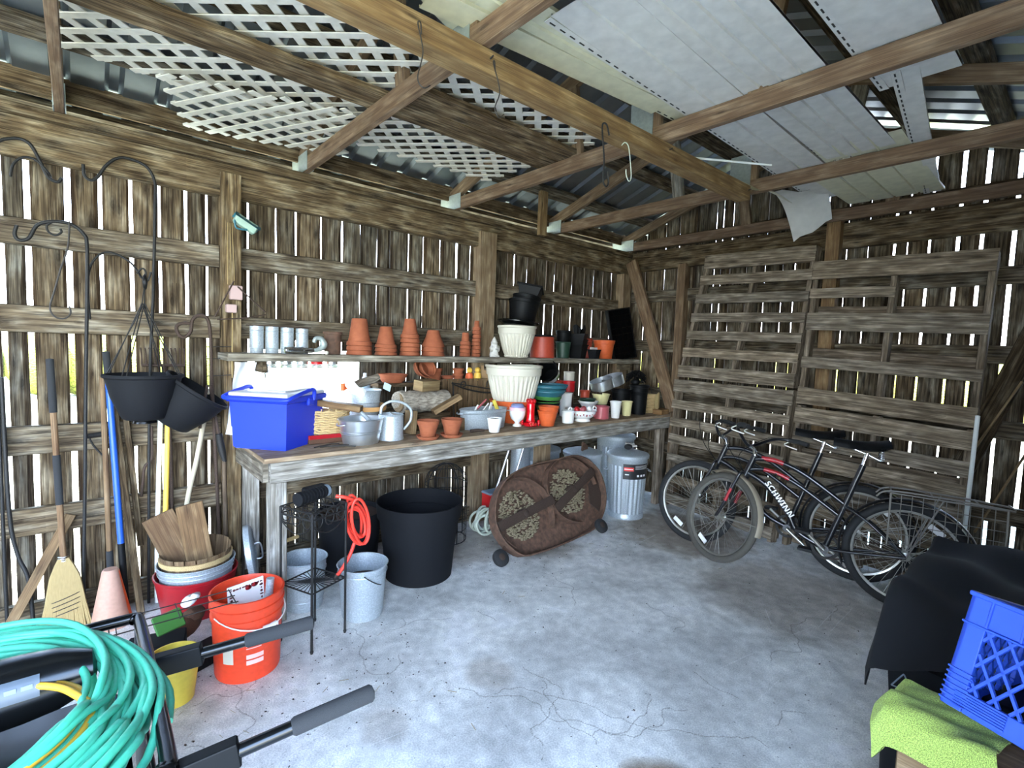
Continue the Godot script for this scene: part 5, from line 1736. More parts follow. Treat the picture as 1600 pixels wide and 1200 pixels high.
func under_bench() -> void:
	# two pails before the bench
	var a := galv_pail("bucket", "older galvanised bucket with rusty inside, beside the bench leg", Vector3(0.955, 0.001, -2.885), 0.103, 0.128, 0.285, {"bands": [0.2, 0.78], "turn": 0.4})
	var g := mb()
	g.lathe([Vector2(0.122, 0.268), Vector2(0.112, 0.12), Vector2(0, 0.118)], 30)
	obj("rust_lining", g, M.rust, a)
	g = mb()
	var ps := []
	for k in 15:
		var an := PI * k / 14.0
		ps.append(Vector3(cos(an) * 0.132, 0.25 + sin(an) * 0.12, -sin(an) * 0.10))
	g.tube(ps, 0.0028, 6)
	var bl := obj("bail", g, M.wire, a)
	g = mb()
	g.tube([Vector3(-0.045, 0.37, -0.1), Vector3(0.045, 0.37, -0.1)], 0.011, 10)
	obj("wooden_grip", g, M.wicker, bl)
	a = galv_pail("bucket", "bright spangled galvanised bucket holding brown leaves, at the front", Vector3(1.185, 0.001, -2.60), 0.110, 0.137, 0.295, {"bands": [0.86], "turn": 1.2})
	g = mb()
	g.lathe([Vector2(0.124, 0.19), Vector2(0.06, 0.205), Vector2(0, 0.19)], 24)
	tag(obj("dead_leaves", g, M.leaf_litter, a), "", "", "", "stuff")
	g = mb()
	ps = []
	for k in 15:
		var an := PI * k / 14.0
		ps.append(Vector3(cos(an) * 0.14, 0.27 - sin(an) * 0.10, sin(an) * 0.115))
	g.tube(ps, 0.0028, 6)
	obj("bail", g, M.wire, a)
	# black pots
	pot("nursery_pot", "very large black nursery pot standing at the bench front", "pot", Vector3(1.69, 0.001, -2.845), 0.218, 0.282, 0.50, M.black_matt, {"rim": 0.10, "over": 0.022, "th": 0.008, "seg": 56})
	pot("nursery_pot", "second big black pot filled with soil, half hidden under the bench", "pot", Vector3(1.36, 0.001, -3.20), 0.18, 0.215, 0.40, M.black_matt, {"rim": 0.05, "over": 0.01, "soil": 0.03, "seg": 44, "soil_mat": M.leaf_litter})
	# wire plant stand with gear on it
	var c := [Vector3(0.83, 0, -2.388), Vector3(1.03, 0, -2.47), Vector3(0.945, 0, -2.672), Vector3(0.745, 0, -2.59)]
	var w := thing("plant_stand", "black wrought iron plant stand on four thin legs", "plant stand", Vector3(0.888, 0, -2.53))
	for k in 4:
		g = mb()
		var p: Vector3 = c[k] - w.position
		g.tube([p, p + Vector3(0, 0.70, 0)], 0.0065, 8)
		g.ball(p + Vector3(0, 0.01, 0), Vector3(0.009, 0.01, 0.009), 8)
		obj("leg", g, M.iron, w)
	for y in [0.70, 0.665, 0.30]:
		g = mb()
		for k in 4:
			g.tube([c[k] - w.position + Vector3(0, y, 0), c[(k + 1) % 4] - w.position + Vector3(0, y, 0)], 0.004, 6)
		obj("square_rail", g, M.iron, w)
	for k in 4:
		g = mb()
		var p: Vector3 = c[k] - w.position
		var q: Vector3 = c[(k + 1) % 4] - w.position
		for j in 3:
			var m := p.lerp(q, (j + 0.5) / 3.0)
			var d := (q - p).normalized()
			var lp := []
			for i in 14:
				var an := TAU * i / 14.0
				lp.append(m + d * cos(an) * 0.028 + Vector3(0, 0.655 + sin(an) * 0.038, 0))
			g.tube(lp, 0.003, 5, true)
		var arc := []
		for i in 9:
			arc.append(p.lerp(q, i / 8.0) + Vector3(0, 0.63 - 0.05 * sin(PI * i / 8.0), 0))
		g.tube(arc, 0.003, 5)
		obj("scroll_panel", g, M.iron, w)
	g = mb()
	for j in 7:
		var f := j / 6.0
		g.tube([(c[0] as Vector3).lerp(c[1], f) - w.position + Vector3(0, 0.66, 0), (c[3] as Vector3).lerp(c[2], f) - w.position + Vector3(0, 0.66, 0)], 0.0022, 5)
	for j in 9:
		var f := j / 8.0
		g.tube([(c[0] as Vector3).lerp(c[1], f) - w.position + Vector3(0, 0.30, 0), (c[3] as Vector3).lerp(c[2], 1.0 - f) - w.position + Vector3(0, 0.30, 0)], 0.0022, 5)
		g.tube([(c[0] as Vector3).lerp(c[3], f) - w.position + Vector3(0, 0.30, 0), (c[1] as Vector3).lerp(c[2], 1.0 - f) - w.position + Vector3(0, 0.30, 0)], 0.0022, 5)
	obj("wire_shelf", g, M.iron, w)
	var pu := thing("air_pump", "grey ribbed hand pump lying on the wire stand", "pump", Vector3(0.885, 0.705, -2.56), 0.45)
	g = mb()
	g.x = Transform3D(Basis(Vector3.FORWARD, PI / 2), Vector3(0, 0.035, 0))
	var pr := [Vector2(0, -0.09)]
	for i in 9:
		pr.append_array([Vector2(0.034, -0.09 + i * 0.02), Vector2(0.034, -0.078 + i * 0.02), Vector2(0.029, -0.077 + i * 0.02), Vector2(0.029, -0.071 + i * 0.02)])
	pr.append(Vector2(0, 0.095))
	g.lathe(pr, 20)
	obj("barrel", g, M.black_matt, pu)
	g = mb()
	g.x = Transform3D(Basis(Vector3.FORWARD, PI / 2), Vector3(0.10, 0.035, 0))
	g.lathe([Vector2(0, -0.01), Vector2(0.031, -0.01), Vector2(0.031, 0.008), Vector2(0.026, 0.012), Vector2(0, 0.012)], 20)
	obj("end_cap", g, M.label_grey, pu)
	var bx := mb()
	bx.box(Vector3(0.13, 0.055, 0.09), Vector3.ZERO, 0.008)
	var bo := obj("black_case", bx, M.black_matt)
	bo.transform = Transform3D(Basis(Vector3.UP, 0.3), Vector3(0.94, 0.731, -2.64))
	tag(bo, "small black case behind the ribbed pump on the wire stand", "case")
	# red hose
	g = mb()
	for k in 6:
		ps = []
		var ph := k * 1.3
		for i in 22:
			var an := TAU * i / 22.0
			ps.append(Vector3(1.105 + cos(an) * (0.038 + 0.007 * (k % 4)) - 0.024 * sin(an) + 0.006 * sin(ph), 0.575 + sin(an) * (0.13 - 0.014 * ((k * 2) % 5)) + 0.01 * cos(ph), -2.54 + 0.016 * k + 0.012 * sin(an + ph)))
		g.tube(ps, 0.0078, 8, true)
	g.tube(smooth([Vector3(1.09, 0.46, -2.50), Vector3(1.06, 0.40, -2.49), Vector3(1.02, 0.34, -2.49), Vector3(1.0, 0.31, -2.50)], 5), 0.0095, 8)
	g.tube(smooth([Vector3(1.09, 0.69, -2.51), Vector3(1.04, 0.715, -2.51), Vector3(1.0, 0.722, -2.53)], 5), 0.0095, 8)
	var rh := thing("air_hose", "coiled red rubber hose hanging off the wire stand", "hose")
	obj("coil", g, M.hose_red, rh)
	g = mb()
	g.tube([Vector3(1.0, 0.31, -2.50), Vector3(0.985, 0.285, -2.505)], [0.012, 0.008], 10)
	obj("brass_end", g, M.rust_iron, rh)
	# domed wire basket
	var wd := thing("wire_cage", "domed black wire cage standing behind the largest black pot", "wire cage", Vector3(2.17, 0.003, -3.26))
	g = mb()
	for k in 12:
		var an := TAU * k / 12.0
		ps = []
		for i in 9:
			var f := PI / 2 * i / 8.0
			ps.append(Vector3(cos(an) * cos(f) * 0.165, 0.02 + 0.42 + 0.16 * sin(f), sin(an) * cos(f) * 0.165))
		ps.push_front(Vector3(cos(an) * 0.165, 0.0, sin(an) * 0.165))
		g.tube(ps, 0.0045 if k % 3 == 0 else 0.003, 6)
	for y in [0.0, 0.09, 0.18, 0.27, 0.36, 0.44, 0.52]:
		var rr := 0.165 if y <= 0.44 else 0.165 * sqrt(1.0 - pow((y - 0.44) / 0.16, 2))
		ps = []
		for i in 28:
			ps.append(Vector3(cos(TAU * i / 28.0) * rr, y, sin(TAU * i / 28.0) * rr))
		g.tube(ps, 0.003, 6, true)
	obj("wires", g, M.iron, wd)
	# pale cord heap with a metal bar
	g = mb()
	for k in 7:
		ps = []
		var r := RandomNumberGenerator.new()
		r.seed = k + 3
		var cx := 2.47 + r.randf_range(-0.05, 0.05)
		var sx := r.randf_range(0.06, 0.1)
		var sy := r.randf_range(0.06, 0.11)
		var tl := r.randf_range(-0.6, 0.6)
		for i in 20:
			var an := TAU * i / 20.0
			ps.append(Vector3(cx + cos(an) * sx, 0.013 + sy + sin(an) * sy * 0.97, -3.16 + 0.02 * k - 0.06 + sin(an) * tl * 0.06))
		g.tube(ps, 0.010, 7, true)
	tag(obj("cord_heap", g, M.cord), "tangled pale green cord looped on the floor under the bench", "cord")
	g = mb()
	g.box(Vector3(0.22, 0.03, 0.02), Vector3.ZERO, 0.003)
	var al := obj("metal_bar", g, M.tin)
	al.transform = Transform3D(Basis(Vector3.BACK, 0.25) * Basis(Vector3.UP, 0.2), Vector3(2.52, 0.16, -2.98))
	tag(al, "short flat aluminium bar leaning on the pale cord", "bar")
	# lawn edger
	var ed := thing("lawn_edger", "red housed lawn edger with two slim metal handle tubes", "edger", Vector3(2.62, 0, -3.22))
	g = mb()
	g.box(Vector3(0.17, 0.13, 0.12), Vector3(0, 0.25, 0), 0.012)
	obj("housing", g, M.red, ed)
	g = mb()
	g.box(Vector3(0.172, 0.02, 0.122), Vector3(0, 0.31, 0), 0.006)
	obj("top_band", g, M.label_grey, ed)
	for q in [[Vector3(0.02, 0.30, 0), Vector3(0.17, 0.74, 0.02)], [Vector3(0.04, 0.06, 0.07), Vector3(0.25, 0.70, 0.09)]]:
		g = mb()
		g.tube([q[0], q[1]], 0.010, 10)
		obj("handle_tube", g, M.tin, ed)
	g = mb()
	g.x = Transform3D(Basis(Vector3.RIGHT, PI / 2), Vector3(0.0, 0.095, 0.07))
	g.lathe([Vector2(0, -0.02), Vector2(0.09, -0.02), Vector2(0.095, 0), Vector2(0.09, 0.02), Vector2(0, 0.02)], 24)
	obj("wheel", g, M.rubber, ed)
	# stovepipe offcut
	g = mb()
	g.lathe([Vector2(0.082, 0), Vector2(0.085, 0.0), Vector2(0.085, 0.66), Vector2(0.082, 0.66), Vector2(0.082, 0.0)], 26, 1, 1, 12, 0.02)
	var sv := obj("metal_pipe", g, M.galv)
	sv.position = Vector3(2.98, 0.001, -3.30)
	tag(sv, "grey ribbed metal pipe standing between edger and plank leg", "pipe")
	mower_deck()
	# trash cans
	trash_can("galvanised trash can with black and red label, in front by the corner", Vector3(3.845, 0, -2.765), 0.178, 0.612, -0.75, true)
	trash_can("galvanised trash can with its lid just below the bench, behind the rusty deck", Vector3(3.50, 0, -3.02), 0.168, 0.62, 0.4)
	trash_can("galvanised trash can furthest left, mostly behind another can", Vector3(3.22, 0, -3.26), 0.155, 0.64, 0.9)
	trash_can("galvanised trash can deepest in the corner behind the labelled can", Vector3(4.22, 0, -3.20), 0.19, 0.69, 0.2)
	var gl := thing("work_glove", "white and black work glove lying on the labelled trash can lid", "glove", Vector3(3.90, 0.622, -2.80), 0.5)
	g = mb()
	g.ball(Vector3(0, 0.02, 0), Vector3(0.055, 0.024, 0.04), 10)
	for k in 4:
		g.tube(smooth([Vector3(0.03, 0.022, -0.03 + k * 0.02), Vector3(0.075, 0.03, -0.036 + k * 0.022), Vector3(0.105, 0.012, -0.04 + k * 0.025)], 3), 0.0105, 7)
	g.tube([Vector3(0.0, 0.02, 0.03), Vector3(0.035, 0.016, 0.065)], 0.011, 7)
	obj("glove_body", g, M.stone, gl)
	g = mb()
	g.x = Transform3D(Basis(Vector3.FORWARD, PI / 2), Vector3(-0.055, 0.02, 0))
	g.lathe([Vector2(0, -0.03), Vector2(0.03, -0.03), Vector2(0.034, 0.02), Vector2(0, 0.02)], 14, 0.7, 1.1)
	obj("cuff", g, M.black, gl)


func mower_deck() -> void:
	# the outline of the deck in its own plane: x as in the room, y up the slope
	var s := Vector3(0, 0.888, -0.459)
	var d := thing("mower_deck", "rusty twin blade mower deck tipped up against the bench", "mower deck", Vector3(0, 0.082, -2.56))
	d.basis = Basis(Vector3.RIGHT, s, Vector3(0, 0.459, 0.888))
	var raw := [[2.228, 0.328], [2.303, 0.446], [2.426, 0.533], [2.571, 0.577], [2.786, 0.599], [2.97, 0.602], [3.169, 0.611], [3.314, 0.57], [3.428, 0.451], [3.437, 0.294], [3.38, 0.164], [3.279, 0.064], [3.148, -0.004], [2.919, -0.031], [2.695, -0.045], [2.525, -0.045], [2.376, -0.035], [2.281, 0.036], [2.224, 0.125], [2.203, 0.219]]
	var pts := []
	for p in raw:
		pts.append(Vector3(p[0], p[1], 0))
	pts = smooth(pts, 3, true)
	var poly := PackedVector2Array()
	for p in pts:
		poly.append(Vector2(p.x, p.y))
	var g := mb()
	g.slab(poly, -0.085, -0.08)
	obj("shell", g, M.rust, d)
	g = mb()
	var mid := Vector2(2.82, 0.28)
	for i in poly.size():
		var a := poly[i]
		var b := poly[(i + 1) % poly.size()]
		var ia := a + (mid - a).normalized() * 0.005
		var ib := b + (mid - b).normalized() * 0.005
		var out := Vector3((a + b).x / 2 - mid.x, (a + b).y / 2 - mid.y, 0)
		g.face(Vector3(a.x, a.y, -0.08), Vector3(b.x, b.y, -0.08), Vector3(b.x, b.y, 0), Vector3(a.x, a.y, 0), out)
		g.face(Vector3(ia.x, ia.y, -0.08), Vector3(ib.x, ib.y, -0.08), Vector3(ib.x, ib.y, 0), Vector3(ia.x, ia.y, 0), -out)
		g.face(Vector3(a.x, a.y, 0), Vector3(b.x, b.y, 0), Vector3(ib.x, ib.y, 0), Vector3(ia.x, ia.y, 0), Vector3.BACK)
	obj("skirt", g, M.rust, d)
	g = mb()
	g.tube(smooth(pts, 1, true), 0.007, 6, true)
	obj("rolled_edge", g, M.rust, d)
	var cc := [Vector3(2.50, 0.25, -0.078), Vector3(3.07, 0.34, -0.078)]
	for k in 2:
		g = mb()
		var ps := []
		for i in 26:
			var an := lerpf(-0.5, 4.2, i / 25.0) + (0.5 if k == 1 else -0.1)
			ps.append(cc[k] + Vector3(cos(an) * 0.285, sin(an) * 0.265, 0))
		for i in 25:
			var n: Vector3 = cc[k] - ps[i]
			g.face(ps[i], ps[i + 1], ps[i + 1] + Vector3(0, 0, 0.07), ps[i] + Vector3(0, 0, 0.07), n)
			g.face(ps[i] - n * 0.02, ps[i + 1] - n * 0.02, ps[i + 1] - n * 0.02 + Vector3(0, 0, 0.07), ps[i] - n * 0.02 + Vector3(0, 0, 0.07), -n)
			g.face(ps[i] + Vector3(0, 0, 0.07), ps[i + 1] + Vector3(0, 0, 0.07), ps[i + 1] - n * 0.02 + Vector3(0, 0, 0.07), ps[i] - n * 0.02 + Vector3(0, 0, 0.07), Vector3.BACK)
		obj("baffle", g, M.rust, d)
		# dried grass caked round the spindle
		g = mb()
		var r := RandomNumberGenerator.new()
		r.seed = 40 + k
		for i in 520:
			var an := r.randf() * TAU
			var rr := sqrt(r.randf()) * 0.185
			g.ball(cc[k] + Vector3(cos(an) * rr - 0.02, sin(an) * rr, r.randf_range(0.0, 0.03)), Vector3(r.randf_range(0.006, 0.022), r.randf_range(0.004, 0.010), 0.012), 6)
		tag(obj("caked_grass", g, M.grass_clip, d), "", "", "", "stuff")
		g = mb()
		g.x = Transform3D(Basis(Vector3.RIGHT, PI / 2), cc[k] + Vector3(0, 0, 0.05))
		g.lathe([Vector2(0, -0.05), Vector2(0.045, -0.05), Vector2(0.035, 0.02), Vector2(0.02, 0.03), Vector2(0, 0.032)], 16)
		obj("spindle", g, M.rust_iron, d)
		g = mb()
		g.x = Transform3D(Basis(Vector3.BACK, [0.17, 0.40][k]), cc[k] + Vector3(0.02, 0.0, 0.07))
		g.loft([[-0.30, -0.032, 0.032, -0.004, 0.004], [-0.27, -0.036, 0.036, -0.004, 0.004], [-0.05, -0.033, 0.033, -0.005, 0.005], [0.05, -0.033, 0.033, -0.005, 0.005], [0.27, -0.036, 0.036, -0.004, 0.004], [0.30, -0.032, 0.032, -0.004, 0.004]])
		obj("blade", g, M.rust_iron, d)
	g = mb()
	g.slab(PackedVector2Array([Vector2(3.34, 0.10), Vector2(3.42, 0.25), Vector2(3.43, 0.43), Vector2(3.31, 0.36), Vector2(3.25, 0.2)]), -0.06, -0.05)
	obj("chute_plate", g, M.rust_iron, d)
	member("lift_arm", Vector3(3.36, 0.52, -0.10), Vector3(3.50, 0.72, -0.12), 0.075, 0.02, M.rust, d)
	for q in [[2.165, -0.0, 0.0], [3.205, 0.0, 0.03]]:
		g = mb()
		g.x = Transform3D(Basis(Vector3.BACK, PI / 2) * Basis(Vector3.UP, 0.5), Vector3(q[0], q[1], q[2]))
		g.x = Transform3D(Basis(Vector3.RIGHT, PI / 2 - 0.25), Vector3(q[0], q[1], q[2]))
		g.lathe([Vector2(0.018, -0.022), Vector2(0.045, -0.022), Vector2(0.058, -0.014), Vector2(0.06, 0), Vector2(0.058, 0.014), Vector2(0.045, 0.022), Vector2(0.018, 0.022)], 26)
		var wl := obj("wheel", g, M.rubber, d)
		g = mb()
		g.x = Transform3D(Basis(Vector3.RIGHT, PI / 2 - 0.25), Vector3(q[0], q[1], q[2]))
		g.lathe([Vector2(0, -0.026), Vector2(0.02, -0.026), Vector2(0.03, -0.018), Vector2(0.03, 0.018), Vector2(0.02, 0.026), Vector2(0, 0.026)], 16)
		obj("wheel_hub", g, M.rust_iron, wl)
		member("bracket", Vector3(q[0], q[1], q[2] - 0.025), Vector3(q[0] + (0.12 if q[0] < 3 else 0.03), 0.07, -0.05), 0.035, 0.012, M.rust, d)


func rod_tool(called: String, label: String, cat: String, ps: Array, r, m: Material, k := 6) -> Node3D:
	var g := mb()
	var q := []
	for p in ps:
		q.append(Vector3(p[0], p[1], p[2]))
	g.tube(smooth(q, k), r, 8)
	return tag(obj(called, g, m), label, cat)


func wall_tools() -> void:
	var z := -3.40
	rod_tool("shepherd_hook", "black shepherd hook in the upper left corner, its crook above the others", "plant hook", [[-0.30, 0.02, z - 0.03], [-0.30, 1.2, z - 0.03], [-0.30, 2.2, z], [-0.275, 2.375, z], [-0.211, 2.428, z], [-0.157, 2.42, z], [-0.121, 2.347, z], [-0.094, 2.279, z], [-0.06, 2.263, z], [-0.045, 2.285, z]], 0.0075, M.iron)
	rod_tool("plant_hook", "small curved black hook below the upper left shepherd hook", "plant hook", [[-0.225, 2.25, z], [-0.214, 2.308, z], [-0.181, 2.349, z], [-0.137, 2.349, z], [-0.093, 2.30, z], [-0.085, 2.28, z - 0.05]], 0.0055, M.iron)
	rod_tool("shepherd_hook", "tall black shepherd hook whose crook arches over the header", "plant hook", [[0.038, 2.373, z], [0.042, 2.321, z], [0.066, 2.302, z], [0.094, 2.324, z], [0.126, 2.386, z], [0.170, 2.435, z], [0.218, 2.449, z], [0.294, 2.429, z], [0.332, 2.358, z], [0.332, 2.23, z], [0.317, 1.749, z], [0.30, 1.4, z - 0.01], [0.287, 0.903, z - 0.02], [0.27, 0.01, z]], 0.0075, M.iron)
	var sh := thing("shepherd_hook", "black shepherd hook with a double curl at head height", "plant hook")
	var g := mb()
	var q := []
	for p in [[-0.209, 2.024], [-0.217, 1.981], [-0.202, 1.957], [-0.169, 1.971], [-0.138, 2.037], [-0.083, 2.065], [-0.017, 2.065], [0.031, 2.026], [0.044, 1.965], [0.038, 1.691], [0.024, 1.265], [0.010, 0.764], [-0.005, 0.288], [-0.01, 0.01]]:
		q.append(Vector3(p[0], p[1], z + 0.02))
	g.tube(smooth(q, 6), 0.008, 8)
	obj("pole", g, M.iron, sh)
	g = mb()
	q = []
	for p in [[-0.083, 2.062], [-0.103, 2.044], [-0.100, 2.015], [-0.075, 2.0], [-0.052, 2.018], [-0.055, 2.035]]:
		q.append(Vector3(p[0], p[1], z + 0.02))
	g.tube(smooth(q, 6), 0.005, 8)
	obj("curl", g, M.iron, sh)
	rod_tool("wire_loop", "long thin wire hook hanging from the double curl hook", "hook", [[-0.02, 2.075, z + 0.035], [-0.029, 1.951, z + 0.035], [-0.058, 1.838, z + 0.035], [-0.084, 1.726, z + 0.035], [-0.102, 1.647, z + 0.035], [-0.087, 1.604, z + 0.035], [-0.052, 1.594, z + 0.035], [-0.027, 1.621, z + 0.035], [-0.031, 1.659, z + 0.035]], 0.004, M.wire)
	rod_tool("plant_hook", "black curved bracket arm branching over the hanging baskets", "plant hook", [[0.048, 1.60, z - 0.02], [0.044, 1.725, z], [0.052, 1.856, z], [0.092, 1.932, z], [0.144, 1.95, z], [0.21, 1.919, z], [0.245, 1.87, z + 0.03], [0.262, 1.83, z + 0.06], [0.285, 1.815, z + 0.09], [0.30, 1.86, z + 0.1]], 0.0055, M.iron)
	# hanging baskets
	for k in 2:
		var hb := thing("hanging_basket", ["black hanging plant basket on wires, the upright outer one", "black hanging plant basket tipped sideways behind the upright one"][k], "hanging basket", [Vector3(0.258, 1.085, -3.255), Vector3(0.37, 1.045, -3.30)][k])
		g = mb()
		g.lathe([Vector2(0, 0), Vector2(0.085, 0), Vector2(0.098, 0.008), Vector2(0.145, 0.12), Vector2(0.166, 0.215), Vector2(0.178, 0.222), Vector2(0.178, 0.236), Vector2(0.170, 0.238), Vector2(0.158, 0.2), Vector2(0.09, 0.012), Vector2(0, 0.01)], 40)
		obj("bowl", g, M.black_matt, hb)
		if k == 0:
			g = mb()
			for i in 4:
				var a := TAU * i / 4.0 + 0.5
				for o in 2:
					g.tube([Vector3(cos(a + o * 0.12) * 0.172, 0.235, sin(a + o * 0.12) * 0.172), Vector3(0.01 - 0.01 * o, 0.61, -0.03), Vector3(0.015, 0.72, -0.05)], 0.0028, 5)
			obj("wires", g, M.iron, hb)
			g = mb()
			g.tube(smooth([Vector3(0.015, 0.72, -0.05), Vector3(0.02, 0.77, -0.05), Vector3(0.005, 0.79, -0.05), Vector3(-0.02, 0.76, -0.05)], 4), 0.005, 6)
			g.ball(Vector3(0.015, 0.72, -0.05), Vector3(0.012, 0.045, 0.012), 8)
			obj("hanger_hook", g, M.iron, hb)
			g = mb()
			g.lathe([Vector2(0.0, 0.0), Vector2(0.05, -0.002), Vector2(0.055, -0.02), Vector2(0.045, -0.022), Vector2(0, -0.012)], 24)
			obj("drip_saucer", g, M.black_gloss, hb)
		else:
			hb.basis = Basis(Vector3.BACK, -0.62) * Basis(Vector3.RIGHT, 0.15)
	# garden rake head down behind the baskets
	var rk := thing("garden_rake", "garden rake with a row of curved tines above the baskets", "rake", Vector3(0.362, 1.36, -3.43))
	g = mb()
	g.tube([Vector3(-0.10, 0, 0), Vector3(0.10, 0, 0)], 0.008, 8)
	g.tube([Vector3(0, 0, 0), Vector3(0.02, -0.3, 0.01), Vector3(0.03, -1.34, 0.02)], 0.011, 8)
	obj("handle", g, M.rust_iron, rk)
	for i in 11:
		g = mb()
		var x := -0.10 + 0.02 * i
		g.tube(smooth([Vector3(x, 0, 0), Vector3(x, 0.05, 0.0), Vector3(x - 0.004, 0.09, 0.012), Vector3(x - 0.01, 0.095, 0.04)], 4), 0.004, 6)
		obj("tine", g, M.rust_iron, rk)
	# rusty crook by the post and shears hung under it
	rod_tool("shepherd_hook", "rust brown crook hook standing just left of the post", "plant hook", [[0.482, 1.60, z + 0.05], [0.445, 1.60, z + 0.05], [0.416, 1.58, z + 0.05], [0.424, 1.538, z + 0.05], [0.451, 1.521, z + 0.05], [0.482, 1.555, z + 0.05], [0.492, 1.621, z + 0.05], [0.53, 1.649, z + 0.05], [0.568, 1.625, z + 0.05], [0.58, 1.515, z + 0.05], [0.585, 1.291, z + 0.04], [0.597, 1.0, z + 0.03], [0.62, 0.4, z + 0.01], [0.63, 0.01, z]], 0.0095, M.rust_iron)
	var dg := thing("hand_digger", "dark handled long digging tool with a fork joint by the post", "garden tool", Vector3(0.0, 0, z + 0.06))
	g = mb()
	g.tube(smooth([Vector3(0.56, 1.25, 0), Vector3(0.535, 1.10, 0.0), Vector3(0.52, 1.0, 0.0)], 4), 0.008, 7)
	g.tube(smooth([Vector3(0.575, 1.25, 0), Vector3(0.60, 1.05, 0), Vector3(0.62, 0.93, 0)], 4), 0.009, 7)
	obj("fork_arms", g, M.rust_iron, dg)
	g = mb()
	g.tube([Vector3(0.615, 0.96, 0), Vector3(0.63, 0.86, 0), Vector3(0.645, 0.79, 0)], [0.019, 0.021, 0.013], 10)
	obj("socket", g, M.iron, dg)
	g = mb(Color(0.45, 0.4, 0.37))
	g.tube([Vector3(0.642, 0.80, 0), Vector3(0.652, 0.01, -0.01)], 0.013, 9)
	obj("shaft", g, M.clean, dg)
	# long handles leaning on the wall
	var br := thing("broom", "corn broom with black taped grips leaning on the wall", "broom", Vector3(0, 0, 0))
	g = mb(Color(0.85, 0.66, 0.5))
	g.tube([Vector3(-0.111, 1.39, -3.42), Vector3(-0.082, 0.36, -3.36)], 0.014, 10)
	obj("handle", g, M.clean, br)
	for e in [[0.0, 0.26], [0.47, 0.715]]:
		g = mb()
		g.tube([Vector3(-0.111, 1.39, -3.42).lerp(Vector3(-0.082, 0.36, -3.36), e[0]), Vector3(-0.111, 1.39, -3.42).lerp(Vector3(-0.082, 0.36, -3.36), e[1])], 0.0165, 10)
		obj("taped_grip", g, M.foam, br)
	g = mb()
	for i in 46:
		var f := i / 45.0 * 2.0 - 1.0
		for j in 3:
			var zz := (j - 1) * 0.012
			g.tube(smooth([Vector3(-0.082 + f * 0.018, 0.375, -3.36 + zz * 0.6), Vector3(-0.08 + f * 0.055, 0.28, -3.355 + zz), Vector3(-0.08 + f * 0.075, 0.15, -3.35 + zz), Vector3(-0.082 + f * 0.10 + rng.randf_range(-0.006, 0.006), 0.004, -3.345 + zz * 1.6)], 2), 0.0042, 4)
	tag(obj("straw_head", g, M.straw, br), "", "", "", "stuff")
	for yy in [0.10, 0.125, 0.15, 0.175]:
		g = mb()
		var ps := []
		for i in 20:
			var a := TAU * i / 20.0
			ps.append(Vector3(-0.08 + cos(a) * (0.075 + (0.15 - yy) * 0.25), yy + 0.02 * cos(a), -3.35 + sin(a) * 0.021))
		g.tube(ps, 0.0022, 5, true)
		obj("stitching", g, M.wire, br)
	g = mb()
	for yy in [0.385, 0.375, 0.365]:
		g.tube([Vector3(-0.103, yy, -3.36), Vector3(-0.082, yy, -3.342), Vector3(-0.061, yy, -3.36), Vector3(-0.082, yy, -3.378), Vector3(-0.103, yy, -3.36)], 0.003, 5)
	obj("wire_binding", g, M.tin, br)
	var bs := thing("long_scraper", "blue metal handled tool with a black foot leaning on the wall", "garden tool")
	for e in [[0.0, 0.1, "foam", "grip", 0.017], [0.1, 0.72, "blue_paint", "handle", 0.0155], [0.72, 1.0, "black", "foot", 0.017]]:
		g = mb()
		var a := Vector3(0.110, 1.43, -3.43)
		var b := Vector3(0.165, 0.01, -3.30)
		g.tube([a.lerp(b, e[0]), a.lerp(b, e[1])], e[4], 10)
		obj(e[3], g, M[e[2]], bs)
	var wh := thing("tool_handle", "plain wooden handle with a black foot just left of the blue tool", "tool handle")
	g = mb(Color(0.75, 0.6, 0.45))
	g.tube([Vector3(0.092, 1.30, -3.43), Vector3(0.102, 0.36, -3.39)], 0.0135, 9)
	obj("shaft", g, M.clean, wh)
	g = mb()
	g.tube([Vector3(0.102, 0.36, -3.39), Vector3(0.108, 0.01, -3.37)], 0.016, 9)
	obj("black_foot", g, M.foam, wh)
	var ax := thing("pry_bar", "short dark metal bar wedged behind the blue tool", "bar", Vector3.ZERO)
	g = mb()
	g.tube([Vector3(0.02, 0.985, -3.43), Vector3(0.11, 0.99, -3.45)], 0.013, 8)
	g.tube(smooth([Vector3(0.03, 0.985, -3.43), Vector3(0.05, 0.93, -3.43), Vector3(0.09, 0.87, -3.43)], 4), 0.005, 6)
	obj("bar_body", g, M.iron, ax)
	var stakes := [[Vector3(0.135, 1.14, -3.44), Vector3(0.225, 0.01, -3.27), 0.036, "long grey wooden stake right of the blue tool"], [Vector3(0.185, 1.10, -3.44), Vector3(0.24, 0.35, -3.41), 0.03, "second grey wooden stake, leaning behind the first one"], [Vector3(-0.05, 0.58, -3.43), Vector3(-0.32, 0.02, -3.33), 0.045, "pale wooden board propped slantwise behind the corn broom"]]
	for s in stakes:
		g = mb([Color(0.66, 0.6, 0.52), Color(0.64, 0.58, 0.5), Color(0.86, 0.7, 0.5)][stakes.find(s)])
		g.x = along(s[0], s[1], Vector3.RIGHT)
		g.box(Vector3((s[0] as Vector3).distance_to(s[1]), s[2], 0.02), Vector3.ZERO, 0.003, ruv())
		tag(obj("wooden_stake", g, M.clean if s[2] > 0.04 else M.rough), s[3], "stake")
	rod_tool("garden_pole", "slim white painted pole beside the yellow pole", "pole", [[0.345, 1.10, -3.43], [0.32, 0.515, -3.40], [0.305, 0.02, -3.36]], 0.0125, M.white_paint)
	var yp := thing("garden_pole", "slim yellow pole with a white tip under the hanging baskets", "pole")
	g = mb()
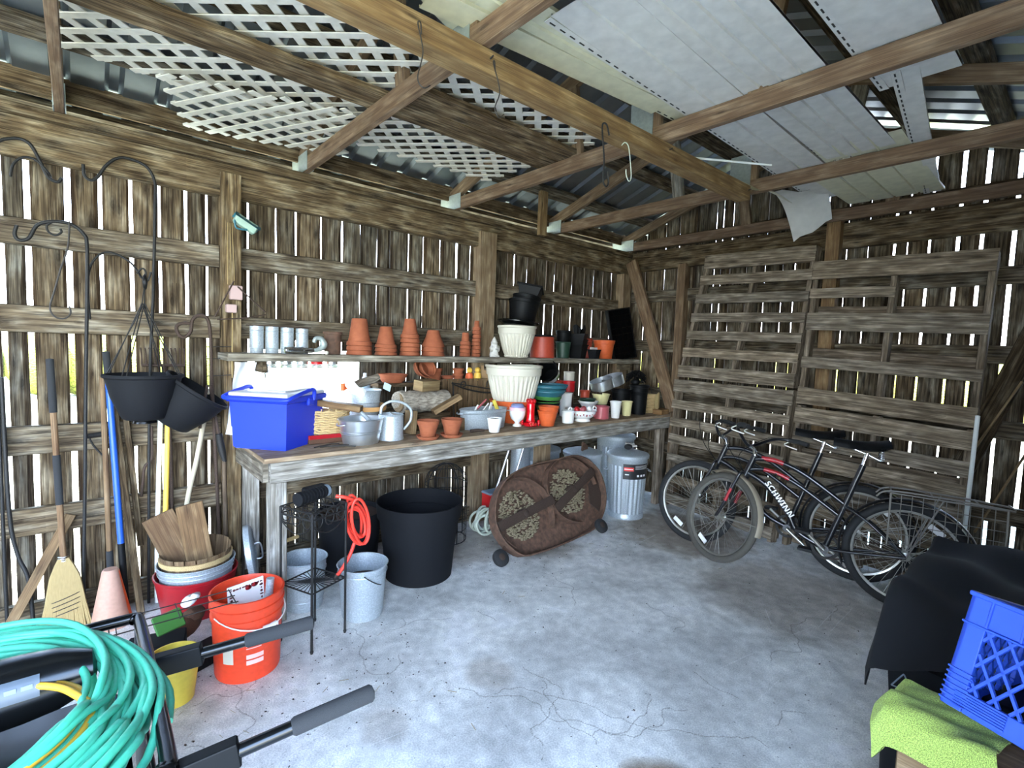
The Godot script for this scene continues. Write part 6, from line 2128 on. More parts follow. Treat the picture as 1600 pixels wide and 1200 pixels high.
	g.tube([Vector3(0.375, 1.02, -3.42), Vector3(0.335, 0.02, -3.36)], 0.0135, 9)
	obj("yellow_shaft", g, M.yellow_paint, yp)
	g = mb()
	g.tube([Vector3(0.379, 1.12, -3.426), Vector3(0.375, 1.02, -3.42)], 0.0132, 9)
	obj("white_tip", g, M.white_paint, yp)
	rod_tool("hoe_handle", "curved grey weathered handle leaning by the brown boards", "tool handle", [[0.585, 1.22, -3.42], [0.555, 1.05, -3.41], [0.51, 0.80, -3.40], [0.455, 0.55, -3.37], [0.40, 0.02, -3.32]], 0.0135, mk("grey_wood", "b3a890", 0.85))
	rod_tool("iron_rod", "long dark rod at the far left edge of the wall", "rod", [[-0.285, 1.30, -3.43], [-0.275, 0.64, -3.41], [-0.25, 0.42, -3.40], [-0.215, 0.29, -3.38], [-0.20, 0.01, -3.37]], 0.009, M.iron)
	rod_tool("iron_hook", "bent brown iron rod hanging below the hanging baskets", "rod", [[0.30, 1.02, -3.42], [0.30, 0.90, -3.42], [0.295, 0.83, -3.42], [0.265, 0.79, -3.42], [0.255, 0.70, -3.42], [0.25, 0.62, -3.45]], 0.007, M.rust_iron)
	# on the post
	var bh := thing("tin_bird_house", "mint green folded tin hanging askew at the post top", "bird house", Vector3(0.765, 2.20, -3.34))
	g = mb()
	g.box(Vector3(0.13, 0.06, 0.05), Vector3.ZERO, 0.01)
	obj("tin_body", g, M.mint, bh)
	g = mb()
	g.sheet(6, 3, func(u, v): return Vector3(-0.075 + 0.15 * u, 0.04 - 0.035 * absf(v * 2.0 - 1.0), -0.04 + 0.08 * v), 0.003)
	obj("roof", g, M.teal, bh)
	g = mb()
	g.tube(smooth([Vector3(-0.06, -0.02, 0.02), Vector3(-0.03, -0.055, 0.02), Vector3(0.02, -0.03, 0.02)], 4), 0.006, 6)
	obj("rim_wire", g, M.teal, bh)
	bh.basis = Basis(Vector3.BACK, -0.5)
	var mo := thing("wind_mobile", "hanging mobile of strings, pink blocks and a wire triangle on the post", "mobile", Vector3(0, 0, -3.36))
	g = mb()
	for x in [0.672, 0.69, 0.708]:
		g.tube([Vector3(0.69 + (x - 0.69) * 0.6, 2.20, -0.02), Vector3(x, 1.84, 0)], 0.0018, 5)
	g.tube([Vector3(0.695, 1.70, 0), Vector3(0.69, 1.29, 0.01)], 0.0035, 6)
	obj("strings", g, M.straw, mo)
	for b in [[0.715, 1.795, 0.07, 0.085], [0.69, 1.70, 0.058, 0.05]]:
		g = mb()
		g.box(Vector3(b[2], b[3], 0.035), Vector3(b[0], b[1], 0.0), 0.006)
		obj("pink_block", g, M.mauve, mo)
	g = mb()
	g.tube([Vector3(0.70, 1.86, 0.02), Vector3(0.60, 1.645, 0.03)], 0.0045, 6)
	g.tube([Vector3(0.72, 1.83, 0.02), Vector3(0.87, 1.69, 0.03)], 0.0045, 6)
	g.tube([Vector3(0.61, 1.63, 0.03), Vector3(0.74, 1.645, 0.04), Vector3(0.87, 1.675, 0.03)], 0.0045, 6)
	obj("wire_triangle", g, M.rust_iron, mo)
	for y in [1.47, 1.40, 1.30]:
		var gp := mb()
		gp.tube([Vector3(0.56, y, -3.375), Vector3(0.70, y + 0.005, -3.39)], 0.003, 6)
		tag(obj("long_nail", gp, M.wire), "thin spike sticking out sideways of the post, %s" % {1.47: "highest", 1.40: "middle", 1.30: "lowest"}[y], "spike", "spikes in the post")


func left_floor() -> void:
	# red tub, steel tub, bushel basket and boards
	pot("plastic_tub", "dark red round plastic tub on the floor under the boards", "tub", Vector3(0.475, 0.001, -3.20), 0.165, 0.205, 0.225, M.red_tub, {"rim": 0.02, "over": 0.004, "seg": 44})
	galv_pail("wash_tub", "galvanised wash tub standing inside the red tub", Vector3(0.475, 0.012, -3.20), 0.15, 0.188, 0.275, {"cat": "tub", "bands": [0.82, 0.9]})
	var bb := thing("bushel_basket", "wooden bushel basket set inside the galvanised tub", "basket", Vector3(0.475, 0.03, -3.20))
	for k in 20:
		var a := TAU * k / 20.0
		var g := mb(tone(0.1, 0.05, 0.8) * Color(0.95, 0.78, 0.6))
		var e := Vector3(cos(a), 0, sin(a))
		var side := Vector3(-sin(a), 0, cos(a))
		g.x = along(e * 0.125, e * 0.168 + Vector3(0, 0.30 + 0.045 * maxf(0.0, cos(a + 0.9)), 0), side)
		g.box(Vector3(0.33, 0.048, 0.005), Vector3.ZERO, 0.001, ruv())
		obj("stave", g, M.clean, bb)
	var hg := mb()
	hg.lathe([Vector2(0.160, 0.262), Vector2(0.175, 0.262), Vector2(0.178, 0.288), Vector2(0.170, 0.288), Vector2(0.16, 0.262)], 36)
	obj("hoop", hg, M.wicker, bb)
	for s in [[Vector3(0.50, 0.045, -3.17), Vector3(0.305, 0.55, -3.27), 0.15, "wide brown board sticking out of the bushel basket leaning left"], [Vector3(0.52, 0.045, -3.14), Vector3(0.445, 0.60, -3.22), 0.13, "lighter brown knotty board sticking out of the bushel basket upright"]]:
		var g := mb(Color(0.86, 0.66, 0.45) if s[2] < 0.14 else Color(0.68, 0.52, 0.37))
		g.x = along(s[0], s[1], Vector3.RIGHT)
		g.box(Vector3((s[0] as Vector3).distance_to(s[1]), s[2], 0.02), Vector3.ZERO, 0.003, ruv())
		tag(obj("brown_board", g, M.clean), s[3], "board")
	var ld := thing("bin_lid", "ridged galvanised lid standing on edge beside the orange bucket", "lid", Vector3(0.735, 0.30, -3.085))
	var g2 := mb()
	var pr := [Vector2(0, 0.01)]
	for i in 6:
		pr.append_array([Vector2(0.022 + i * 0.021, 0.01 - i * 0.001), Vector2(0.03 + i * 0.021, 0.017 - i * 0.001)])
	pr.append_array([Vector2(0.15, 0.006), Vector2(0.157, 0.0), Vector2(0.157, -0.028), Vector2(0.153, -0.028), Vector2(0.152, 0.0), Vector2(0.0, 0.004)])
	g2.lathe(pr, 44)
	obj("dish", g2, M.galv, ld)
	g2 = mb()
	g2.tube(smooth([Vector3(-0.045, 0.012, 0), Vector3(-0.04, 0.045, 0), Vector3(0.04, 0.045, 0), Vector3(0.045, 0.012, 0)], 5), 0.005, 7)
	obj("handle", g2, M.tin, ld)
	ld.basis = Basis(Vector3.UP, -0.25) * Basis(Vector3.BACK, -1.42)
	var bl := mb(Color(0.5, 0.42, 0.36))
	bl.box(Vector3(0.28, 0.142, 0.2), Vector3.ZERO, 0.004, ruv())
	var bo := obj("wooden_block", bl, M.rough)
	bo.transform = Transform3D(Basis(Vector3.UP, PI / 2 - 0.25), Vector3(0.79, 0.072, -3.08))
	tag(bo, "dark wooden block that the ridged lid stands on", "block")
	# faded cone
	var cn := thing("traffic_cone", "faded pinkish cone with a bright orange side by the wall", "cone", Vector3(0.10, 0.0, -3.28))
	var g := mb()
	g.lathe([Vector2(0.088, 0.0), Vector2(0.09, 0.005), Vector2(0.036, 0.29), Vector2(0.03, 0.30), Vector2(0.0, 0.30)], 28)
	obj("body", g, M.cone, cn)
	g = mb()
	g.sheet(6, 8, func(u, v):
		var a := lerpf(-0.35, 0.5, u)
		var r := lerpf(0.0915, 0.0375, v)
		return Vector3(cos(a) * r, lerpf(0.004, 0.288, v), sin(a) * r), 0.001)
	obj("orange_side", g, M.cone_orange, cn)
	# orange bucket with its contents
	var ob := thing("bucket", "bright orange plastic bucket with white printing, holding a white tile", "bucket", Vector3(0.568, 0.001, -2.478), 0.0)
	g = mb()
	g.lathe([Vector2(0, 0.006), Vector2(0.128, 0.006), Vector2(0.134, 0.0), Vector2(0.137, 0.012), Vector2(0.146, 0.27), Vector2(0.153, 0.272), Vector2(0.153, 0.285), Vector2(0.148, 0.288), Vector2(0.149, 0.318), Vector2(0.156, 0.32), Vector2(0.156, 0.33), Vector2(0.150, 0.333), Vector2(0.151, 0.362), Vector2(0.156, 0.364), Vector2(0.156, 0.374), Vector2(0.148, 0.376), Vector2(0.143, 0.36), Vector2(0.13, 0.012), Vector2(0, 0.01)], 48)
	obj("body", g, M.orange, ob)
	var patch := func(a0: float, a1: float, y0: float, y1: float) -> MB:
		var b := mb()
		b.sheet(8, 2, func(u, v):
			var y := lerpf(y0, y1, v)
			var r := lerpf(0.1362, 0.146, y / 0.27) + 0.0015
			var a := lerpf(a0, a1, u)
			return Vector3(sin(a) * r, y, cos(a) * r), 0.0006)
		return b
	var face := -0.22
	for k in 7:
		obj("print_line", patch.call(face - 0.05, face + [0.42, 0.36, 0.4, 0.33, 0.42, 0.3, 0.38][k], 0.225 - k * 0.011, 0.229 - k * 0.011), mk("faded_white", "f4c6bb", 0.6) if k == 0 else M.faded_white, ob)
	for k in 2:
		obj("print_panel", patch.call(face - 0.05, face + 0.45, 0.112 - 0.027 * k, 0.132 - 0.027 * k), M.faded_white, ob)
	obj("warning_label", patch.call(face - 0.75, face - 0.42, 0.095, 0.20), M.cream, ob)
	for k in 3:
		obj("print_mark", patch.call(face + 0.95, face + 1.25 - 0.1 * k, 0.14 + 0.018 * k, 0.15 + 0.018 * k), M.label_white, ob)
	obj("print_mark", patch.call(face + 0.98, face + 1.04, 0.17, 0.225), M.label_white, ob)
	g = mb()
	var ps := []
	for k in 17:
		var an := PI * k / 16.0
		ps.append(Vector3(cos(an) * 0.155, 0.30 - sin(an) * 0.055, sin(an) * 0.166).rotated(Vector3.UP, 0.35))
	g.tube(ps, 0.003, 6)
	var bail := obj("bail", g, M.white_plastic, ob)
	g = mb()
	g.tube([ps[7], ps[8], ps[9]], 0.011, 10)
	obj("bail_grip", g, M.white_plastic, bail)
	var tile := thing("decorated_tile", "white tile with a red flower border standing in the orange bucket", "tile", Vector3(0.575, 0.20, -2.50))
	g = mb()
	g.box(Vector3(0.17, 0.19, 0.008), Vector3(0, 0.095, 0), 0.003)
	obj("tile_body", g, M.ceramic, tile)
	g = mb()
	for k in 40:
		var f := k / 40.0 * 4.0
		var e := f - floorf(f)
		var p: Vector2 = [Vector2(-0.07 + 0.14 * e, 0.17), Vector2(0.07, 0.17 - 0.15 * e), Vector2(0.07 - 0.14 * e, 0.02), Vector2(-0.07, 0.02 + 0.15 * e)][int(f)]
		g.ball(Vector3(p.x, p.y, 0.0045), Vector3(0.004 + 0.003 * (k % 3), 0.004 + 0.002 * (k % 2), 0.0012), 6)
	tag(obj("flower_border", g, mk("dark_flower", "6d3a38", 0.6), tile), "dark red flower border", "", "", "stuff")
	for p in [Vector3(0.01, 0.16, 0.0045), Vector3(0.04, 0.165, 0.0045), Vector3(0.03, 0.06, 0.0045)]:
		g = mb()
		g.ball(p, Vector3(0.016, 0.011, 0.002), 10)
		obj("red_bird", g, M.red_tub, tile)
	tile.basis = Basis(Vector3.UP, 0.25) * Basis(Vector3.RIGHT, -0.12)
	var tb := thing("metal_brush", "blue grey textured rod standing in the orange bucket's right side", "brush", Vector3(0.67, 0.02, -2.49))
	g = mb()
	g.tube([Vector3(-0.03, 0, 0), Vector3(0.0, 0.37, 0.0)], 0.018, 10)
	obj("rod_body", g, M.galv, tb)
	var rt := mb()
	rt.box(Vector3(0.16, 0.03, 0.02), Vector3.ZERO, 0.006)
	var ro := obj("red_handle", rt, M.red_tub)
	ro.transform = Transform3D(Basis(Vector3.BACK, 0.35), Vector3(0.53, 0.24, -2.44))
	tag(ro, "dark red tool handle lying inside the orange bucket before the tile", "handle tool")
	# yellow pot and the odds and ends behind it
	pot("yellow_pot", "bright yellow plastic flower pot behind the machine handles", "pot", Vector3(0.275, 0.001, -2.42), 0.07, 0.098, 0.20, M.yellow, {"rim": 0.03, "over": 0.004, "soil": 0.05, "seg": 36})
	var odds := [["white_plastic", Vector3(0.09, 0.045, 0.06), Vector3(0.40, 0.185, -2.92), Vector3(0.2, 0.6, 0.3), "crumpled white plastic cup among the floor clutter", "cup"], ["leaf_green", Vector3(0.12, 0.09, 0.015), Vector3(0.29, 0.20, -2.72), Vector3(-0.7, 0.2, 0.1), "green printed packet lying in the floor clutter", "packet"], ["black", Vector3(0.2, 0.06, 0.14), Vector3(0.40, 0.031, -2.64), Vector3(0, 0.4, 0), "flat black plastic tray beside the orange bucket", "tray"], ["brown", Vector3(0.20, 0.10, 0.14), Vector3(0.36, 0.10, -2.84), Vector3(0.1, 0.7, 0.2), "brown crumpled bag beneath the white cup on the floor", "bag"], ["black_matt", Vector3(0.22, 0.15, 0.14), Vector3(0.24, 0.076, -2.68), Vector3(0, -0.2, 0), "dark crate under the green packet", "crate"]]
	for o in odds:
		g = mb()
		if o[5] in ["bag", "cup"]:
			g.ball(Vector3.ZERO, o[1] / 2.0, 12)
			g.ball(Vector3(o[1].x * 0.25, o[1].y * 0.2, 0.01), o[1] * 0.35, 10)
		else:
			g.box(o[1], Vector3.ZERO, 0.006)
		var e := obj("clutter_" + o[5], g, M[o[0]])
		e.transform = Transform3D(Basis.from_euler(o[3]), o[2])
		tag(e, o[4], o[5])
	g = mb()
	for k in 3:
		g.tube([Vector3(-0.35, 0.46, -2.32 + k * 0.06), Vector3(0.47, 0.46, -2.32 + k * 0.06)], 0.0025, 5)
	for k in 5:
		g.tube([Vector3(-0.3 + k * 0.19, 0.46, -2.33), Vector3(-0.3 + k * 0.19, 0.46, -2.19)], 0.0022, 5)
	for x in [-0.33, 0.06]:
		for zz in [-2.32, -2.20]:
			g.tube([Vector3(x, 0.46, zz), Vector3(x + 0.02, 0.0, zz)], 0.0025, 5)
	tag(obj("wire_rack", g, M.wire), "low wire rack behind the machine, its thin rods crossing before the cone", "rack")


func machine() -> void:
	var m := thing("wheeled_machine", "black tubular framed machine with a fuel tank and two foam handles", "machine", Vector3(-0.2, 0, -1.53))
	var g := mb()
	# frame rails: top ring, posts
	var x0 := -0.36
	var x1 := 0.325
	var z0 := -0.38
	var z1 := 0.36
	var ring := smooth([Vector3(x0 + 0.06, 0.64, z0), Vector3(x1 - 0.06, 0.64, z0), Vector3(x1 - 0.012, 0.64, z0 + 0.015), Vector3(x1, 0.64, z0 + 0.07), Vector3(x1, 0.64, z1 - 0.07), Vector3(x1 - 0.012, 0.64, z1 - 0.015), Vector3(x1 - 0.06, 0.64, z1), Vector3(x0 + 0.06, 0.64, z1), Vector3(x0, 0.64, z1 - 0.06), Vector3(x0, 0.64, z0 + 0.06)], 4, true)
	g.tube(ring, 0.0165, 10, true)
	obj("top_rail", g, M.black_gloss, m)
	for p in [Vector3(x0, 0, z0 + 0.07), Vector3(x1, 0, z0 + 0.07), Vector3(x0, 0, z1 - 0.07), Vector3(x1, 0, z1 - 0.07)]:
		g = mb()
		g.tube([p + Vector3(0, 0.05, 0), p + Vector3(0, 0.64, 0)], 0.0165, 10)
		obj("post", g, M.black_gloss, m)
		g = mb()
		g.lathe([Vector2(0, 0), Vector2(0.035, 0), Vector2(0.03, 0.04), Vector2(0, 0.055)], 16)
		var f := obj("rubber_foot", g, M.rubber, m)
		f.position = p
	g = mb()
	g.box(Vector3(0.60, 0.36, 0.62), Vector3(-0.02, 0.30, 0), 0.03)
	obj("engine_cover", g, M.black_gloss, m)
	g = mb()
	g.box(Vector3(0.012, 0.30, 0.60), Vector3(0.312, 0.36, -0.01), 0.005)
	obj("side_panel", g, M.black_gloss, m)
	# rounded tank with a printed plate
	g = mb()
	var tp := []
	for i in 9:
		tp.append(Vector3(-0.34 + 0.55 * i / 8.0, 0.635, -0.16))
	g.tube(tp, [0.05, 0.075, 0.082, 0.084, 0.084, 0.084, 0.082, 0.075, 0.05], 22)
	obj("tank", g, M.black_gloss, m)
	for q in [[-0.20, 0.10, "label_grey"], [-0.07, 0.16, "label_grey"]]:
		g = mb()
		g.sheet(3, 6, func(u, v):
			var a := lerpf(0.15, 0.75, v)
			return Vector3(q[0] + 0.02 + q[1] * u, 0.635 + sin(a) * 0.0852, -0.16 + cos(a) * 0.0852), 0.001)
		var lb := obj("printed_plate", g, mk("plate_grey", "39434d", 0.4), m)
		g = mb()
		for k in 5:
			g.box(Vector3(q[1] * 0.13, 0.016, 0.001), Vector3(q[0] + 0.02 + q[1] * (0.14 + 0.18 * k), 0.672, -0.082), 0.0004)
		obj("print_block", g, M.label_grey, lb)
	g = mb()
	g.lathe([Vector2(0, 0), Vector2(0.045, 0), Vector2(0.045, 0.02), Vector2(0.03, 0.03), Vector2(0, 0.03)], 24)
	var cp := obj("filler_cap", g, M.black, m)
	cp.position = Vector3(0.16, 0.46, 0.22)
	g = mb()
	g.tube([Vector3(0.20, 0.47, 0.0), Vector3(0.30, 0.50, 0.02)], 0.004, 6)
	obj("chrome_rod", g, M.chrome, m)
	# the two fold-out handles
	for k in 2:
		var h := obj("hinge_bracket", (func():
			var b := mb()
			b.box(Vector3(0.13, 0.06, 0.035), Vector3(0.065, 0, 0), 0.004)
			return b).call(), M.black, m)
		var a: Vector3 = [Vector3(0.33, 0.60, -0.13), Vector3(0.325, 0.60, 0.335)][k]
		var b2: Vector3 = [Vector3(0.735, 0.655, 0.005), Vector3(0.735, 0.665, 0.425)][k]
		h.transform = along(a, b2)
		h.position = a
		g = mb()
		g.tube([a.lerp(b2, 0.2), a.lerp(b2, 0.60)], 0.0155, 12)
		obj("handle_tube", g, M.black_gloss, m)
		g = mb()
		g.tube([a.lerp(b2, 0.56), a.lerp(b2, 0.575), a.lerp(b2, 0.985), b2], [0.017, 0.0205, 0.0205, 0.015], 16)
		obj("foam_grip", g, M.foam, m)
		g = mb()
		g.ball(Vector3(0.09, 0.0, -0.018), Vector3(0.009, 0.009, 0.006), 8)
		g.ball(Vector3(0.03, 0.0, -0.018), Vector3(0.008, 0.008, 0.006), 8)
		obj("bolt", g, M.chrome, h)
	# green garden hose thrown over it in loops
	var hs := thing("garden_hose", "mint green garden hose heaped in loops over the black machine", "hose")
	g = mb()
	var r := RandomNumberGenerator.new()
	r.seed = 9
	var ps := []
	for k in 26:
		var f := k / 25.0
		var cx := -0.235 + r.randf_range(-0.02, 0.02)
		var cz := lerpf(-1.62, -1.48, f) + r.randf_range(-0.03, 0.03)
		var rx := 0.25 + 0.115 * f + r.randf_range(-0.02, 0.02)
		var rz := 0.30 + 0.10 * f + r.randf_range(-0.03, 0.03)
		var y0 := 0.648 + 0.011 * ((k * 7) % 5) - 0.01 * f
		var tl := r.randf_range(-0.02, 0.02)
		for i in 20:
			var an := TAU * i / 20.0 + 0.6
			ps.append(Vector3(cx + cos(an) * rx, y0 + tl * sin(an + k) - 0.05 * maxf(0.0, cos(an) - 0.75) * 2.0 - 0.07 * maxf(0.0, sin(an) - 0.6), cz + sin(an) * rz))
	g.tube(smooth(ps, 3), 0.0092, 9)
	obj("green_coil", g, M.hose_green, hs)
	g = mb()
	ps = []
	for k in 2:
		for i in 22:
			var an := TAU * i / 22.0
			ps.append(Vector3(-0.25 + cos(an) * (0.235 + 0.02 * k), 0.668 - 0.012 * k, -1.47 + sin(an) * (0.20 + 0.03 * k)))
	g.tube(smooth(ps, 3), 0.0085, 8)
	tag(obj("yellow_hose", g, M.hose_yellow), "mustard yellow hose tangled under the green hose loops", "hose")


func pallet(label: String, bl: Vector3, br: Vector3, tl: Vector3, tr: Vector3, slats: Array, short := -1) -> void:
	var o := (bl + br) / 2.0
	var t := thing("pallet", label, "pallet", o, 0.0, "wooden pallets against the right wall")
	var up := ((tl + tr) / 2.0 - o).normalized()
	var n := (br - bl).cross(up).normalized()
	if n.x > 0.0:
		n = -n
	for i in slats.size():
		var s: Array = slats[i]
		var a := bl.lerp(tl, s[0]) - o
		var b := br.lerp(tr, s[0]) - o
		if i == short:
			b = a.lerp(b, 0.52)
		var g := mb(Color(0.95, 0.83, 0.70) * tone(0.12, 0.04, 0.8))
		g.x = along(a, b, up)
		var st := []
		var l := a.distance_to(b)
		for k in 7:
			st.append([-l / 2 + l * k / 6.0, -s[1] / 2 + rng.randf_range(-0.003, 0.003), s[1] / 2 + rng.randf_range(-0.004, 0.004), -0.009, 0.009])
		g.loft(st, ruv())
		obj("slat", g, M.weather, t)
	for f in [0.02, 0.5, 0.98]:
		var a := bl.lerp(br, f) - o - n * 0.05
		var b := tl.lerp(tr, f) - o - n * 0.05
		member("stringer", a, b, 0.04, 0.08, M.weather, t, (br - bl).normalized(), Color(0.66, 0.56, 0.46), 0.004)
	for f in [0.06, 0.36, 0.66, 0.94]:
		member("back_slat", bl.lerp(tl, f) - o - n * 0.098, br.lerp(tr, f) - o - n * 0.098, 0.09, 0.016, M.weather, t, up, Color(0.55, 0.46, 0.38))


func pallets() -> void:
	pallet("lower grey pallet beside the bench end, behind the front bicycle wheels", Vector3(4.40, 0.02, -2.72), Vector3(4.20, 0.02, -1.60), Vector3(4.46, 1.275, -2.70), Vector3(4.40, 1.255, -1.58), [[0.945, 0.125], [0.80, 0.085], [0.66, 0.08], [0.53, 0.085], [0.38, 0.08], [0.22, 0.08], [0.06, 0.10]])
	pallet("upper grey pallet beside the corner brace, nine slats high up the wall", Vector3(4.465, 1.295, -2.68), Vector3(4.405, 1.275, -1.59), Vector3(4.49, 2.447, -2.46), Vector3(4.47, 2.42, -1.515), [[0.05, 0.115], [0.21, 0.085], [0.355, 0.08], [0.50, 0.082], [0.65, 0.085], [0.80, 0.09], [0.945, 0.125]])
	pallet("lower pallet behind the bicycle saddle and rear basket", Vector3(4.26, 0.02, -1.545), Vector3(4.17, 0.02, -0.49), Vector3(4.36, 1.15, -1.545), Vector3(4.34, 1.10, -0.47), [[0.93, 0.13], [0.76, 0.10], [0.62, 0.11], [0.47, 0.13], [0.30, 0.1], [0.13, 0.1]])
	pallet("upper pallet at the right with a short second slat", Vector3(4.365, 1.17, -1.545), Vector3(4.35, 1.12, -0.47), Vector3(4.46, 2.28, -1.525), Vector3(4.45, 2.252, -0.455), [[0.05, 0.13], [0.29, 0.085], [0.58, 0.135], [0.78, 0.075], [0.945, 0.14]], 3)
	for q in [[Vector3(4.60, 1.42, -0.30), Vector3(4.40, 0.80, -0.54), "thin pale stick slanting from the right wall to the pallet"], [Vector3(4.62, 0.98, -0.24), Vector3(4.50, 0.40, -0.44), "lower thin pale stick slanting beside the bright wall gaps"]]:
		var g := mb(Color(1.0, 0.85, 0.6))
		g.x = along(q[0], q[1], Vector3.BACK)
		g.box(Vector3((q[0] as Vector3).distance_to(q[1]), 0.014, 0.014), Vector3.ZERO, 0.003, ruv())
		tag(obj("thin_stick", g, M.clean), q[2], "stick")
	var g2 := mb()
	g2.tube([Vector3(4.25, 1.20, -0.455), Vector3(4.19, 0.02, -0.46)], 0.012, 10)
	tag(obj("pale_pole", g2, M.white_paint), "slim pale pole standing at the right edge of the pallets", "pole")


func wheel(parent: Node3D, called: String, at: Vector3, r: float, turn: float, lean_axis := Vector3.UP) -> Node3D:
	var tyre := mb()
	var pr := []
	for i in 11:
		var a := TAU * i / 10.0
		pr.append(Vector2(r - 0.026 + 0.026 * cos(a), 0.026 * sin(a)))
	tyre.x = Transform3D(Basis(Vector3.RIGHT, PI / 2), Vector3.ZERO)
	tyre.lathe(pr, 56, 1, 1, 0, 0, 181)
	var w := obj(called, tyre, M.rubber, parent)
	w.transform = Transform3D(Basis(lean_axis, turn), at)
	var g := mb()
	g.x = Transform3D(Basis(Vector3.RIGHT, PI / 2), Vector3.ZERO)
	g.lathe([Vector2(r - 0.047, -0.012), Vector2(r - 0.060, -0.009), Vector2(r - 0.064, 0), Vector2(r - 0.060, 0.009), Vector2(r - 0.047, 0.012), Vector2(r - 0.047, -0.012)], 56)
	obj("rim", g, M.rim, w)
	g = mb()
	for i in 36:
		var a := TAU * i / 36.0
		var s := 0.026 if i % 2 else -0.026
		var b := a + (0.55 if (i / 2) % 2 else -0.55)
		g.tube([Vector3(cos(b) * 0.022, sin(b) * 0.022, s), Vector3(cos(a) * (r - 0.058), sin(a) * (r - 0.058), 0)], 0.0013, 4)
	obj("spokes", g, M.rim, w)
	g = mb()
	g.x = Transform3D(Basis(Vector3.RIGHT, PI / 2), Vector3.ZERO)
	g.lathe([Vector2(0, -0.05), Vector2(0.007, -0.05), Vector2(0.007, -0.034), Vector2(0.026, -0.03), Vector2(0.016, -0.02), Vector2(0.016, 0.02), Vector2(0.026, 0.03), Vector2(0.007, 0.034), Vector2(0.007, 0.05), Vector2(0, 0.05)], 16)
	obj("hub", g, M.rim, w)
	g = mb()
	g.x = Transform3D(Basis(Vector3.BACK, -1.0 if turn != 0.0 else 2.2), Vector3.ZERO)
	g.box(Vector3(0.035, 0.09, 0.008), Vector3(r - 0.10, 0, -0.008), 0.003)
	obj("reflector", g, M.label_white, w)
	return w


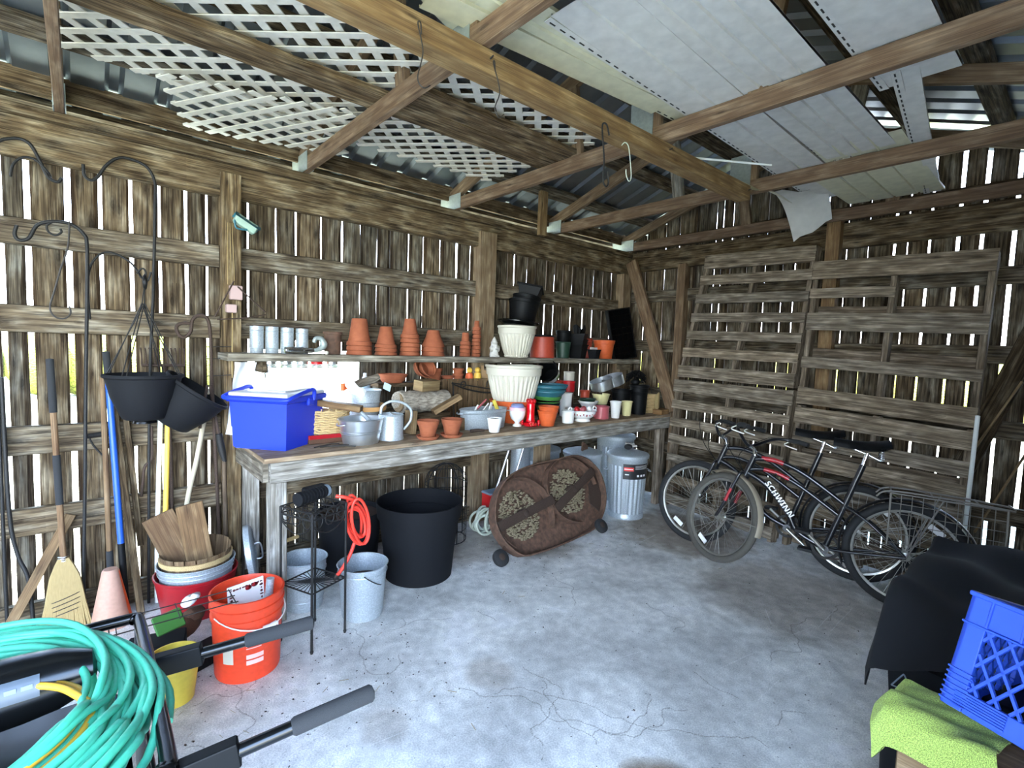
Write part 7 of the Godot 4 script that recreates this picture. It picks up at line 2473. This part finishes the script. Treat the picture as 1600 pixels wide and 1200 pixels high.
func bicycle(label: String, at: Vector3, heading: float, lean: float, steer: float, fancy: bool) -> Node3D:
	var b := thing("bicycle", label, "bicycle", at)
	b.basis = Basis(Vector3.UP, heading) * Basis(Vector3.RIGHT, lean)
	var r := 0.33
	var hf := Vector3(1.09, r, 0)
	wheel(b, "rear_wheel", Vector3(0, r, 0), r, 0.0)
	# steering assembly turned about the head tube
	var axis := Vector3(-0.33, 0.94, 0).normalized()
	var pivot := Vector3(0.925, 0.70, 0)
	var sb := Basis(axis, steer)
	var turned := func(p: Vector3) -> Vector3: return pivot + sb * (p - pivot)
	var fw := wheel(b, "front_wheel", turned.call(hf), r, steer, axis)
	fw.basis = sb
	if fancy:
		fw.material_override = M.dirty_rubber
	var g := mb()
	for s in [-1.0, 1.0]:
		var f := smooth([Vector3(0.945, 0.675, 0.0), Vector3(0.948, 0.67, s * 0.04), Vector3(0.975, 0.60, s * 0.048), Vector3(1.04, 0.43, s * 0.05), hf + Vector3(0, 0, s * 0.05)], 4)
		var ft := []
		for p in f:
			ft.append(turned.call(p))
		g.tube(ft, 0.0115, 8)
	obj("fork", g, M.bike_black, b)
	if fancy:
		g = mb()
		for s in [-1.0, 1.0]:
			g.tube([turned.call(Vector3(0.995, 0.55, s * 0.05)), turned.call(Vector3(1.03, 0.455, s * 0.051))], 0.0125, 8)
		obj("red_fork_flash", g, M.bike_red, b)
	g = mb()
	g.tube([turned.call(Vector3(0.93, 0.69, 0)), turned.call(Vector3(0.885, 0.815, 0)), turned.call(Vector3(0.90, 0.86, 0)), turned.call(Vector3(0.935, 0.875, 0))], 0.014, 10)
	obj("stem", g, M.chrome, b)
	var hb := smooth([Vector3(0.72, 0.97, 0.31), Vector3(0.80, 0.985, 0.29), Vector3(0.90, 0.975, 0.2), Vector3(0.94, 0.90, 0.06), Vector3(0.94, 0.88, 0), Vector3(0.94, 0.90, -0.06), Vector3(0.90, 0.975, -0.2), Vector3(0.80, 0.985, -0.29), Vector3(0.72, 0.97, -0.31)], 5)
	var ht := []
	for p in hb:
		ht.append(turned.call(p))
	g = mb()
	g.tube(ht, 0.011, 9)
	obj("handlebar", g, M.bike_black, b)
	for s in [0, 1]:
		g = mb()
		var q: Array = ht.slice(0, 8) if s == 0 else ht.slice(ht.size() - 8)
		g.tube(q, 0.0165, 10)
		obj("grip", g, M.rubber, b)
		g = mb()
		var m: Vector3 = q[6] if s == 0 else q[1]
		g.tube(smooth([m + Vector3(0.02, -0.01, 0), m + Vector3(0.05, -0.035, 0), m + Vector3(-0.03, -0.06, 0.01)], 4), 0.006, 6)
		obj("brake_lever", g, M.rim, b)
		g = mb()
		g.tube(smooth([m + Vector3(0.03, -0.01, 0), m + Vector3(0.16, 0.0, 0), turned.call(Vector3(1.06, 0.82, 0.05 - 0.1 * s)), turned.call(Vector3(0.97, 0.68, 0.02))], 7), 0.0026, 5)
		obj("brake_cable", g, M.black, b)
	# frame
	var bb := Vector3(0.42, 0.27, 0)
	g = mb()
	g.tube([Vector3(0.885, 0.815, 0), Vector3(0.938, 0.665, 0)], 0.021, 12)
	g.tube(smooth([Vector3(0.895, 0.79, 0), Vector3(0.76, 0.80, 0), Vector3(0.58, 0.74, 0), Vector3(0.33, 0.58, 0)], 7), 0.0165, 10)
	g.tube(smooth([Vector3(0.925, 0.71, 0), Vector3(0.80, 0.725, 0), Vector3(0.62, 0.665, 0), Vector3(0.355, 0.50, 0)], 7), 0.0145, 10)
	g.tube(smooth([Vector3(0.93, 0.69, 0), Vector3(0.80, 0.62, 0), Vector3(0.66, 0.47, 0), Vector3(0.58, 0.34, 0), bb], 7), 0.019, 10)
	g.tube([bb, Vector3(0.25, 0.85, 0)], 0.0185, 10)
	for s in [-1.0, 1.0]:
		g.tube(smooth([Vector3(0.33, 0.57, s * 0.012), Vector3(0.2, 0.50, s * 0.045), Vector3(0, r, s * 0.062)], 5), 0.009, 8)
		g.tube([bb + Vector3(0, 0, s * 0.02), Vector3(0.3, 0.285, s * 0.045), Vector3(0, r, s * 0.062)], 0.0095, 8)
	g.x = Transform3D(Basis(Vector3.RIGHT, PI / 2), bb)
	g.lathe([Vector2(0, -0.04), Vector2(0.026, -0.04), Vector2(0.026, 0.04), Vector2(0, 0.04)], 16)
	obj("frame", g, M.bike_black, b)
	if fancy:
		g = mb()
		g.tube(smooth([Vector3(0.84, 0.803, 0), Vector3(0.76, 0.80, 0), Vector3(0.70, 0.787, 0)], 4), 0.0172, 10)
		g.tube(smooth([Vector3(0.82, 0.727, 0), Vector3(0.74, 0.715, 0), Vector3(0.66, 0.685, 0)], 4), 0.0152, 10)
		obj("red_frame_flash", g, M.bike_red, b)
		# the maker's name down the tube, on the near side
		var tm := TextMesh.new()
		var fo := SystemFont.new()
		fo.font_names = PackedStringArray(["Droid Sans"])
		fo.font_weight = 700
		tm.font = fo
		tm.text = "SCHWINN"
		tm.font_size = 64
		tm.pixel_size = 0.001
		tm.depth = 0.0015
		var tx := obj("frame_lettering", tm, M.label_white, b)
		var bx := Vector3(-0.64, -0.77, 0).normalized()
		var by := Vector3(-0.77, 0.64, 0).normalized() * -1.0
		if by.y < 0.0:
			by = -by
		tx.transform = Transform3D(Basis(bx, bx.cross(Vector3.FORWARD).normalized() * -1.0, Vector3.FORWARD), Vector3(0.705, 0.54, -0.0205)).scaled_local(Vector3(0.9, 0.8, 1))
	g = mb()
	g.tube([Vector3(0.253, 0.84, 0), Vector3(0.232, 0.93, 0)], 0.0135, 10)
	obj("seat_post", g, M.chrome, b)
	g = mb()
	var seat := func(u: float, v: float) -> Vector3:
		var x := lerpf(0.42, 0.12, u)
		var half := lerpf(0.022, 0.12, smoothstep(0.25, 0.95, u)) * (1.0 - 0.25 * smoothstep(0.92, 1.0, u))
		var a := lerpf(-1.35, 1.35, v)
		return Vector3(x, 0.945 + 0.05 * cos(a) + 0.02 * u * u - 0.012 * sin(u * PI), sin(a) * half)
	g.sheet(14, 12, seat, 0.03)
	obj("saddle", g, M.black, b)
	g = mb()
	for s in [-1.0, 1.0]:
		var sp := []
		for i in 40:
			var a := i * 0.8
			sp.append(Vector3(0.16 + cos(a) * 0.016, 0.89 + i * 0.0017, s * 0.055 + sin(a) * 0.016))
		g.tube(sp, 0.0025, 5)
	g.tube([Vector3(0.35, 0.96, 0), Vector3(0.24, 0.925, 0), Vector3(0.16, 0.89, 0)], 0.006, 6)
	obj("saddle_springs", g, M.chrome, b)
	# drive
	g = mb()
	g.x = Transform3D(Basis(Vector3.RIGHT, PI / 2), bb + Vector3(0, 0, 0.05))
	g.lathe([Vector2(0.068, -0.003), Vector2(0.085, -0.003), Vector2(0.087, 0), Vector2(0.085, 0.003), Vector2(0.068, 0.003), Vector2(0.068, -0.003)], 36)
	obj("chain_ring", g, M.iron, b)
	for s in [-1.0, 1.0]:
		g = mb()
		var d: Vector3 = Vector3(-0.75, -0.66, 0) * s if fancy else Vector3(0.8, 0.6, 0) * s
		var e: Vector3 = bb + d * 0.165 + Vector3(0, 0, s * 0.075)
		g.tube([bb + Vector3(0, 0, s * 0.06), e], [0.012, 0.009], 8)
		var ca := obj("crank_arm", g, M.rim, b)
		g = mb()
		g.box(Vector3(0.09, 0.022, 0.085), e + Vector3(0, 0, s * 0.055), 0.006)
		obj("pedal", g, M.rubber, ca)
	g = mb()
	for y in [0.355, 0.185]:
		g.tube(smooth([bb + Vector3(0.0, (y - 0.27), 0.05), Vector3(0.2, lerpf(y, r + signf(y - 0.27) * 0.03, 0.5), 0.05), Vector3(0.0, r + signf(y - 0.27) * 0.035, 0.05)], 3), 0.004, 5)
	obj("chain", g, M.rust_iron, b)
	# fenders
	for q in [[Vector3(0, r, 0), -0.4, 2.9, 0.0], [hf, 1.15, 3.35, 1.0]]:
		if not fancy and q[3] == 1.0:
			continue
		var c: Vector3 = q[0]
		var a0: float = q[1]
		var a1: float = q[2]
		g = mb()
		g.sheet(22, 6, func(u, v):
			var a := lerpf(a0, a1, u)
			var w := lerpf(-1.2, 1.2, v)
			var rr := r + 0.004 + 0.018 * cos(w)
			var p := c + Vector3(cos(a) * rr, sin(a) * rr, sin(w) * 0.032)
			return turned.call(p) if q[3] == 1.0 else p, 0.002)
		obj("fender", g, M.fender if q[3] == 1.0 else M.bike_black, b)
	for s in [-1.0, 1.0]:
		g = mb()
		g.tube([Vector3(0, r, s * 0.062), Vector3(-0.31, 0.44, s * 0.03)], 0.0028, 5)
		obj("fender_stay", g, M.rim, b)
		if fancy:
			g = mb()
			g.tube([turned.call(hf + Vector3(0, 0, s * 0.052)), turned.call(hf + Vector3(-0.335, 0.0, s * 0.03))], 0.0032, 5)
			obj("fender_stay", g, M.rim, b)
	if fancy:
		# folding wire basket over the rear wheel
		g = mb()
		var y1 := 0.715
		var y0 := 0.40
		var za := -0.10
		for f in 11:
			var x := lerpf(0.10, -0.42, f / 10.0)
			g.tube([Vector3(x, y1, za), Vector3(x, y0 + 0.02, za - 0.01)], 0.0022, 5)
		for f in 6:
			var y := lerpf(y1, y0 + 0.02, f / 5.0)
			g.tube([Vector3(0.10, y, za - 0.002 * f), Vector3(-0.42, y, za - 0.002 * f)], 0.0022 if f else 0.005, 5)
		g.tube([Vector3(0.10, y1, za), Vector3(0.10, y0, za - 0.012)], 0.006, 6)
		g.tube([Vector3(-0.42, y1, za), Vector3(-0.42, y0, za - 0.012)], 0.006, 6)
		obj("wire_basket", g, M.basket_wire, b)
		g = mb()
		for z in [-0.09, 0.09]:
			g.tube(smooth([Vector3(0.17, 0.68, z), Vector3(0.10, y1 + 0.01, z), Vector3(-0.2, y1 + 0.012, z), Vector3(-0.45, y1, z)], 4), 0.006, 6)
		for x in [0.1, -0.1, -0.3, -0.45]:
			g.tube([Vector3(x, y1 + 0.01, -0.09), Vector3(x, y1 + 0.01, 0.09)], 0.004, 6)
		for z in [-0.09, 0.09]:
			g.tube([Vector3(-0.15, y1, z), Vector3(0, r, signf(z) * 0.065)], 0.005, 6)
		obj("rear_rack", g, M.basket_wire, b)
	return b


func bicycles() -> void:
	# heading: local x (forward) to the far corner
	bicycle("front black cruiser bicycle with white lettering and a rear wire basket", Vector3(3.80, 0.0, -0.665), deg_to_rad(103.5), deg_to_rad(5.0), deg_to_rad(-32), true)
	bicycle("rear dark bicycle leaning on the pallets, partly behind the other", Vector3(4.02, 0.0, -0.98), deg_to_rad(104.0), deg_to_rad(6.0), deg_to_rad(-12), false)


func right_corner() -> void:
	# black tote with cloth heaped on it
	var t := thing("storage_bin", "black plastic bin with a small triangle mark under the dark cloth", "bin", Vector3(2.53, 0.0, -0.20))
	var g := mb()
	g.x = Transform3D(Basis(Vector3.UP, Vector3.LEFT, Vector3.BACK), Vector3.ZERO)
	g.loft([[0.0, -0.22, 0.22, -0.19, 0.19], [0.40, -0.265, 0.265, -0.22, 0.22], [0.405, -0.285, 0.285, -0.24, 0.24], [0.44, -0.29, 0.29, -0.245, 0.245]])
	obj("body", g, M.black_matt, t)
	g = mb()
	var tri := [Vector3(0, 0.05, 0), Vector3(0.045, -0.03, 0), Vector3(-0.045, -0.03, 0)]
	for k in 3:
		g.tube([tri[k], tri[(k + 1) % 3]], 0.0035, 5)
	var mk2 := obj("triangle_mark", g, M.label_grey, t)
	mk2.transform = Transform3D(Basis(Vector3.BACK, Vector3.UP, Vector3.LEFT), Vector3(-0.262, 0.345, -0.17)).scaled_local(Vector3.ONE * 0.75)
	var cl := mb()
	cl.sheet(34, 34, func(u, v):
		var x: float = lerpf(-0.37, 0.66, u)
		var z: float = -0.335 if v < 0.16 else lerpf(-0.335, 0.44, (v - 0.16) / 0.84)
		var y: float = 0.652 + 0.018 * sin(x * 13.0 + z * 6.0) + 0.014 * sin(z * 17.0 - x * 6.0)
		var f: float = clampf((-0.10 - x) / 0.27, 0, 1)
		y -= 0.27 * f * f * (0.85 + 0.15 * sin(z * 12.0))
		if v < 0.16:
			var k: float = 1.0 - v / 0.16
			y -= 0.19 * k * (1.0 - 0.6 * f)
			z += 0.02 * sin(x * 24.0) * k
		return Vector3(2.58 + x, y, -0.125 + z), 0.006)
	tag(obj("black_cloth", cl, M.cloth_black), "large black cloth heaped over the bin beside the bicycles", "cloth")
	# dark tote that carries the milk crate
	t = thing("storage_bin", "dark lidded tote under the blue milk crate", "bin", Vector3(1.99, 0.0, 0.09))
	g = mb()
	g.x = Transform3D(Basis(Vector3.UP, Vector3.LEFT, Vector3.BACK), Vector3.ZERO)
	g.loft([[0.0, -0.20, 0.20, -0.18, 0.18], [0.62, -0.235, 0.235, -0.215, 0.215]])
	obj("body", g, M.black_matt, t)
	g = mb()
	g.box(Vector3(0.5, 0.05, 0.45), Vector3(0, 0.645, 0), 0.012)
	obj("lid", g, M.black, t)
	milk_crate()
	# plank box with the lime cloth
	t = thing("plank_box", "rough wooden plank box in the bottom right corner", "box", Vector3(1.655, 0.0, 0.005))
	for k in 4:
		member("side_plank", Vector3(-0.085, 0.075 + k * 0.147, -0.26), Vector3(-0.085, 0.075 + k * 0.147, 0.26), 0.142, 0.022, M.clean, t, Vector3.UP, Color(0.85, 0.72, 0.55))
		member("side_plank", Vector3(0.085, 0.075 + k * 0.147, -0.26), Vector3(0.085, 0.075 + k * 0.147, 0.26), 0.142, 0.022, M.clean, t, Vector3.UP, Color(0.8, 0.66, 0.5))
		member("end_plank", Vector3(-0.074, 0.075 + k * 0.147, -0.25), Vector3(0.074, 0.075 + k * 0.147, -0.25), 0.142, 0.022, M.clean, t, Vector3.UP, Color(0.85, 0.72, 0.55))
	member("top_plank", Vector3(-0.03, 0.602, -0.27), Vector3(-0.03, 0.602, 0.26), 0.022, 0.13, M.clean, t, Vector3.UP, Color(0.86, 0.7, 0.52))
	member("top_plank", Vector3(0.075, 0.602, -0.27), Vector3(0.075, 0.602, 0.26), 0.022, 0.07, M.clean, t, Vector3.UP, Color(0.75, 0.6, 0.45))
	cl = mb()
	cl.sheet(26, 22, func(u, v):
		# over the top from the right, down the front and the near side
		var x := lerpf(0.105, -0.15, u)
		var z := lerpf(-0.335, -0.075, v)
		var y: float = 0.626 + 0.018 * sin(u * 4.0 + v * 2.5) * u + 0.022 * exp(-pow((u - 0.55 - 0.2 * v) * 6.0, 2))
		var ox := maxf(0.0, -0.098 - x)
		var oz := maxf(0.0, -0.285 - z)
		y -= 1.1 * ox + 1.0 * oz
		return Vector3(1.655 + x + 0.55 * ox, y + 0.004 * sin(u * 23.0 + v * 11.0), 0.005 + z + 0.5 * oz + 0.01 * sin(u * 7.0)), 0.006)
	tag(obj("lime_cloth", cl, M.cloth_lime), "lime green fluffy cloth draped over the plank box corner", "cloth")
	pot("round_tub", "round black tub on the floor between the plank box and the black bin", "tub", Vector3(2.05, 0.001, -0.26), 0.11, 0.13, 0.33, M.black_matt, {"rim": 0.04, "over": 0.008, "seg": 40})


func milk_crate() -> void:
	var c := thing("milk_crate", "blue plastic milk crate with lattice sides, tipped on the dark tote", "crate", Vector3(1.605, 0.69, -0.19))
	var u := Vector3(-0.34, 0, 0.94).normalized()
	var up := Vector3(0.29, 0.95, 0.12).normalized()
	u = (u - up * u.dot(up)).normalized()
	var n := u.cross(up).normalized()
	# u along the face, up its height, n out of the face towards the viewer
	c.basis = Basis(u, up, n)
	var w := 0.33
	var h := 0.285
	for side in 4:
		var g := mb()
		var fr := Transform3D.IDENTITY
		match side:
			1: fr = Transform3D(Basis(Vector3.UP, PI / 2), Vector3(w, 0, 0))
			2: fr = Transform3D(Basis(Vector3.UP, PI), Vector3(w, 0, -w))
			3: fr = Transform3D(Basis(Vector3.UP, -PI / 2), Vector3(0, 0, -w))
		g.x = fr
		g.box(Vector3(0.045, h, 0.012), Vector3(0.0225, h / 2, -0.006), 0.003)
		g.box(Vector3(0.045, h, 0.012), Vector3(w - 0.0225, h / 2, -0.006), 0.003)
		g.box(Vector3(w - 0.09, 0.075, 0.012), Vector3(w / 2, h - 0.0375, -0.006), 0.003)
		g.box(Vector3(w - 0.09, 0.05, 0.012), Vector3(w / 2, 0.025, -0.006), 0.003)
		obj("side_frame", g, M.crate_blue, c)
		# rims and ribs
		g = mb()
		g.x = fr
		g.box(Vector3(w + 0.008, 0.012, 0.018), Vector3(w / 2, h - 0.006, -0.004), 0.003)
		g.box(Vector3(w + 0.004, 0.006, 0.016), Vector3(w / 2, h - 0.078, -0.004), 0.002)
		for k in 7:
			g.box(Vector3(0.05, 0.0045, 0.016), Vector3(0.025, 0.012 + k * 0.013, -0.004), 0.001)
			g.box(Vector3(0.05, 0.0045, 0.016), Vector3(w - 0.025, 0.012 + k * 0.013, -0.004), 0.001)
			g.box(Vector3(0.10, 0.0045, 0.016), Vector3(0.075, 0.012 + k * 0.006, -0.004), 0.001)
		for x in [0.045, 0.11, 0.165, 0.22, w - 0.045]:
			g.box(Vector3(0.005, 0.07, 0.016), Vector3(x, h - 0.04, -0.004), 0.001)
		obj("ribs", g, M.crate_blue, c)
		for k in 10:
			for d in 2:
				var x0 := 0.045 + (w - 0.09) * (k - 3) / 6.0
				var dx := (h - 0.125) * 0.62 * (1.0 if d == 0 else -1.0)
				var a := Vector2(x0 if d == 0 else x0 + 0.10, 0.05)
				var b := a + Vector2(dx, h - 0.125)
				var lo := 0.045
				var hi := w - 0.045
				var ta := 0.0
				var tb := 1.0
				for lim in [[lo, 1.0], [hi, -1.0]]:
					var fa: float = (a.x - lim[0]) * lim[1]
					var fb: float = (b.x - lim[0]) * lim[1]
					if fa < 0 and fb < 0:
						tb = -1.0
					elif fa < 0:
						ta = maxf(ta, fa / (fa - fb))
					elif fb < 0:
						tb = minf(tb, fa / (fa - fb))
				if tb - ta < 0.05:
					continue
				var q0 := a.lerp(b, ta)
				var q1 := a.lerp(b, tb)
				g = mb()
				g.x = fr * along(Vector3(q0.x, q0.y, -0.006), Vector3(q1.x, q1.y, -0.006), Vector3.BACK)
				g.box(Vector3(q0.distance_to(q1), 0.010, 0.007), Vector3.ZERO, 0.001)
				obj("lattice_bar", g, M.crate_blue, c)
	var f := mb()
	for k in 7:
		f.box(Vector3(w, 0.008, 0.014), Vector3(w / 2, 0.004, -0.02 - k * (w - 0.04) / 6.0), 0.002)
		f.box(Vector3(0.014, 0.008, w), Vector3(0.02 + k * (w - 0.04) / 6.0, 0.004, -w / 2), 0.002)
	obj("floor_grid", f, M.crate_blue, c)


func litter() -> void:
	# leaf bits, straw and crumbs of dirt on the concrete
	var r := RandomNumberGenerator.new()
	r.seed = 123
	var kinds := [["leaf_crumbs", mk("litter_dark", "3b332c", 0.95), Vector3(0.007, 0.002, 0.004), 420, "dark leaf crumbs and dirt scattered over the concrete floor"], ["straw_bits", M.straw, Vector3(0.03, 0.0016, 0.0016), 90, "thin straw bits scattered near the mower deck and wall"]]
	for k in kinds:
		var bm := mb()
		bm.box(k[2], Vector3.ZERO, 0.0008)
		var mm := MultiMesh.new()
		mm.transform_format = MultiMesh.TRANSFORM_3D
		mm.mesh = bm.mesh()
		mm.instance_count = k[3]
		for i in k[3]:
			var p: Vector3
			if i % 3 == 0:
				p = Vector3(r.randf_range(0.0, 4.1), 0, r.randf_range(-3.4, -0.3))
			elif i % 3 == 1:
				p = Vector3(r.randf_range(1.9, 3.7), 0, -2.42 + r.randf_range(-0.35, 0.25))
			else:
				p = Vector3(r.randf_range(0.2, 1.3), 0, -2.2 + r.randf_range(-0.4, 0.5))
			var s := r.randf_range(0.4, 1.5)
			mm.set_instance_transform(i, Transform3D(Basis(Vector3.UP, r.randf() * TAU) * Basis.from_scale(Vector3(s, s, s * r.randf_range(0.6, 1.4))), p + Vector3(0, k[2].y * s * 0.5, 0)))
		var o := MultiMeshInstance3D.new()
		o.name = k[0]
		o.multimesh = mm
		o.material_override = k[1]
		add_child(o, true)
		tag(o, k[4], "litter", "", "stuff")
